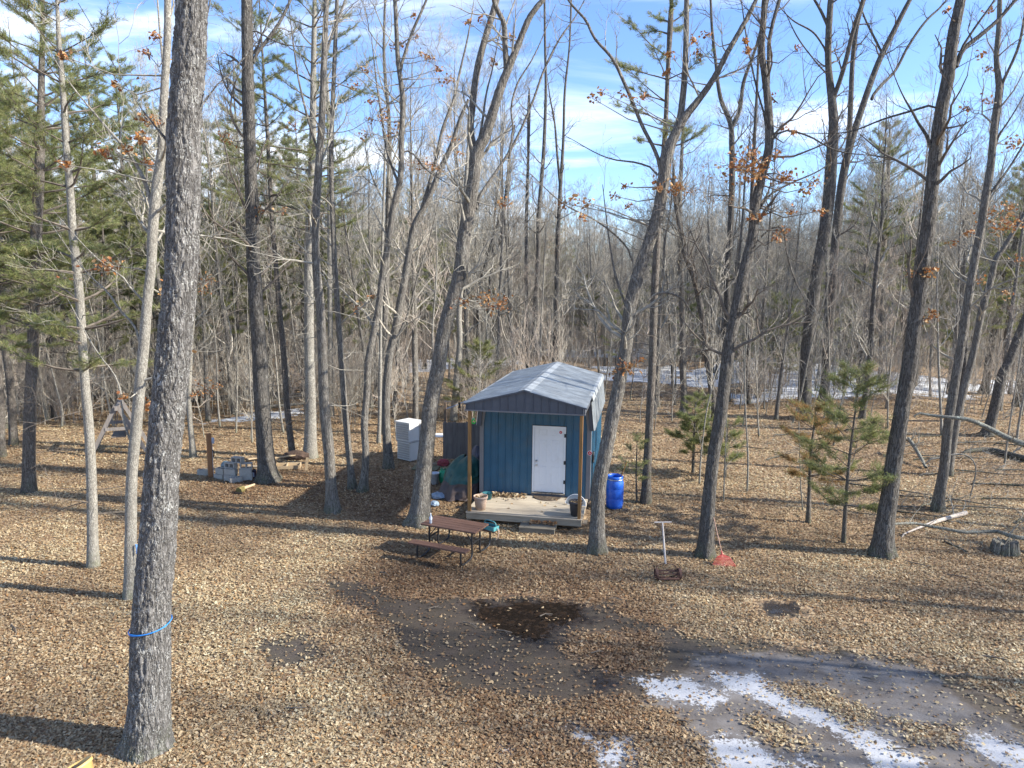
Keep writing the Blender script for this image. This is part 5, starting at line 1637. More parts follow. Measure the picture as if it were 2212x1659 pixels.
for k in (0, 8, 17, 25):
    q.box(inner[k][0] - 0.012, inner[k][0] + 0.012, inner[k][1] - 0.012, inner[k][1] + 0.012, 0.40, 0.47)
q.build('collar', M_GTANK, t)
MB().lathe([(0.022, 0.425), (0.022, 0.47), (0.03, 0.475), (0.03, 0.495), (0, 0.5)], sides=12).build('valve', M_SILVER, t)
# tarp-covered mound
M_TARP = plain('green_tarp', (0.018, 0.075, 0.062), 0.42, 0, 0.25, 6, 0.25, 22, 0.5, dirt=(0.07, 0.11, 0.10), damt=0.5)
M_TARPB = plain('brown_tarp', (0.085, 0.065, 0.062), 0.6, 0, 0.25, 6, 0.25, 22)
tp = G(990, 1082)
tp.y += 0.55


def drape(zlo, zhi, seed, r0, hmax, off=0.0):
    na, nz = 72, 26
    A, Zp = np.meshgrid(np.arange(na) * 2 * math.pi / na, np.linspace(zlo, zhi, nz))
    prof = np.sqrt(np.clip(1 - (Zp / hmax) ** 2.6, 0, 1)) ** 0.9
    folds = 0.055 * np.sin(A * 9 + 3 * vnoise(A * 1.5 + seed, Zp * 2)) * (1 - Zp / hmax) ** 0.7 + 0.30 * (fbm(np.cos(A) * 1.6 + seed, np.sin(A) * 1.6, Zp * 1.6) - 0.5) + 0.10 * (1 - np.abs(2 * vnoise(np.cos(A) * 4 + seed, np.sin(A) * 4, Zp * 5) - 1))
    rx = r0[0] * prof * (1 + folds * 1.3) + off
    ry = r0[1] * prof * (1 + folds * 1.3) + off
    X = rx * np.cos(A) + 0.22 * (Zp / hmax)
    Y = ry * np.sin(A) + 0.25 * (Zp / hmax)
    v = np.stack([X, Y, Zp + 0.03 * np.sin(A * 5 + seed)], -1).reshape(-1, 3)
    i = np.arange(nz - 1)[:, None] * na
    j = np.arange(na)[None]
    k = (j + 1) % na
    f = np.stack([i + j, i + k, i + na + k, i + na + j], -1).reshape(-1, 4)
    return MB().add(v, None, f)


t = thing('covered_mound', 'green tarpaulin over a brown one draped on a heap left of the porch', 'tarpaulin', tp)
drape(-0.03, 1.24, 3.0, (0.60, 0.62), 1.25).build('brown_sheet', M_TARPB, t, True)
drape(0.52, 1.255, 3.0, (0.60, 0.62), 1.26, 0.022).build('green_sheet', M_TARP, t, True)
# grey cover behind the tarp and dark bags
gb = V(1028, 1000, 21.6)


def lump(name, label, cat, loc, r, mat, seed, sq=1.0, kind=None):
    bm = bmesh.new()
    bmesh.ops.create_icosphere(bm, subdivisions=3, radius=1.0)
    me = bpy.data.meshes.new(name)
    bm.to_mesh(me)
    bm.free()
    n = len(me.vertices)
    co = np.zeros(n * 3, np.float32)
    me.vertices.foreach_get('co', co)
    co = co.reshape(-1, 3)
    k = 1 + 0.55 * (fbm(co[:, 0] * 2.2 + seed, co[:, 1] * 2.2, co[:, 2] * 2.2) - 0.5) + 0.18 * (1 - np.abs(2 * vnoise(co[:, 0] * 4 + seed, co[:, 1] * 4, co[:, 2] * 4) - 1) - 0.5)
    co = co * k[:, None] * np.array(r)
    co[:, 2] = np.maximum(co[:, 2], -0.6 * r[2]) + 0.6 * r[2]
    me.vertices.foreach_set('co', co.ravel())
    me.update()
    o = link(name, me, None, mat)
    o.location = loc
    return tag(o, label, cat, None, kind)


M_BLUEP = plain('blue_grey_plastic', (0.22, 0.29, 0.37), 0.35, 0, 0.3, 6, 0.3, 15)
M_GREYC = plain('grey_cover', (0.12, 0.11, 0.13), 0.7, 0, 0.2, 6, 0.3, 20)
gq = G(1030, 1040)
lump('grey_cover', 'grey cloth cover bunched between the tarpaulin and the shed wall', 'cover', (gq.x, gq.y + 0.5, 0.0), (0.28, 0.3, 0.68), M_GREYC, 5.0)
w1 = G(950, 1076)
lump('plastic_sheet', 'crumpled blue grey plastic sheet left of the tarpaulin', 'plastic sheet', w1, (0.26, 0.2, 0.12), M_BLUEP, 7.0)
w2 = G(938, 1092)
lump('plastic_bag', 'small crumpled blue grey bag near the foot of the leaning forked oak', 'plastic bag', w2, (0.15, 0.13, 0.09), M_BLUEP, 9.0)
w3 = G(955, 1012)
lump('red_rag', 'red rag lying behind the green gas tank', 'rag', w3 + Vector((0, 0.4, 0)), (0.22, 0.12, 0.16), plain('red_cloth', (0.30, 0.06, 0.07), 0.8), 11.0)
w4 = G(906, 1013)
t = MB().box(-0.45, 0.5, -0.3, 0.3, 0.0, 0.035, 0.004).build('plywood_sheet', plain('mossy_plywood', (0.12, 0.125, 0.08), 0.85, 0, 0.3, 5))
t.location, t.rotation_euler = w4 + Vector((0.2, 0.1, 0.005)), (0, 0, R(-6))
tag(t, 'mossy flat board lying on the leaves behind the leaning forked oak', 'board')
w5 = G(975, 1018)
t = MB().box(-0.9, 0.6, -0.045, 0.045, 0.0, 0.09, 0.004).build('timber', M_RIM)
t.location, t.rotation_euler = w5 + Vector((0.1, 0.9, 0.0)), (0, 0, R(4))
tag(t, 'brown timber lying behind the green gas tank', 'timber')
t = thing('small_bin', 'low teal plastic bin behind the tan clay pot', 'bin', shed_pt(-1.30, 1.3, ZD), -SHED[2])
MB().lathe([(0.0, 0.01), (0.12, 0.01), (0.15, 0.2), (0.16, 0.2), (0.14, 0.2), (0.11, 0.02), (0, 0.02)], sides=20).build('bin_body', plain('teal_bin', (0.03, 0.14, 0.17), 0.5), t, True)

# ------------------------------------------------------------------ barrel
br = G(1327, 1096)
t = thing('plastic_barrel', 'tall open blue plastic barrel behind the leaning oak right of the shed', 'barrel', br)
M_BLUEB = plain('blue_barrel', (0.012, 0.10, 0.52), 0.35, 0, 0.18, 4, 0.05, 10, 0.5, dirt=(0.10, 0.2, 0.45), dscale=4)
prof = [(0, 0.0), (0.21, 0.0), (0.245, 0.03), (0.262, 0.12), (0.262, 0.30), (0.256, 0.32), (0.262, 0.34), (0.264, 0.60), (0.258, 0.62), (0.264, 0.64), (0.255, 0.80), (0.232, 0.865), (0.228, 0.90), (0.238, 0.905), (0.238, 0.94), (0.230, 1.0), (0.220, 1.0), (0.215, 0.94), (0.22, 0.88), (0.245, 0.7), (0.245, 0.1), (0.2, 0.03), (0, 0.03)]
MB().lathe(prof, sides=36).build('barrel_body', M_BLUEB, t, True)
MB().lathe([(0.238, 0.885), (0.246, 0.89), (0.246, 0.905), (0.238, 0.91)], sides=36).build('rim_band', M_SILVER, t, True)
hd = thing('garden_tool', 'brown wooden tool handle sticking up out of the blue barrel', 'tool', br)
MB().tube([(-0.05, 0.05, 0.04), (0.18, 0.0, 0.95), (0.32, -0.02, 1.42)], 0.014, 8).build('shaft', M_POST, hd)

# ------------------------------------------------------------------ mower and rake
mw = G(1442, 1251)
t = thing('reel_mower', 'old rusty push reel mower with a weathered wooden T handle', 'lawn mower', mw, R(4))
M_RUST = plain('rusty_iron', (0.085, 0.045, 0.035), 0.85, 0, 0.45, 14, 0.3, 50, dirt=(0.16, 0.07, 0.03), dscale=9)
M_OLDW = woodmat('old_handle_wood', (0.40, 0.37, 0.35), (0.24, 0.21, 0.19), 'Z')
for s in (-1, 1):
    Mx = Matrix.Translation((s * 0.27, 0, 0.125)) @ Matrix.Rotation(R(90), 4, 'Y')
    q = MB()
    q.lathe([(0.125, -0.028), (0.128, -0.02), (0.128, 0.02), (0.125, 0.028), (0.108, 0.024), (0.108, -0.024), (0.125, -0.028)], sides=28, M=Mx)
    q.lathe([(0.0, -0.03), (0.03, -0.03), (0.03, 0.03), (0.0, 0.03)], sides=12, M=Mx)
    for k in range(5):
        a_ = k * 2 * math.pi / 5
        q.tube([Mx @ Vector((0.025 * math.cos(a_), 0.025 * math.sin(a_), 0)), Mx @ Vector((0.11 * math.cos(a_), 0.11 * math.sin(a_), 0))], 0.010, 5)
    q.build('wheel', M_RUST, t)
for k in range(5):
    a0 = k * 2 * math.pi / 5
    P = [(x, 0.075 * math.cos(a0 + x * 2.2), 0.115 + 0.075 * math.sin(a0 + x * 2.2)) for x in np.linspace(-0.235, 0.235, 12)]
    MB().tube(P, 0.011, 5).build('reel_blade', M_RUST, t)
MB().tube([(-0.27, 0, 0.125), (0.27, 0, 0.125)], 0.014, 8).build('axle', M_RUST, t)
MB().tube([(-0.24, 0.10, 0.17), (0.24, 0.10, 0.17)], 0.016, 8).build('tie_bar', M_RUST, t)
MB().tube([(-0.24, -0.11, 0.05), (0.24, -0.11, 0.05)], 0.026, 10).build('roller', M_RUST, t)
MB().tube(catmull([(-0.24, 0.02, 0.14), (-0.21, 0.16, 0.25), (-0.06, 0.20, 0.29), (0.06, 0.20, 0.29), (0.21, 0.16, 0.25), (0.24, 0.02, 0.14)], 22), 0.010, 6).build('yoke', M_RUST, t)
hp0, hp1 = Vector((0, 0.20, 0.28)), V(1431, 1129, mw.y + 0.75) - mw
hp1 = Matrix.Rotation(-R(4), 3, 'Z') @ hp1
MB().tube([hp0, hp0.lerp(hp1, .5), hp1], [0.024, 0.022, 0.021], 8).build('handle_shaft', M_OLDW, t)
MB().tube([hp1 + Vector((-0.20, 0, 0.01)), hp1 + Vector((0.22, 0, 0.01))], 0.017, 8).build('cross_grip', M_OLDW, t)
rk = G(1563, 1222)
t = thing('leaf_rake', 'red fan leaf rake leaning against the dark oak trunk', 'rake', rk)
M_RAKE = plain('red_rake_plastic', (0.42, 0.075, 0.06), 0.5, 0, 0.15, 6)
ht = V(1540, 1112, rk.y + 0.55) - rk
hb_ = Vector((-0.02, 0.16, 0.30))
MB().tube([hb_, hb_.lerp(ht, 0.5), ht], 0.012, 7).build('rake_handle', woodmat('rake_wood', (0.40, 0.26, 0.20), (0.25, 0.15, 0.11), 'Z'), t)
MB().tube([hb_ + (ht - hb_) * 0.02, hb_ - (ht - hb_) * 0.09], [0.016, 0.024], 8).build('socket', M_RAKE, t)
for i in range(17):
    f_ = (i - 8) / 8
    r0 = hb_ - (ht - hb_) * 0.07
    P = [r0, Vector((f_ * 0.16, 0.06, 0.19)), Vector((f_ * 0.255, 0.0, 0.05)), Vector((f_ * 0.27, -0.035, 0.02)), Vector((f_ * 0.27, -0.04, 0.0))]
    MB().tube(P, 0.0075, 4).build('tine', M_RAKE, t)
MB().tube([Vector((-0.19, 0.04, 0.145)), Vector((0, 0.045, 0.15)), Vector((0.19, 0.04, 0.145))], 0.010, 5).build('tine_brace', M_RAKE, t)

# ------------------------------------------------------------------ concrete blocks
M_CONC = plain('concrete_block', (0.36, 0.345, 0.315), 0.95, 0, 0.18, 6, 0.4, 70, 0.1, dirt=(0.13, 0.13, 0.10), dscale=5, damt=0.5)


def block_mesh():
    """two-cored block 0.40 x 0.19 x 0.19, cores running up z"""
    bm = bmesh.new()
    W2, D2, Hh = 0.198, 0.097, 0.194
    xs = [-W2, -W2 + 0.033, -0.017, 0.017, W2 - 0.033, W2]
    ys = [-D2, -D2 + 0.032, D2 - 0.032, D2]
    for z in (0, Hh):
        pass
    V_ = {}
    for zi, z in enumerate((0, Hh)):
        for i, x in enumerate(xs):
            for j, y in enumerate(ys):
                V_[i, j, zi] = bm.verts.new((x, y, z))
    holes = {(1, 1), (3, 1)}
    for i in range(5):
        for j in range(3):
            if (i, j) in holes:
                q = [(i, j), (i + 1, j), (i + 1, j + 1), (i, j + 1)]
                for a in range(4):
                    b = (a + 1) % 4
                    bm.faces.new((V_[(*q[a], 1)], V_[(*q[b], 1)], V_[(*q[b], 0)], V_[(*q[a], 0)]))
                continue
            bm.faces.new((V_[i, j, 1], V_[i + 1, j, 1], V_[i + 1, j + 1, 1], V_[i, j + 1, 1]))
            bm.faces.new((V_[i, j + 1, 0], V_[i + 1, j + 1, 0], V_[i + 1, j, 0], V_[i, j, 0]))
    for i in range(5):
        bm.faces.new((V_[i, 0, 0], V_[i + 1, 0, 0], V_[i + 1, 0, 1], V_[i, 0, 1]))
        bm.faces.new((V_[i + 1, 3, 0], V_[i, 3, 0], V_[i, 3, 1], V_[i + 1, 3, 1]))
    for j in range(3):
        bm.faces.new((V_[0, j + 1, 0], V_[0, j, 0], V_[0, j, 1], V_[0, j + 1, 1]))
        bm.faces.new((V_[5, j, 0], V_[5, j + 1, 0], V_[5, j + 1, 1], V_[5, j, 1]))
    bmesh.ops.recalc_face_normals(bm, faces=bm.faces[:])
    me = bpy.data.meshes.new('concrete_block')
    bm.to_mesh(me)
    bm.free()
    me.materials.append(M_CONC)
    return me


BLK = block_mesh()
bp = G(513, 1037)


def block(label, dx, dy, z, rz=0.0, side=False):
    o = link('concrete_block', BLK)
    o.location = (bp.x + dx, bp.y + dy, z + (0.097 if side else 0))
    o.rotation_euler = (R(90) if side else 0, 0, R(rz))
    if side:
        o.location.y += 0.097 * math.cos(R(rz))
    return tag(o, label, 'concrete block', 'concrete blocks heaped by the dark tree')


block('topmost concrete block of the heap, its two holes facing the viewer', 0.02, 0.10, 0.585, -14, True)
block('concrete block under the topmost one on the left, holes facing the viewer', -0.22, 0.12, 0.39, -18, True)
block('concrete block under the topmost one on the right, holes facing the viewer', 0.26, 0.10, 0.388, 14, True)
block('second row block of the heap, middle one, plain face forward', -0.22, 0.02, 0.195, -8)
block('second row block of the heap nearest the dark tree, holes upward', 0.27, 0.05, 0.193, 16)
block('second row block at the far left of the heap', -0.62, 0.22, 0.16, -30)
block('bottom block at the front left corner of the heap, half buried in leaves', -0.22, -0.02, -0.005, -6)
block('bottom block of the heap under the right column', 0.28, 0.06, -0.004, 14)
block('bottom block at the left end of the heap beside the wooden post', -0.66, 0.20, -0.04, -24)
block('broken looking block lying tilted at the front of the heap', 0.02, -0.20, -0.03, 40)
lb = G(438, 1027)
o = link('concrete_block', BLK)
o.location, o.rotation_euler = (lb.x, lb.y + 0.1, -0.004), (0, 0, R(3))
tag(o, 'single concrete block lying left of the wooden post', 'concrete block', 'concrete blocks heaped by the dark tree')
bag = G(488, 1020)
lump('plastic_sack', 'pale blue and teal plastic sack lying behind the left of the block heap', 'sack', (bag.x - 0.1, bag.y + 0.35, 0), (0.2, 0.16, 0.19), plain('blue_sack', (0.13, 0.19, 0.22), 0.6, 0, 0.5, 9), 21.0)
# post with outlet
po = G(455, 1030)
t = thing('outlet_post', 'reddish wooden post with a grey outlet box beside the concrete blocks', 'post', po, R(38))
MB().box(-0.07, 0.07, -0.07, 0.07, 0, 1.52, 0.008).build('post_shaft', woodmat('red_post', (0.30, 0.155, 0.075), (0.14, 0.07, 0.035), 'Z'), t)
MB().box(0.0705, 0.16, -0.08, 0.06, 1.16, 1.36, 0.015).build('outlet_box', plain('grey_outlet', (0.38, 0.42, 0.50), 0.35), t)
MB().tube([(0.09, -0.02, 1.16), (0.085, -0.02, 0.5), (0.085, -0.02, 0.0)], 0.016, 8).build('conduit', plain('grey_conduit', (0.42, 0.42, 0.45), 0.45), t)
MB().tube([(0.1, -0.04, 0.95), (0.13, -0.05, 0.8), (0.11, -0.04, 0.7)], 0.015, 6).build('cord_plug', M_BLACKM, t)
jg = G(548, 1031)
t = thing('oil_jug', 'small dark navy jug with a white label against the dark tree', 'jug', jg, R(-20))
MB().box(-0.09, 0.09, -0.06, 0.06, 0, 0.27, 0.02).build('jug_body', plain('navy_plastic', (0.012, 0.014, 0.05), 0.4), t)
MB().box(-0.01, 0.08, -0.0635, -0.0605, 0.04, 0.19).build('jug_label', plain('jug_label_blue', (0.62, 0.68, 0.80), 0.5), t)
MB().lathe([(0.03, 0.27), (0.028, 0.31), (0, 0.312)], (0.04, 0, 0), 12).build('cap', M_BLACKM, t)
MB().tube(catmull([(-0.07, 0, 0.26), (-0.05, 0, 0.31), (0.0, 0, 0.31), (0.02, 0, 0.27)], 10), 0.012, 6).build('jug_handle', M_BLACKM, t)
# lumber behind the dark tree
fr0 = G(592, 1016)
t = thing('timber_grid', 'small open frame of pale lumber lying right of the dark tree', 'lumber frame', fr0, R(12))
for (a, b2, c_, d_) in ((0, 0.86, 0, 0.04), (0.05, 0.90, 0.5, 0.54), (0, 0.04, 0.041, 0.499), (0.40, 0.44, 0.041, 0.499), (0.86, 0.90, 0.041, 0.499)):
    MB().box(a, b2, c_, d_, 0.02, 0.13, 0.003).build('stud', M_PALEWOOD, t)
b0, b1 = G(590, 1000), G(657, 992)
t = MB().box(-0.15, (b1 - b0).length + 0.1, -0.045, 0.045, 0.16, 0.20, 0.003).build('lumber_board', M_PALEWOOD)
t.location, t.rotation_euler = b0, (0, R(-1.5), math.atan2(b1.y - b0.y, b1.x - b0.x))
tag(t, 'long pale board lying across behind the small lumber frame', 'board')
sk = G(661, 1016)
t = MB().prism([(-0.045, 0.0), (0.045, 0.0), (0.05, 0.46), (-0.04, 0.46)], 'y', -0.02, 0.02).build('wooden_stake', M_PALEWOOD)
t.location, t.rotation_euler = sk, (R(-4), R(6), R(10))
tag(t, 'short pale wooden stake at the end of the long board', 'stake')
for i, (p0_, p1_, lb_) in enumerate((((538, 1000), (562, 996), 'upper pale plank between the block heap and the dark tree'), ((538, 1012), (562, 1012), 'lower brown plank between the block heap and the dark tree'))):
    a, b_ = G(*p0_), G(*p1_)
    t = MB().box(-0.1, (b_ - a).length + 0.4, -0.07, 0.07, 0.0, 0.04, 0.003).build('plank_offcut', M_PALEWOOD if i == 0 else M_RIM)
    t.location, t.rotation_euler = a + Vector((0, 0.15, 0.10 - 0.08 * i)), (0, 0, math.atan2(b_.y - a.y, b_.x - a.x))
    tag(t, lb_, 'plank')
lg0, lg1 = G(516, 1066), G(550, 1050)
t = thing('split_log', 'short mossy split log with a dark underside in front of the block heap', 'log', lg0)
dl = lg1 - lg0
MB().tube([Vector((0, 0, 0.08)), dl * 0.25 + Vector((0, 0, 0.10))], [0.11, 0.10], 9).build('log_end', plain('mossy_log', (0.16, 0.13, 0.045), 0.9, 0, 0.5, 14), t)
MB().tube([dl * 0.255 + Vector((0, 0, 0.10)), dl * 0.6 + Vector((0, 0, 0.08)), dl + Vector((0, 0, 0.06))], [0.05, 0.045, 0.03], 7).build('log_shaft', M_PALEWOOD, t)
MB().box(-0.12, 0.12, -0.06, 0.02, -0.05, 0.05, 0.01).build('log_underside', plain('near_black_wood', (0.02, 0.015, 0.013), 0.6), t)  # near-black block set beneath the log end

# ------------------------------------------------------------------ A frame
c_ = V(264, 868, 27.6)
t = thing('swing_frame', 'weathered grey wooden A frame swing stand behind the pale trunks at the left', 'swing', (c_.x, 27.3, gzf(c_.x, 27.3)), R(24))
M_GREYB = woodmat('silvered_board', (0.24, 0.22, 0.205), (0.13, 0.115, 0.105), 'Z')
for y in (-0.75, 0.75):
    for s in (-1, 1):
        m = MB()
        foot, apex = Vector((s * 0.95, y, 0.0)), Vector((s * 0.03, y, c_.z - gzf(c_.x, 27.3)))
        d_ = (foot - apex)
        nrm = Vector((d_.z, 0, -d_.x)).normalized() * 0.07
        yo = 0.02 * s
        P = [apex + nrm, apex - nrm, foot - nrm, foot + nrm]
        m.prism([(p.x, p.z) for p in P], 'y', y + yo - 0.018, y + yo + 0.018)
        m.build('leg', M_GREYB, t)
    MB().box(-0.42, 0.42, y - 0.06, y - 0.041, 0.95, 1.07).build('cross_tie', M_GREYB, t)
MB().box(-0.05, 0.05, -0.9, 0.9, c_.z - gzf(c_.x, 27.3) - 0.16, c_.z - gzf(c_.x, 27.3) - 0.02).build('top_beam', M_GREYB, t)
MB().box(-0.25, 0.25, -0.55, 0.55, 0.62, 0.68).build('swing_seat', M_GREYWOOD, t)
MB().box(0.22, 0.26, -0.55, 0.55, 0.70, 1.15).build('swing_back', M_GREYWOOD, t)
for y in (-0.5, 0.5):
    MB().tube([(-0.2, y, 0.66), (0, y, 1.85)], 0.012, 5).build('chain', M_SLATE, t)

# ------------------------------------------------------------------ bottom left bowl, cord on the oak, tape
bw = G(172, 1672)
t = thing('tan_tub', 'round tan plastic tub tipped in the leaves at the foot of the nearest oak', 'tub', bw)
t.rotation_euler = (R(-12), R(-24), R(10))
M_TAN = plain('tan_plastic', (0.62, 0.40, 0.15), 0.45, 0, 0.08, 4)
MB().lathe([(0, -0.14), (0.15, -0.14), (0.185, 0.085), (0.20, 0.09), (0.205, 0.10), (0.20, 0.13), (0.188, 0.13), (0.175, 0.09), (0.14, -0.11), (0, -0.11)], sides=36).build('tub_body', M_TAN, t, True)
M_CORD = plain('blue_cord', (0.02, 0.20, 0.62), 0.5)
oakY = big.location.y
cc = V(325, 1350, oakY)
rc = 78 / 2 * depth(cc) / FPX + 0.022
m = MB()
m.tube([(rc * math.cos(a), rc * math.sin(a) * 1.0, 0.055 * math.cos(a - 0.25) + 0.012 * math.sin(2 * a)) for a in np.linspace(0, 6.283, 60)], 0.008, 6)
m.tube([(rc * math.cos(a), rc * math.sin(a), 0.050 * math.cos(a - 0.1) - 0.014) for a in np.linspace(3.2, 6.0, 30)], 0.007, 6)
o = m.build('tie_cord', M_CORD, None, True)
o.location = cc
tag(o, 'thin blue cord tied round the nearest oak trunk', 'cord')
tpY = GG(281, 1290).y
a = V(294, 1176, tpY - 0.08)
m = MB()
b_ = V(296, 1196, tpY - 0.08) - a
m.tube([Vector((0, 0, 0)), b_ * 0.5 + Vector((0.01, 0, 0)), b_], [0.022, 0.018, 0.02], 6)
m.tube([b_, b_ * 1.8 + Vector((0.02, 0, 0)), b_ * 3.4 + Vector((0.0, 0, 0))], 0.006, 5)
o = m.build('tape_strip', plain('blue_tape', (0.12, 0.28, 0.62), 0.5))
o.location = a
tag(o, 'strip of blue tape hanging on the pale slender trunk', 'tape')

# ------------------------------------------------------------------ fallen wood at the right
def branch(name, label, pts, bark, seed, twigs=8, cat='branch', group=None, sides=9, fine=True):
    """pts: 3-D points with radius"""
    rng = np.random.default_rng(seed)
    o0 = Vector(pts[0][:3])
    root = thing(name, label, cat, o0, 0, group)
    m = MB()
    q, r = trunk_tube(m, [Vector(p[:3]) - o0 for p in pts], [p[3] for p in pts], sides, 0.15, 0.0, 0.3, 0.10, 0, seed)
    link('limb', m.mesh('limb', True), root, BARK[bark])
    out = []
    for _ in range(twigs):
        i = rng.integers(1, len(q) - 1)
        d = turn(rng, unit(q[i + 1] - q[i]), 30, 80)
        d[2] = abs(d[2]) * 0.8
        grow(rng, out, q[i], d, rng.uniform(0.3, 1.1), max(0.006, r[i] * 0.35), 1, 0.05, (0, 3, 2), 0.25)
    if out:
        tag(link('twigs', tubes(out).mesh('twigs'), root, TWIG['mid']), None, None, None, 'stuff')
    return root


BARK['lichen'] = barkmat('lichen_bark', (0.24, 0.235, 0.20), (0.07, 0.065, 0.055), (0.42, 0.47, 0.40), 0.95, 1.6, 0.3, 0.5, False)
BARK['bare'] = barkmat('bare_wood', (0.52, 0.46, 0.40), (0.34, 0.29, 0.24), (0.50, 0.46, 0.42), 0.3, 1.6, 0.2, 0.3, False)


def vp(px, py, Y, w):
    p = V(px, py, Y)
    return (p.x, p.y, p.z, w / 2 * depth(p) / FPX)


YB = GG(2025, 1102).y
branch('fallen_limb', 'long lichen grey limb caught in the twin trunk and sloping down to the right',
       [vp(1975, 890, YB - 0.1, 4), vp(2010, 897, YB - 0.15, 6), (vp(2045, 901, YB - 0.35, 8)), vp(2089, 906, YB - 0.5, 9), vp(2143, 929, YB - 0.7, 11), vp(2176, 946, YB - 0.9, 12), vp(2212, 960, YB - 1.1, 13), vp(2330, 1012, YB - 1.6, 14), vp(2520, 1130, YB - 2.4, 15)], 'lichen', 70, 9)


def gp(px, py, z, w):
    p = G(px, py, z)
    return (p.x, p.y, p.z, w / 2 * depth(p) / FPX)


branch('fallen_branch', 'crooked lichen green branch reaching from the stump to the dark lichen spotted oak',
       [gp(1908, 1134, 0.35, 3), gp(1945, 1131, 0.36, 5), gp(1980, 1131, 0.34, 6), gp(2010, 1137, 0.30, 6), gp(2041, 1142, 0.28, 7), gp(2078, 1149, 0.25, 7), gp(2120, 1149, 0.26, 7), gp(2154, 1148, 0.30, 8), gp(2187, 1159, 0.32, 9), gp(2230, 1165, 0.30, 10), gp(2300, 1185, 0.15, 11)], 'lichen', 71, 10)
branch('fallen_branch', 'straight barkless pale log lying on the leaves behind the lichen green branch',
       [gp(1946, 1156, 0.06, 3), gp(1985, 1140, 0.08, 5), gp(2015, 1129, 0.08, 8), gp(2050, 1118, 0.08, 9), gp(2086, 1108, 0.08, 10)], 'bare', 72, 2)
branch('fallen_branch', 'white arching dead branch between the twin trunk and the dark oak',
       [vp(2000, 993, YB + .9, 3), vp(2025, 990, YB + .9, 4), vp(2050, 984, YB + .85, 4), vp(2078, 981, YB + .8, 4), vp(2098, 990, YB + .75, 3), vp(2108, 1010, YB + .7, 3), vp(2104, 1040, YB + .7, 3), vp(2096, 1072, YB + .7, 2)], 'pale', 73, 12)
branch('fallen_branch', 'lichen covered short limb leaning behind the dark lichen spotted oak',
       [gp(1960, 944, 0.7, 8), gp(1975, 965, 0.5, 8), gp(1990, 990, 0.25, 7), gp(2000, 1010, 0.05, 6)], 'lichen', 74, 8)
branch('fallen_branch', 'dark rotten log lying on the ground behind the twin trunk',
       [gp(2080, 975, 0.08, 8), gp(2140, 972, 0.1, 12), gp(2190, 985, 0.1, 14), gp(2260, 1000, 0.1, 15)], 'dark', 75, 3)
branch('fallen_branch', 'brown stick lying on the leaves below the barkless pale log',
       [gp(2030, 1165, 0.03, 3), gp(2060, 1178, 0.04, 4), gp(2090, 1192, 0.03, 3)], 'dark', 76, 3)
# stump
sg_ = G(2169, 1192)
stump = thing('stump', 'dark splintered stump at the right edge under the lichen green branch', 'stump', sg_)
m = MB()
na, nz = 56, 10
A, Zs = np.meshgrid(np.arange(na) * 2 * math.pi / na, np.linspace(-0.05, 1, nz))
flute = 1 - np.abs(np.sin(A * 5.5 + 1.2 * np.sin(A * 2)))
Rr = 0.31 * (1.12 - 0.22 * Zs) - 0.07 * flute ** 2 + 0.03 * (vnoise(A * 4, Zs * 2) - 0.5)
Hh = 0.27 + 0.14 * (vnoise(np.cos(A) * 5 + 3, np.sin(A) * 5, 0 * A) - 0.4)
v = np.stack([Rr * np.cos(A), Rr * np.sin(A), Zs * Hh], -1).reshape(-1, 3)
v = np.r_[v, [[0, 0, 0.2]]]
i, j = np.arange(nz - 1)[:, None] * na, np.arange(na)[None]
k = (j + 1) % na
m.add(v, [((nz - 1) * na + a, (nz - 1) * na + (a + 1) % na, nz * na) for a in range(na)], np.stack([i + j, i + k, i + na + k, i + na + j], -1).reshape(-1, 4))
m.build('stump_body', BARK['mid'], stump)
rng = np.random.default_rng(8)
q = MB()
for a in np.linspace(3.4, 6.1, 9):
    p = Vector((0.29 * math.cos(a), 0.29 * math.sin(a), 0))
    q.tube([p * 1.1, p + Vector((0, 0, 0.16)), p * 0.95 + Vector((0, 0, rng.uniform(0.24, 0.36)))], [0.035, 0.026, 0.008], 5)
q.build('splinters', BARK['pale'], stump)
sg2 = GG(2, 925)
m = MB()
trunk_tube(m, [(0, 0, 0), (0, 0, 0.5), (0.02, 0, 1.0)], [0.24, 0.22, 0.2], 16, 0.1, 0.5, 0.3, 0.1, 0, 4)
o = m.build('tree_stump', BARK['dark'], None, True)
o.location = sg2
tag(o, 'dark broken stump at the left edge beyond the grey pine', 'stump')
rt = GG(642, 992)
lump('root_mound', 'dark upturned root mound between the two pale trunks behind the lumber', 'root mound', rt, (0.5, 0.25, 0.2), plain('root_earth', (0.07, 0.045, 0.032), 0.95, 0, 0.5, 12, 0.6, 30), 31.0)

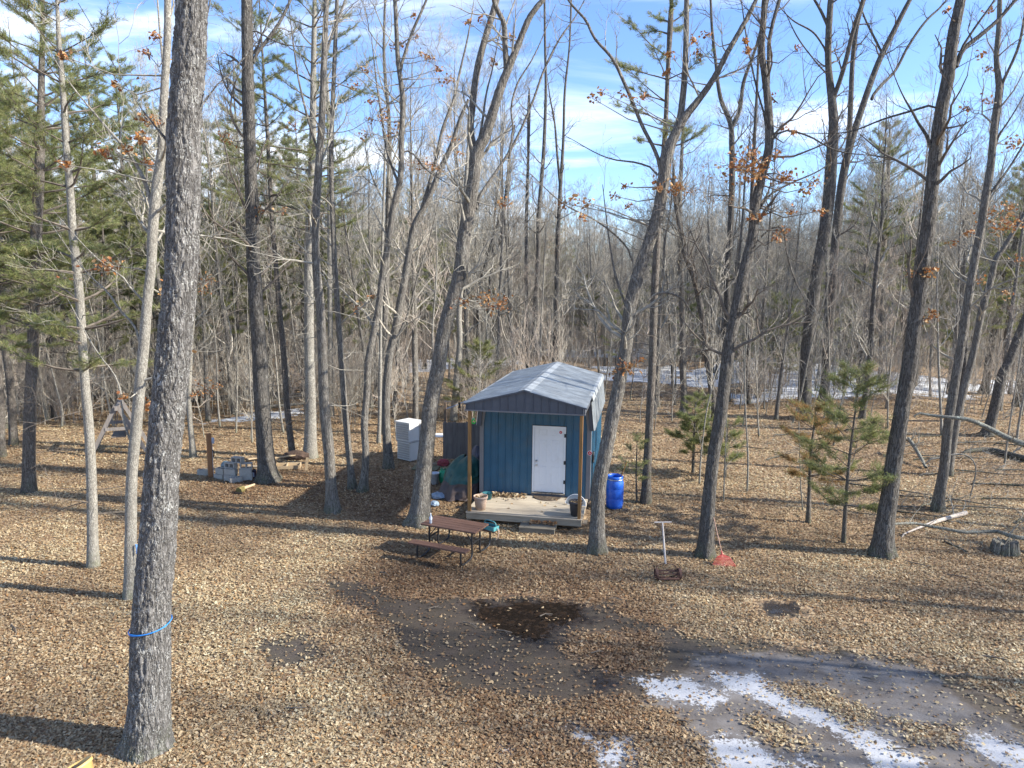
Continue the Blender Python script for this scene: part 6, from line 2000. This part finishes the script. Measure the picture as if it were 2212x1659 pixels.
# ------------------------------------------------------------------ saplings that can be told apart
SAPS = [
    ([(1511, 1046, 4), (1513, 1000, 4), (1518, 950, 3), (1530, 870, 3), (1545, 820, 2), (1562, 780, 2)], 'bent whip thin sapling left of the rake oak'),
    ([(1614, 1060, 4), (1616, 1000, 4), (1611, 900, 3), (1609, 800, 3), (1616, 690, 2)], 'straight whip thin sapling right of the rake oak'),
    ([(1563, 1083, 3), (1565, 1020, 3), (1568, 950, 2), (1570, 900, 2)], 'short thin sapling close beside the rake oak'),
    ([(1735, 1100, 3), (1730, 1060, 3), (1728, 1000, 2), (1726, 940, 2)], 'thin sapling left of the browning young pine'),
    ([(133, 922, 6), (135, 890, 5), (125, 850, 4), (112, 800, 3), (104, 770, 2)], 'pale bent sapling behind the swing frame, at the left'),
    ([(220, 890, 6), (221, 800, 5), (222, 720, 3)], 'pale upright sapling above the swing frame'),
    ([(545, 955, 4), (543, 900, 3), (541, 840, 3), (538, 760, 2)], 'pale thin sapling left of the dark block heap tree'),
    ([(510, 935, 4), (512, 850, 3), (511, 750, 2), (505, 640, 2)], 'pale whip sapling between the nearest oak and the block heap'),
    ([(2170, 1000, 5), (2178, 940, 4), (2190, 860, 3), (2205, 760, 3)], 'pale slender sapling in front of the thick dark trunk at the right edge'),
    ([(903, 860, 5), (901, 780, 4), (899, 680, 3), (897, 600, 2)], 'slender sapling between the white cabinets and the leaning forked oak'),
    ([(1230, 1000, 3), (1345, 990, 3)], None),
    ([(1266, 760, 5), (1265, 690, 4), (1264, 600, 4), (1262, 500, 2)], 'pale thin sapling right of the forked trunk behind the shed ridge'),
    ([(1222, 755, 5), (1224, 660, 4), (1222, 560, 3), (1220, 450, 2)], 'pale straight sapling left of the gap in the trees behind the shed'),
    ([(780, 850, 4), (778, 780, 3), (777, 700, 2)], 'thin sapling behind the crooked tree'),
    ([(1030, 770, 5), (1029, 700, 4), (1027, 600, 3)], 'thin pale sapling above the bushy pine behind the shed'),
]
for i, (p, lb_) in enumerate(SAPS):
    if lb_:
        o = traced('sapling', lb_, p, 'pale', seed=200 + i, sides=6, ring=0.3, nbr=9, blen=1.0, bz=0.9, flare=0.1, kids=(3, 2), top=None if len(p) < 4 else None)
        o['category'] = 'sapling'

# ------------------------------------------------------------------ the woods behind


def bare_variant(seed, h, r, n_low=3, n_up=15, twig='mid', bark='mid', kids=(5, 4, 3)):
    rng = np.random.default_rng(seed)
    pts = [(0, 0, 0)]
    x = y = 0.0
    lx, ly = rng.normal(size=2) * 0.035
    for k in range(1, 9):
        x += (lx + rng.normal() * 0.03) * h / 8
        y += (ly + rng.normal() * 0.03) * h / 8
        pts.append((x, y, h * k / 8))
    rad = [r * (1 - 0.93 * (k / 8) ** 1.1) for k in range(9)]
    m = MB()
    cp, cr = trunk_tube(m, pts, rad, 8, 0.6, 0.3, 0.3, 0.05, 0, seed)
    out = []
    for k in range(n_low + n_up):
        f = rng.uniform(0.15, 0.42) if k < n_low else rng.uniform(0.38, 0.97)
        i = min(len(cp) - 2, int(f * len(cp)))
        d = turn(rng, unit(cp[i + 1] - cp[i]), 25, 55 if k >= n_low else 80)
        grow(rng, out, cp[i], d, h * rng.uniform(0.10, 0.24) * (1.2 - 0.6 * f), max(0.014, cr[i] * 0.5), 0, 0.14, kids, 0.17, (25, 50), 0.005)
    c = tubes(out, None, 5, 3, 3)
    return m.mesh('trunk', True), c.mesh('crown'), bark, twig


VAR = [bare_variant(300 + k, h, r, tw and 3, n, tw, bk) for k, (h, r, n, tw, bk) in enumerate([
    (17.5, 0.15, 16, 'mid', 'mid'), (19, 0.17, 18, 'mid', 'mid'), (15.5, 0.11, 14, 'pale', 'pale'), (18, 0.13, 16, 'pale', 'mid'), (16.5, 0.14, 18, 'mid', 'mid'), (14, 0.085, 12, 'pale', 'pale'),
    (18.5, 0.19, 20, 'mid', 'dark'), (13, 0.07, 12, 'pink', 'pale'), (15, 0.10, 14, 'mid', 'mid'), (12, 0.06, 12, 'pale', 'pale')])]
SAPV = [bare_variant(340 + k, h, r, 5, 9, tw, 'pale', (4, 3)) for k, (h, r, tw) in enumerate([(6.5, 0.030, 'pale'), (5.0, 0.022, 'pink'), (7.5, 0.04, 'pale'), (4.2, 0.018, 'pale'), (8.5, 0.045, 'mid')])]
for a, c, bk, tw in VAR + SAPV:
    a.materials.append(BARK[bk])
    c.materials.append(TWIG[tw])


def sees(x, y, m=0.0):
    return abs(x) < 0.74 * y + 1.0 + m


TAKEN = []


def free(x, y, d):
    for (a, b) in TAKEN:
        if (a - x) ** 2 + (b - y) ** 2 < d * d:
            return False
    return True


for ob in list(COL.objects):
    if ob.parent is None and ob.get('category') in ('tree', 'sapling'):
        TAKEN.append((ob.location.x, ob.location.y))


def sky_gap(x, y):
    """thinner crowns where the photograph shows open sky (the middle right)"""
    px = CX + FPX * x / max(1.0, y)
    return 1170 < px < 1420 or 1650 < px < 1780


def clear(x, y):
    """open ground round the shed and the yard"""
    if y < 29 and sees(x, y):
        return True
    u = (x - SHED[0]) * math.cos(SHED[2]) - (y - SHED[1]) * math.sin(SHED[2])
    w = (x - SHED[0]) * math.sin(SHED[2]) + (y - SHED[1]) * math.cos(SHED[2])
    if abs(u) < 3.5 and -1 < w < 12:
        return True
    return False


LOOK = ['mid grey leafless tree', 'stout dark leafless tree', 'slim pale leafless tree', 'grey pale twigged leafless tree', 'bushy grey leafless tree', 'very slim pale leafless tree', 'thickest dark leafless tree', 'thin pale pinkish leafless tree', 'plain grey narrow leafless tree', 'short thin pale leafless tree']
SLOOK = ['pale tall whip of a sapling', 'pinkish short sapling', 'pale long stemmed sapling', 'smallest pale sapling', 'grey tallest sapling']


def where(x, y):
    px = CX + FPX * x / max(1.0, y)
    for lim, w in ((-20, 'outside the left edge'), (210, 'beyond the grey pine at the left edge'), (330, 'beyond the swing frame'), (500, 'behind the nearest oak'), (640, 'beyond the concrete blocks'), (760, 'beyond the two pale trunks'), (880, 'beyond the white cabinets'), (1000, 'beyond the leaning forked oak'),
                   (1130, 'behind the left of the shed'), (1260, 'behind the shed ridge'), (1400, 'behind the blue barrel'), (1500, 'left of the rake oak'), (1620, 'right of the rake oak'), (1760, 'by the snow and the stout forked tree'), (1900, 'beyond the young pines'), (2060, 'beyond the dark lichen spotted oak'), (2230, 'beyond the twin trunk at the right edge')):
        if px < lim:
            return w
    return 'outside the right edge'


def far_word(y):
    return 'near row' if y < 40 else ('middle row' if y < 52 else ('farther row' if y < 64 else 'farthest row'))


def make(name, label, var, x, y, rz, sc, cat, group, lean=(0, 0)):
    a, c, bk, tw = var
    for i_, v_ in enumerate(VAR):
        if v_ is var:
            label = LOOK[i_] + ' ' + where(x, y) + ', ' + far_word(y)
    for i_, v_ in enumerate(SAPV):
        if v_ is var:
            label = SLOOK[i_] + ' ' + where(x, y) + ', ' + far_word(y)
    if 'right of the yard' in group:
        label = 'leafless tree standing right of the yard, ' + ('%d paces' % int(round(math.hypot(x - 10, y - 10)))) + ' from the stump'
    o = thing(name, label, cat, (x, y, gzf(x, y)), rz, group)
    o.scale = (sc, sc, sc)
    o.rotation_euler = (lean[0], lean[1], rz)
    link('trunk', a, o)
    link('crown', c, o)
    return o


rng = np.random.default_rng(77)
n_t = 0
tries = 0
while n_t < 250 and tries < 30000:
    tries += 1
    y = 30 + 48 * rng.random() ** 0.85
    x = rng.uniform(-1, 1) * (0.74 * y + 2)
    if clear(x, y) or not free(x, y, 1.25):
        continue
    if sky_gap(x, y) and rng.random() < 0.62:
        continue
    k = rng.integers(0, len(VAR))
    s = rng.uniform(0.82, 1.1)
    if sky_gap(x, y):
        s *= 0.72
    make('bare_tree', 'slender leafless grey tree among many alike in the woods beyond the clearing', VAR[k], x, y, rng.uniform(0, 6.28), s, 'tree', 'leafless trees in the woods behind the shed', (rng.normal() * 0.035, rng.normal() * 0.035))
    TAKEN.append((x, y))
    n_t += 1
# under the tall trees: saplings
n_s = 0
while n_s < 210 and tries < 60000:
    tries += 1
    y = 29 + 40 * rng.random() ** 1.1
    x = rng.uniform(-1, 1) * (0.74 * y + 2)
    if clear(x, y) or not free(x, y, 0.5):
        continue
    make('sapling', 'whip thin leafless sapling among many alike under the trees beyond the clearing', SAPV[rng.integers(0, len(SAPV))], x, y, rng.uniform(0, 6.28), rng.uniform(0.7, 1.2), 'sapling', 'thin saplings in the woods behind the shed', (rng.normal() * 0.08, rng.normal() * 0.08))
    TAKEN.append((x, y))
    n_s += 1

# pines among them, most at the left
PV = []
for k, (h, r, z0, sp) in enumerate([(15, 0.15, 4.5, 3.0), (12, 0.11, 3.0, 2.6), (17.5, 0.18, 6.5, 3.4), (8, 0.075, 1.5, 2.0), (13.5, 0.12, 3.8, 2.4)]):
    pv = pine_parts(np.random.default_rng(400 + k), h, r, z0, sp, 0.9, (0, 0), 17, dead=12, whorl=0.54, L=0.17, wd=0.0095)
    pv[0].materials.append(BARK['pine'])
    pv[1].materials.append(TWIG['dark'])
    pv[2].materials.append(M_NEEDLE)
    PV.append(pv)
PINES = [(30, 960, 0, 1.0), (118, 905, 1, 1.05), (0, 985, 2, 1.0), (150, 880, 4, 1.05), (245, 885, 1, 1.0), (92, 872, 0, 1.0), (330, 870, 4, 1.0), (20, 860, 2, 1.1), (430, 868, 1, 1.0), (190, 850, 0, 1.15), (520, 872, 4, 0.95),
         (590, 862, 0, 0.9), (655, 850, 2, 0.85), (290, 838, 2, 1.1), (60, 835, 0, 1.2), (745, 850, 1, 0.95), (385, 835, 0, 1.1), (480, 838, 1, 1.2), (700, 838, 4, 1.0), (230, 822, 2, 1.2), (130, 818, 0, 1.25), (5, 820, 4, 1.3),
         (960, 800, 1, 0.9), (805, 825, 3, 1.1), (875, 805, 4, 0.85), (560, 815, 2, 1.1), (340, 808, 0, 1.3), (640, 805, 4, 1.25),
         (2160, 850, 0, 1.0), (2205, 880, 1, 1.1), (2235, 835, 2, 1.0), (2090, 820, 4, 0.8), (1640, 800, 3, 1.0), (2060, 845, 3, 0.9), (1480, 815, 3, 0.9), (1270, 770, 3, 1.0), (1950, 800, 3, 1.1), (1760, 790, 3, 1.0), (2150, 800, 1, 1.2),
         (1195, 748, 0, 0.95), (1075, 760, 3, 1.2), (1410, 758, 3, 1.3), (900, 770, 0, 1.0), (1560, 762, 1, 0.9), (1850, 765, 0, 1.0),
         (1600, 815, 3, 0.8), (1330, 800, 3, 0.8), (1700, 770, 3, 1.2), (1820, 815, 3, 0.7), (2010, 790, 3, 1.1), (1230, 742, 3, 1.4), (1510, 752, 3, 1.3), (1140, 752, 3, 1.3), (760, 800, 3, 0.9), (1990, 762, 0, 1.0), (2080, 775, 4, 1.1), (1660, 752, 0, 0.9), (-60, 930, 1, 1.1), (-90, 1000, 2, 1.0), (-40, 1080, 0, 0.95)]
rng = np.random.default_rng(31)
for i, (px, py, k, s) in enumerate(PINES):
    p = GG(px, py)
    o = thing('pine_tree' if k != 3 else 'young_pine_tree', (('tall pine with light lower trunk ', 'mid sized bushy pine ', 'tallest bare stemmed pine ', 'young bushy pine ', 'slim tall pine ')[k] + where(p.x, p.y) + ', ' + far_word(p.y)), 'tree', (p.x, p.y, gzf(p.x, p.y)), rng.uniform(0, 6.28),
              'pines in the woods beyond the clearing' if k != 3 else 'young pines beyond the clearing')
    o.scale = (s, s, s * rng.uniform(0.95, 1.08))
    for a, nm in zip(PV[k], ('trunk', 'crown', 'needles')):
        c = link(nm, a, o)
        if nm == 'needles':
            c['kind'] = 'stuff'

# trees outside the picture on the right and behind: they stand there and shade the yard
rng = np.random.default_rng(19)
for (x, y) in [(13, 10.5), (16.5, 7.2), (19, 12.5), (23, 9.0), (15, 3.5), (26, 14.5), (21, 4.5), (29, 6.5), (31, 12), (12, -1.5), (24, 0.0), (33, 19), (27, 18.5), (36, 9), (18, -4), (30, 1), (38, 15)]:
    make('bare_tree', 'leafless grey tree standing at the right beyond the yard', VAR[rng.integers(0, 5)], x, y, rng.uniform(0, 6.28), rng.uniform(0.8, 1.05), 'tree', 'leafless trees right of the yard')

# ------------------------------------------------------------------ far woods and brush, beyond counting
hid = bpy.data.collections.new('far_tree_shapes')
hid2 = bpy.data.collections.new('brush_shapes')


def joined(name, a, c):
    va = np.zeros(len(a.vertices) * 3, np.float32)
    a.vertices.foreach_get('co', va)
    vc = np.zeros(len(c.vertices) * 3, np.float32)
    c.vertices.foreach_get('co', vc)

    def faces(me):
        n = len(me.loops)
        li = np.zeros(n, np.int32)
        me.loops.foreach_get('vertex_index', li)
        st = np.zeros(len(me.polygons), np.int32)
        me.polygons.foreach_get('loop_start', st)
        tot = np.zeros(len(me.polygons), np.int32)
        me.polygons.foreach_get('loop_total', tot)
        return li[st[tot == 4][:, None] + np.arange(4)], li[st[tot == 3][:, None] + np.arange(3)]
    q1, t1 = faces(a)
    q2, t2 = faces(c)
    na_ = len(a.vertices)
    return mesh_np(name, np.r_[va.reshape(-1, 3), vc.reshape(-1, 3)], np.r_[t1, t2 + na_], np.r_[q1, q2 + na_])


for k in (0, 2, 3, 4, 5, 7, 8, 9):
    o = bpy.data.objects.new('far_tree', joined('far_tree', VAR[k][0], VAR[k][1]))
    o.data.materials.append(TWIG[VAR[k][3]])
    hid.objects.link(o)
for k in range(4):
    rg = np.random.default_rng(500 + k)
    out = []
    for _ in range(26):
        p = np.array((rg.normal() * 0.9, rg.normal() * 0.9, -0.05))
        h = rg.uniform(1.0, 3.4)
        grow(rg, out, p, unit((rg.normal() * 0.16, rg.normal() * 0.16, 1)), h, rg.uniform(0.008, 0.016), 1, 0.08, (0, 5, 3), 0.10, (20, 45), 0.004)
    o = bpy.data.objects.new('brush_clump', tubes(out, None, 4, 3, 3).mesh('brush_clump'))
    o.data.materials.append(TWIG[('pale', 'pink', 'mid', 'pink')[k]])
    hid2.objects.link(o)


def scatter(name, label, pts, coll, smin, smax, seed):
    me = bpy.data.meshes.new(name)
    me.vertices.add(len(pts))
    me.vertices.foreach_set('co', np.asarray(pts, np.float32).ravel())
    me.update()
    o = link(name, me)
    ng = bpy.data.node_groups.new(name, 'GeometryNodeTree')
    ng.interface.new_socket('Geometry', in_out='INPUT', socket_type='NodeSocketGeometry')
    ng.interface.new_socket('Geometry', in_out='OUTPUT', socket_type='NodeSocketGeometry')
    gi, go = ng.nodes.new('NodeGroupInput'), ng.nodes.new('NodeGroupOutput')
    ci = nd(ng, 'GeometryNodeCollectionInfo', {'Separate Children': True, 'Reset Children': True})
    ci.inputs['Collection'].default_value = coll
    ip = ng.nodes.new('GeometryNodeInstanceOnPoints')
    ip.inputs['Pick Instance'].default_value = True
    rv = nd(ng, 'FunctionNodeRandomValue', data_type='FLOAT_VECTOR')
    vi = [s for s in rv.inputs if s.type == 'VECTOR']
    vi[0].default_value = (-0.05, -0.05, 0)
    vi[1].default_value = (0.05, 0.05, 6.283)
    rs = nd(ng, 'FunctionNodeRandomValue', data_type='FLOAT')
    fi = [s for s in rs.inputs if s.type == 'VALUE']
    fi[0].default_value, fi[1].default_value = smin, smax
    rs.inputs['Seed'].default_value = seed
    ri = nd(ng, 'FunctionNodeRandomValue', data_type='INT')
    ii = [s for s in ri.inputs if s.type == 'INT']
    ii[0].default_value, ii[1].default_value = 0, len(coll.objects) - 1
    ri.inputs['Seed'].default_value = seed + 5
    L_ = ng.links.new
    L_(gi.outputs[0], ip.inputs['Points'])
    L_(ci.outputs[0], ip.inputs['Instance'])
    L_([s for s in rv.outputs if s.type == 'VECTOR'][0], ip.inputs['Rotation'])
    L_([s for s in rs.outputs if s.type == 'VALUE'][0], ip.inputs['Scale'])
    L_([s for s in ri.outputs if s.type == 'INT'][0], ip.inputs['Instance Index'])
    L_(ip.outputs[0], go.inputs[0])
    md = o.modifiers.new('scatter', 'NODES')
    md.node_group = ng
    return tag(o, label, None, None, 'stuff')


rg = np.random.default_rng(91)
n = 3600
y = 62 + 165 * rg.random(n) ** 1.1
x = (rg.random(n) * 2 - 1) * (0.76 * y + 6)
k = ~(np.array([sky_gap(a, b) for a, b in zip(x, y)]) & (rg.random(n) < 0.2))
x, y = x[k], y[k]
scatter('distant_woods', 'far leafless grey woods beyond the clearing', np.stack([x, y, gz(x, y)], -1), hid, 0.7, 1.0, 3)
n = 620
y = 33 + 95 * rg.random(n) ** 1.0
x = (rg.random(n) * 2 - 1) * (0.76 * y + 3)
px = CX + FPX * x / y
py_ = 620 + FPX * 6.6 / y
insnow = (y < 60) & (px > 1180) & (rg.random(n) < 0.75)
nearcl = np.array([clear(a, b) for a, b in zip(x, y)])
k = ~(insnow | nearcl)
x, y = x[k], y[k]
scatter('undergrowth', 'grey and pinkish leafless brush under the trees beyond the clearing', np.stack([x, y, gz(x, y)], -1), hid2, 0.6, 1.25, 8)

# ------------------------------------------------------------------ fallen logs and brush piles at the left, sticks
rng = np.random.default_rng(61)
LOGS = []
for i in range(34):
    px = rng.uniform(-20, 720)
    py = rng.uniform(822, 882)
    p = GG(px, py)
    L = rng.uniform(2.5, 7.0)
    a = rng.normal() * 0.28
    r = rng.uniform(0.035, 0.11)
    z = rng.uniform(0.03, 0.55)
    P = []
    for t in np.linspace(-0.5, 0.5, 5):
        xx, yy = p.x + math.cos(a) * L * t, p.y + math.sin(a) * L * t
        P.append((xx, yy, gzf(xx, yy) + r + z * (0.5 + t) + rng.normal() * 0.03, r * (1.1 - 0.8 * (t + 0.5))))
    branch('fallen_log', ('grey', 'dark', 'pale')[i % 3] + (' thick' if r > 0.075 else ' thin') + (' long' if L > 4.6 else ' short') + ' fallen log ' + where(p.x, p.y) + (', farther' if p.y > 38 else ', nearer'), P, ('mid', 'dark', 'pale')[i % 3], 600 + i, 4, 'log', 'fallen logs at the edge of the woods', 7)
for i in range(40):
    px = rng.uniform(1300, 2230) if i < 18 else rng.uniform(1930, 2260)
    py = rng.uniform(880, 1010) if i < 18 else rng.uniform(930, 1130)
    p = GG(px, py)
    L = rng.uniform(1.2, 3.5)
    a = rng.uniform(-0.7, 0.7)
    P = [(p.x + math.cos(a) * L * t, p.y + math.sin(a) * L * t, gzf(p.x, p.y) + 0.04 + 0.12 * (0.5 + t) * rng.random(), 0.03 * (1.1 - 0.8 * (t + 0.5))) for t in np.linspace(-0.5, 0.5, 4)]
    branch('fallen_branch', ('grey', 'dark')[i % 2] + (' long' if L > 2.4 else ' short') + ' dead branch on the leaves ' + where(p.x, p.y) + (', farther' if p.y > 27 else ', nearer'), P, ('mid', 'dark')[i % 2], 660 + i, 5, 'branch', 'dead branches on the leaves right of the shed', 6)
for i, (px, py, s) in enumerate([(1330, 1295, 1), (830, 1241, 1.2), (1980, 1218, 1.8), (2070, 1245, 1.6), (1860, 1440, 1.4), (1880, 1468, 0.9), (2160, 1425, 2.0), (2080, 1460, 1.3), (1180, 1330, 1), (1090, 1365, 1.1), (30, 1360, 1.8), (940, 1315, 1.0), (1015, 1350, 1.2),
                                 (2110, 1500, 1.2), (1700, 1560, 1.0), (640, 1530, 1.1), (1290, 1410, 0.9), (1480, 1560, 0.8), (1950, 1620, 1.0)]):
    p = G(px, py)
    a = rng.uniform(-0.8, 0.5)
    L = 0.28 * s
    m = MB().tube([Vector((-L / 2, 0, 0.014)), Vector((0, rng.normal() * 0.03, 0.03)), Vector((L / 2, 0, 0.012))], [0.013, 0.011, 0.006], 6)
    m.tube([Vector((0, 0, 0.03)), Vector((L * 0.3, 0.08 * s * rng.choice((-1, 1)), 0.03))], [0.008, 0.004], 5)
    o = m.build('stick', TWIG['dark'])
    o.location, o.rotation_euler = p, (0, 0, a)
    tag(o, ('short', 'long')[s > 1.25] + ' dark stick on the ' + ('bare mud' if 780 < px < 1350 else ('ice' if py > 1410 and px > 1400 else 'leaves')) + (' at the left' if px < 700 else (' at the right' if px > 1500 else ' in the middle')) + (' of the yard, nearer' if py > 1400 else ' of the yard, farther'), 'stick', 'sticks lying on the yard')

print('OBJECTS IN SCENE', len(SC.objects), 'tris', sum(len(m.loops) - 2 * len(m.polygons) for m in bpy.data.meshes))
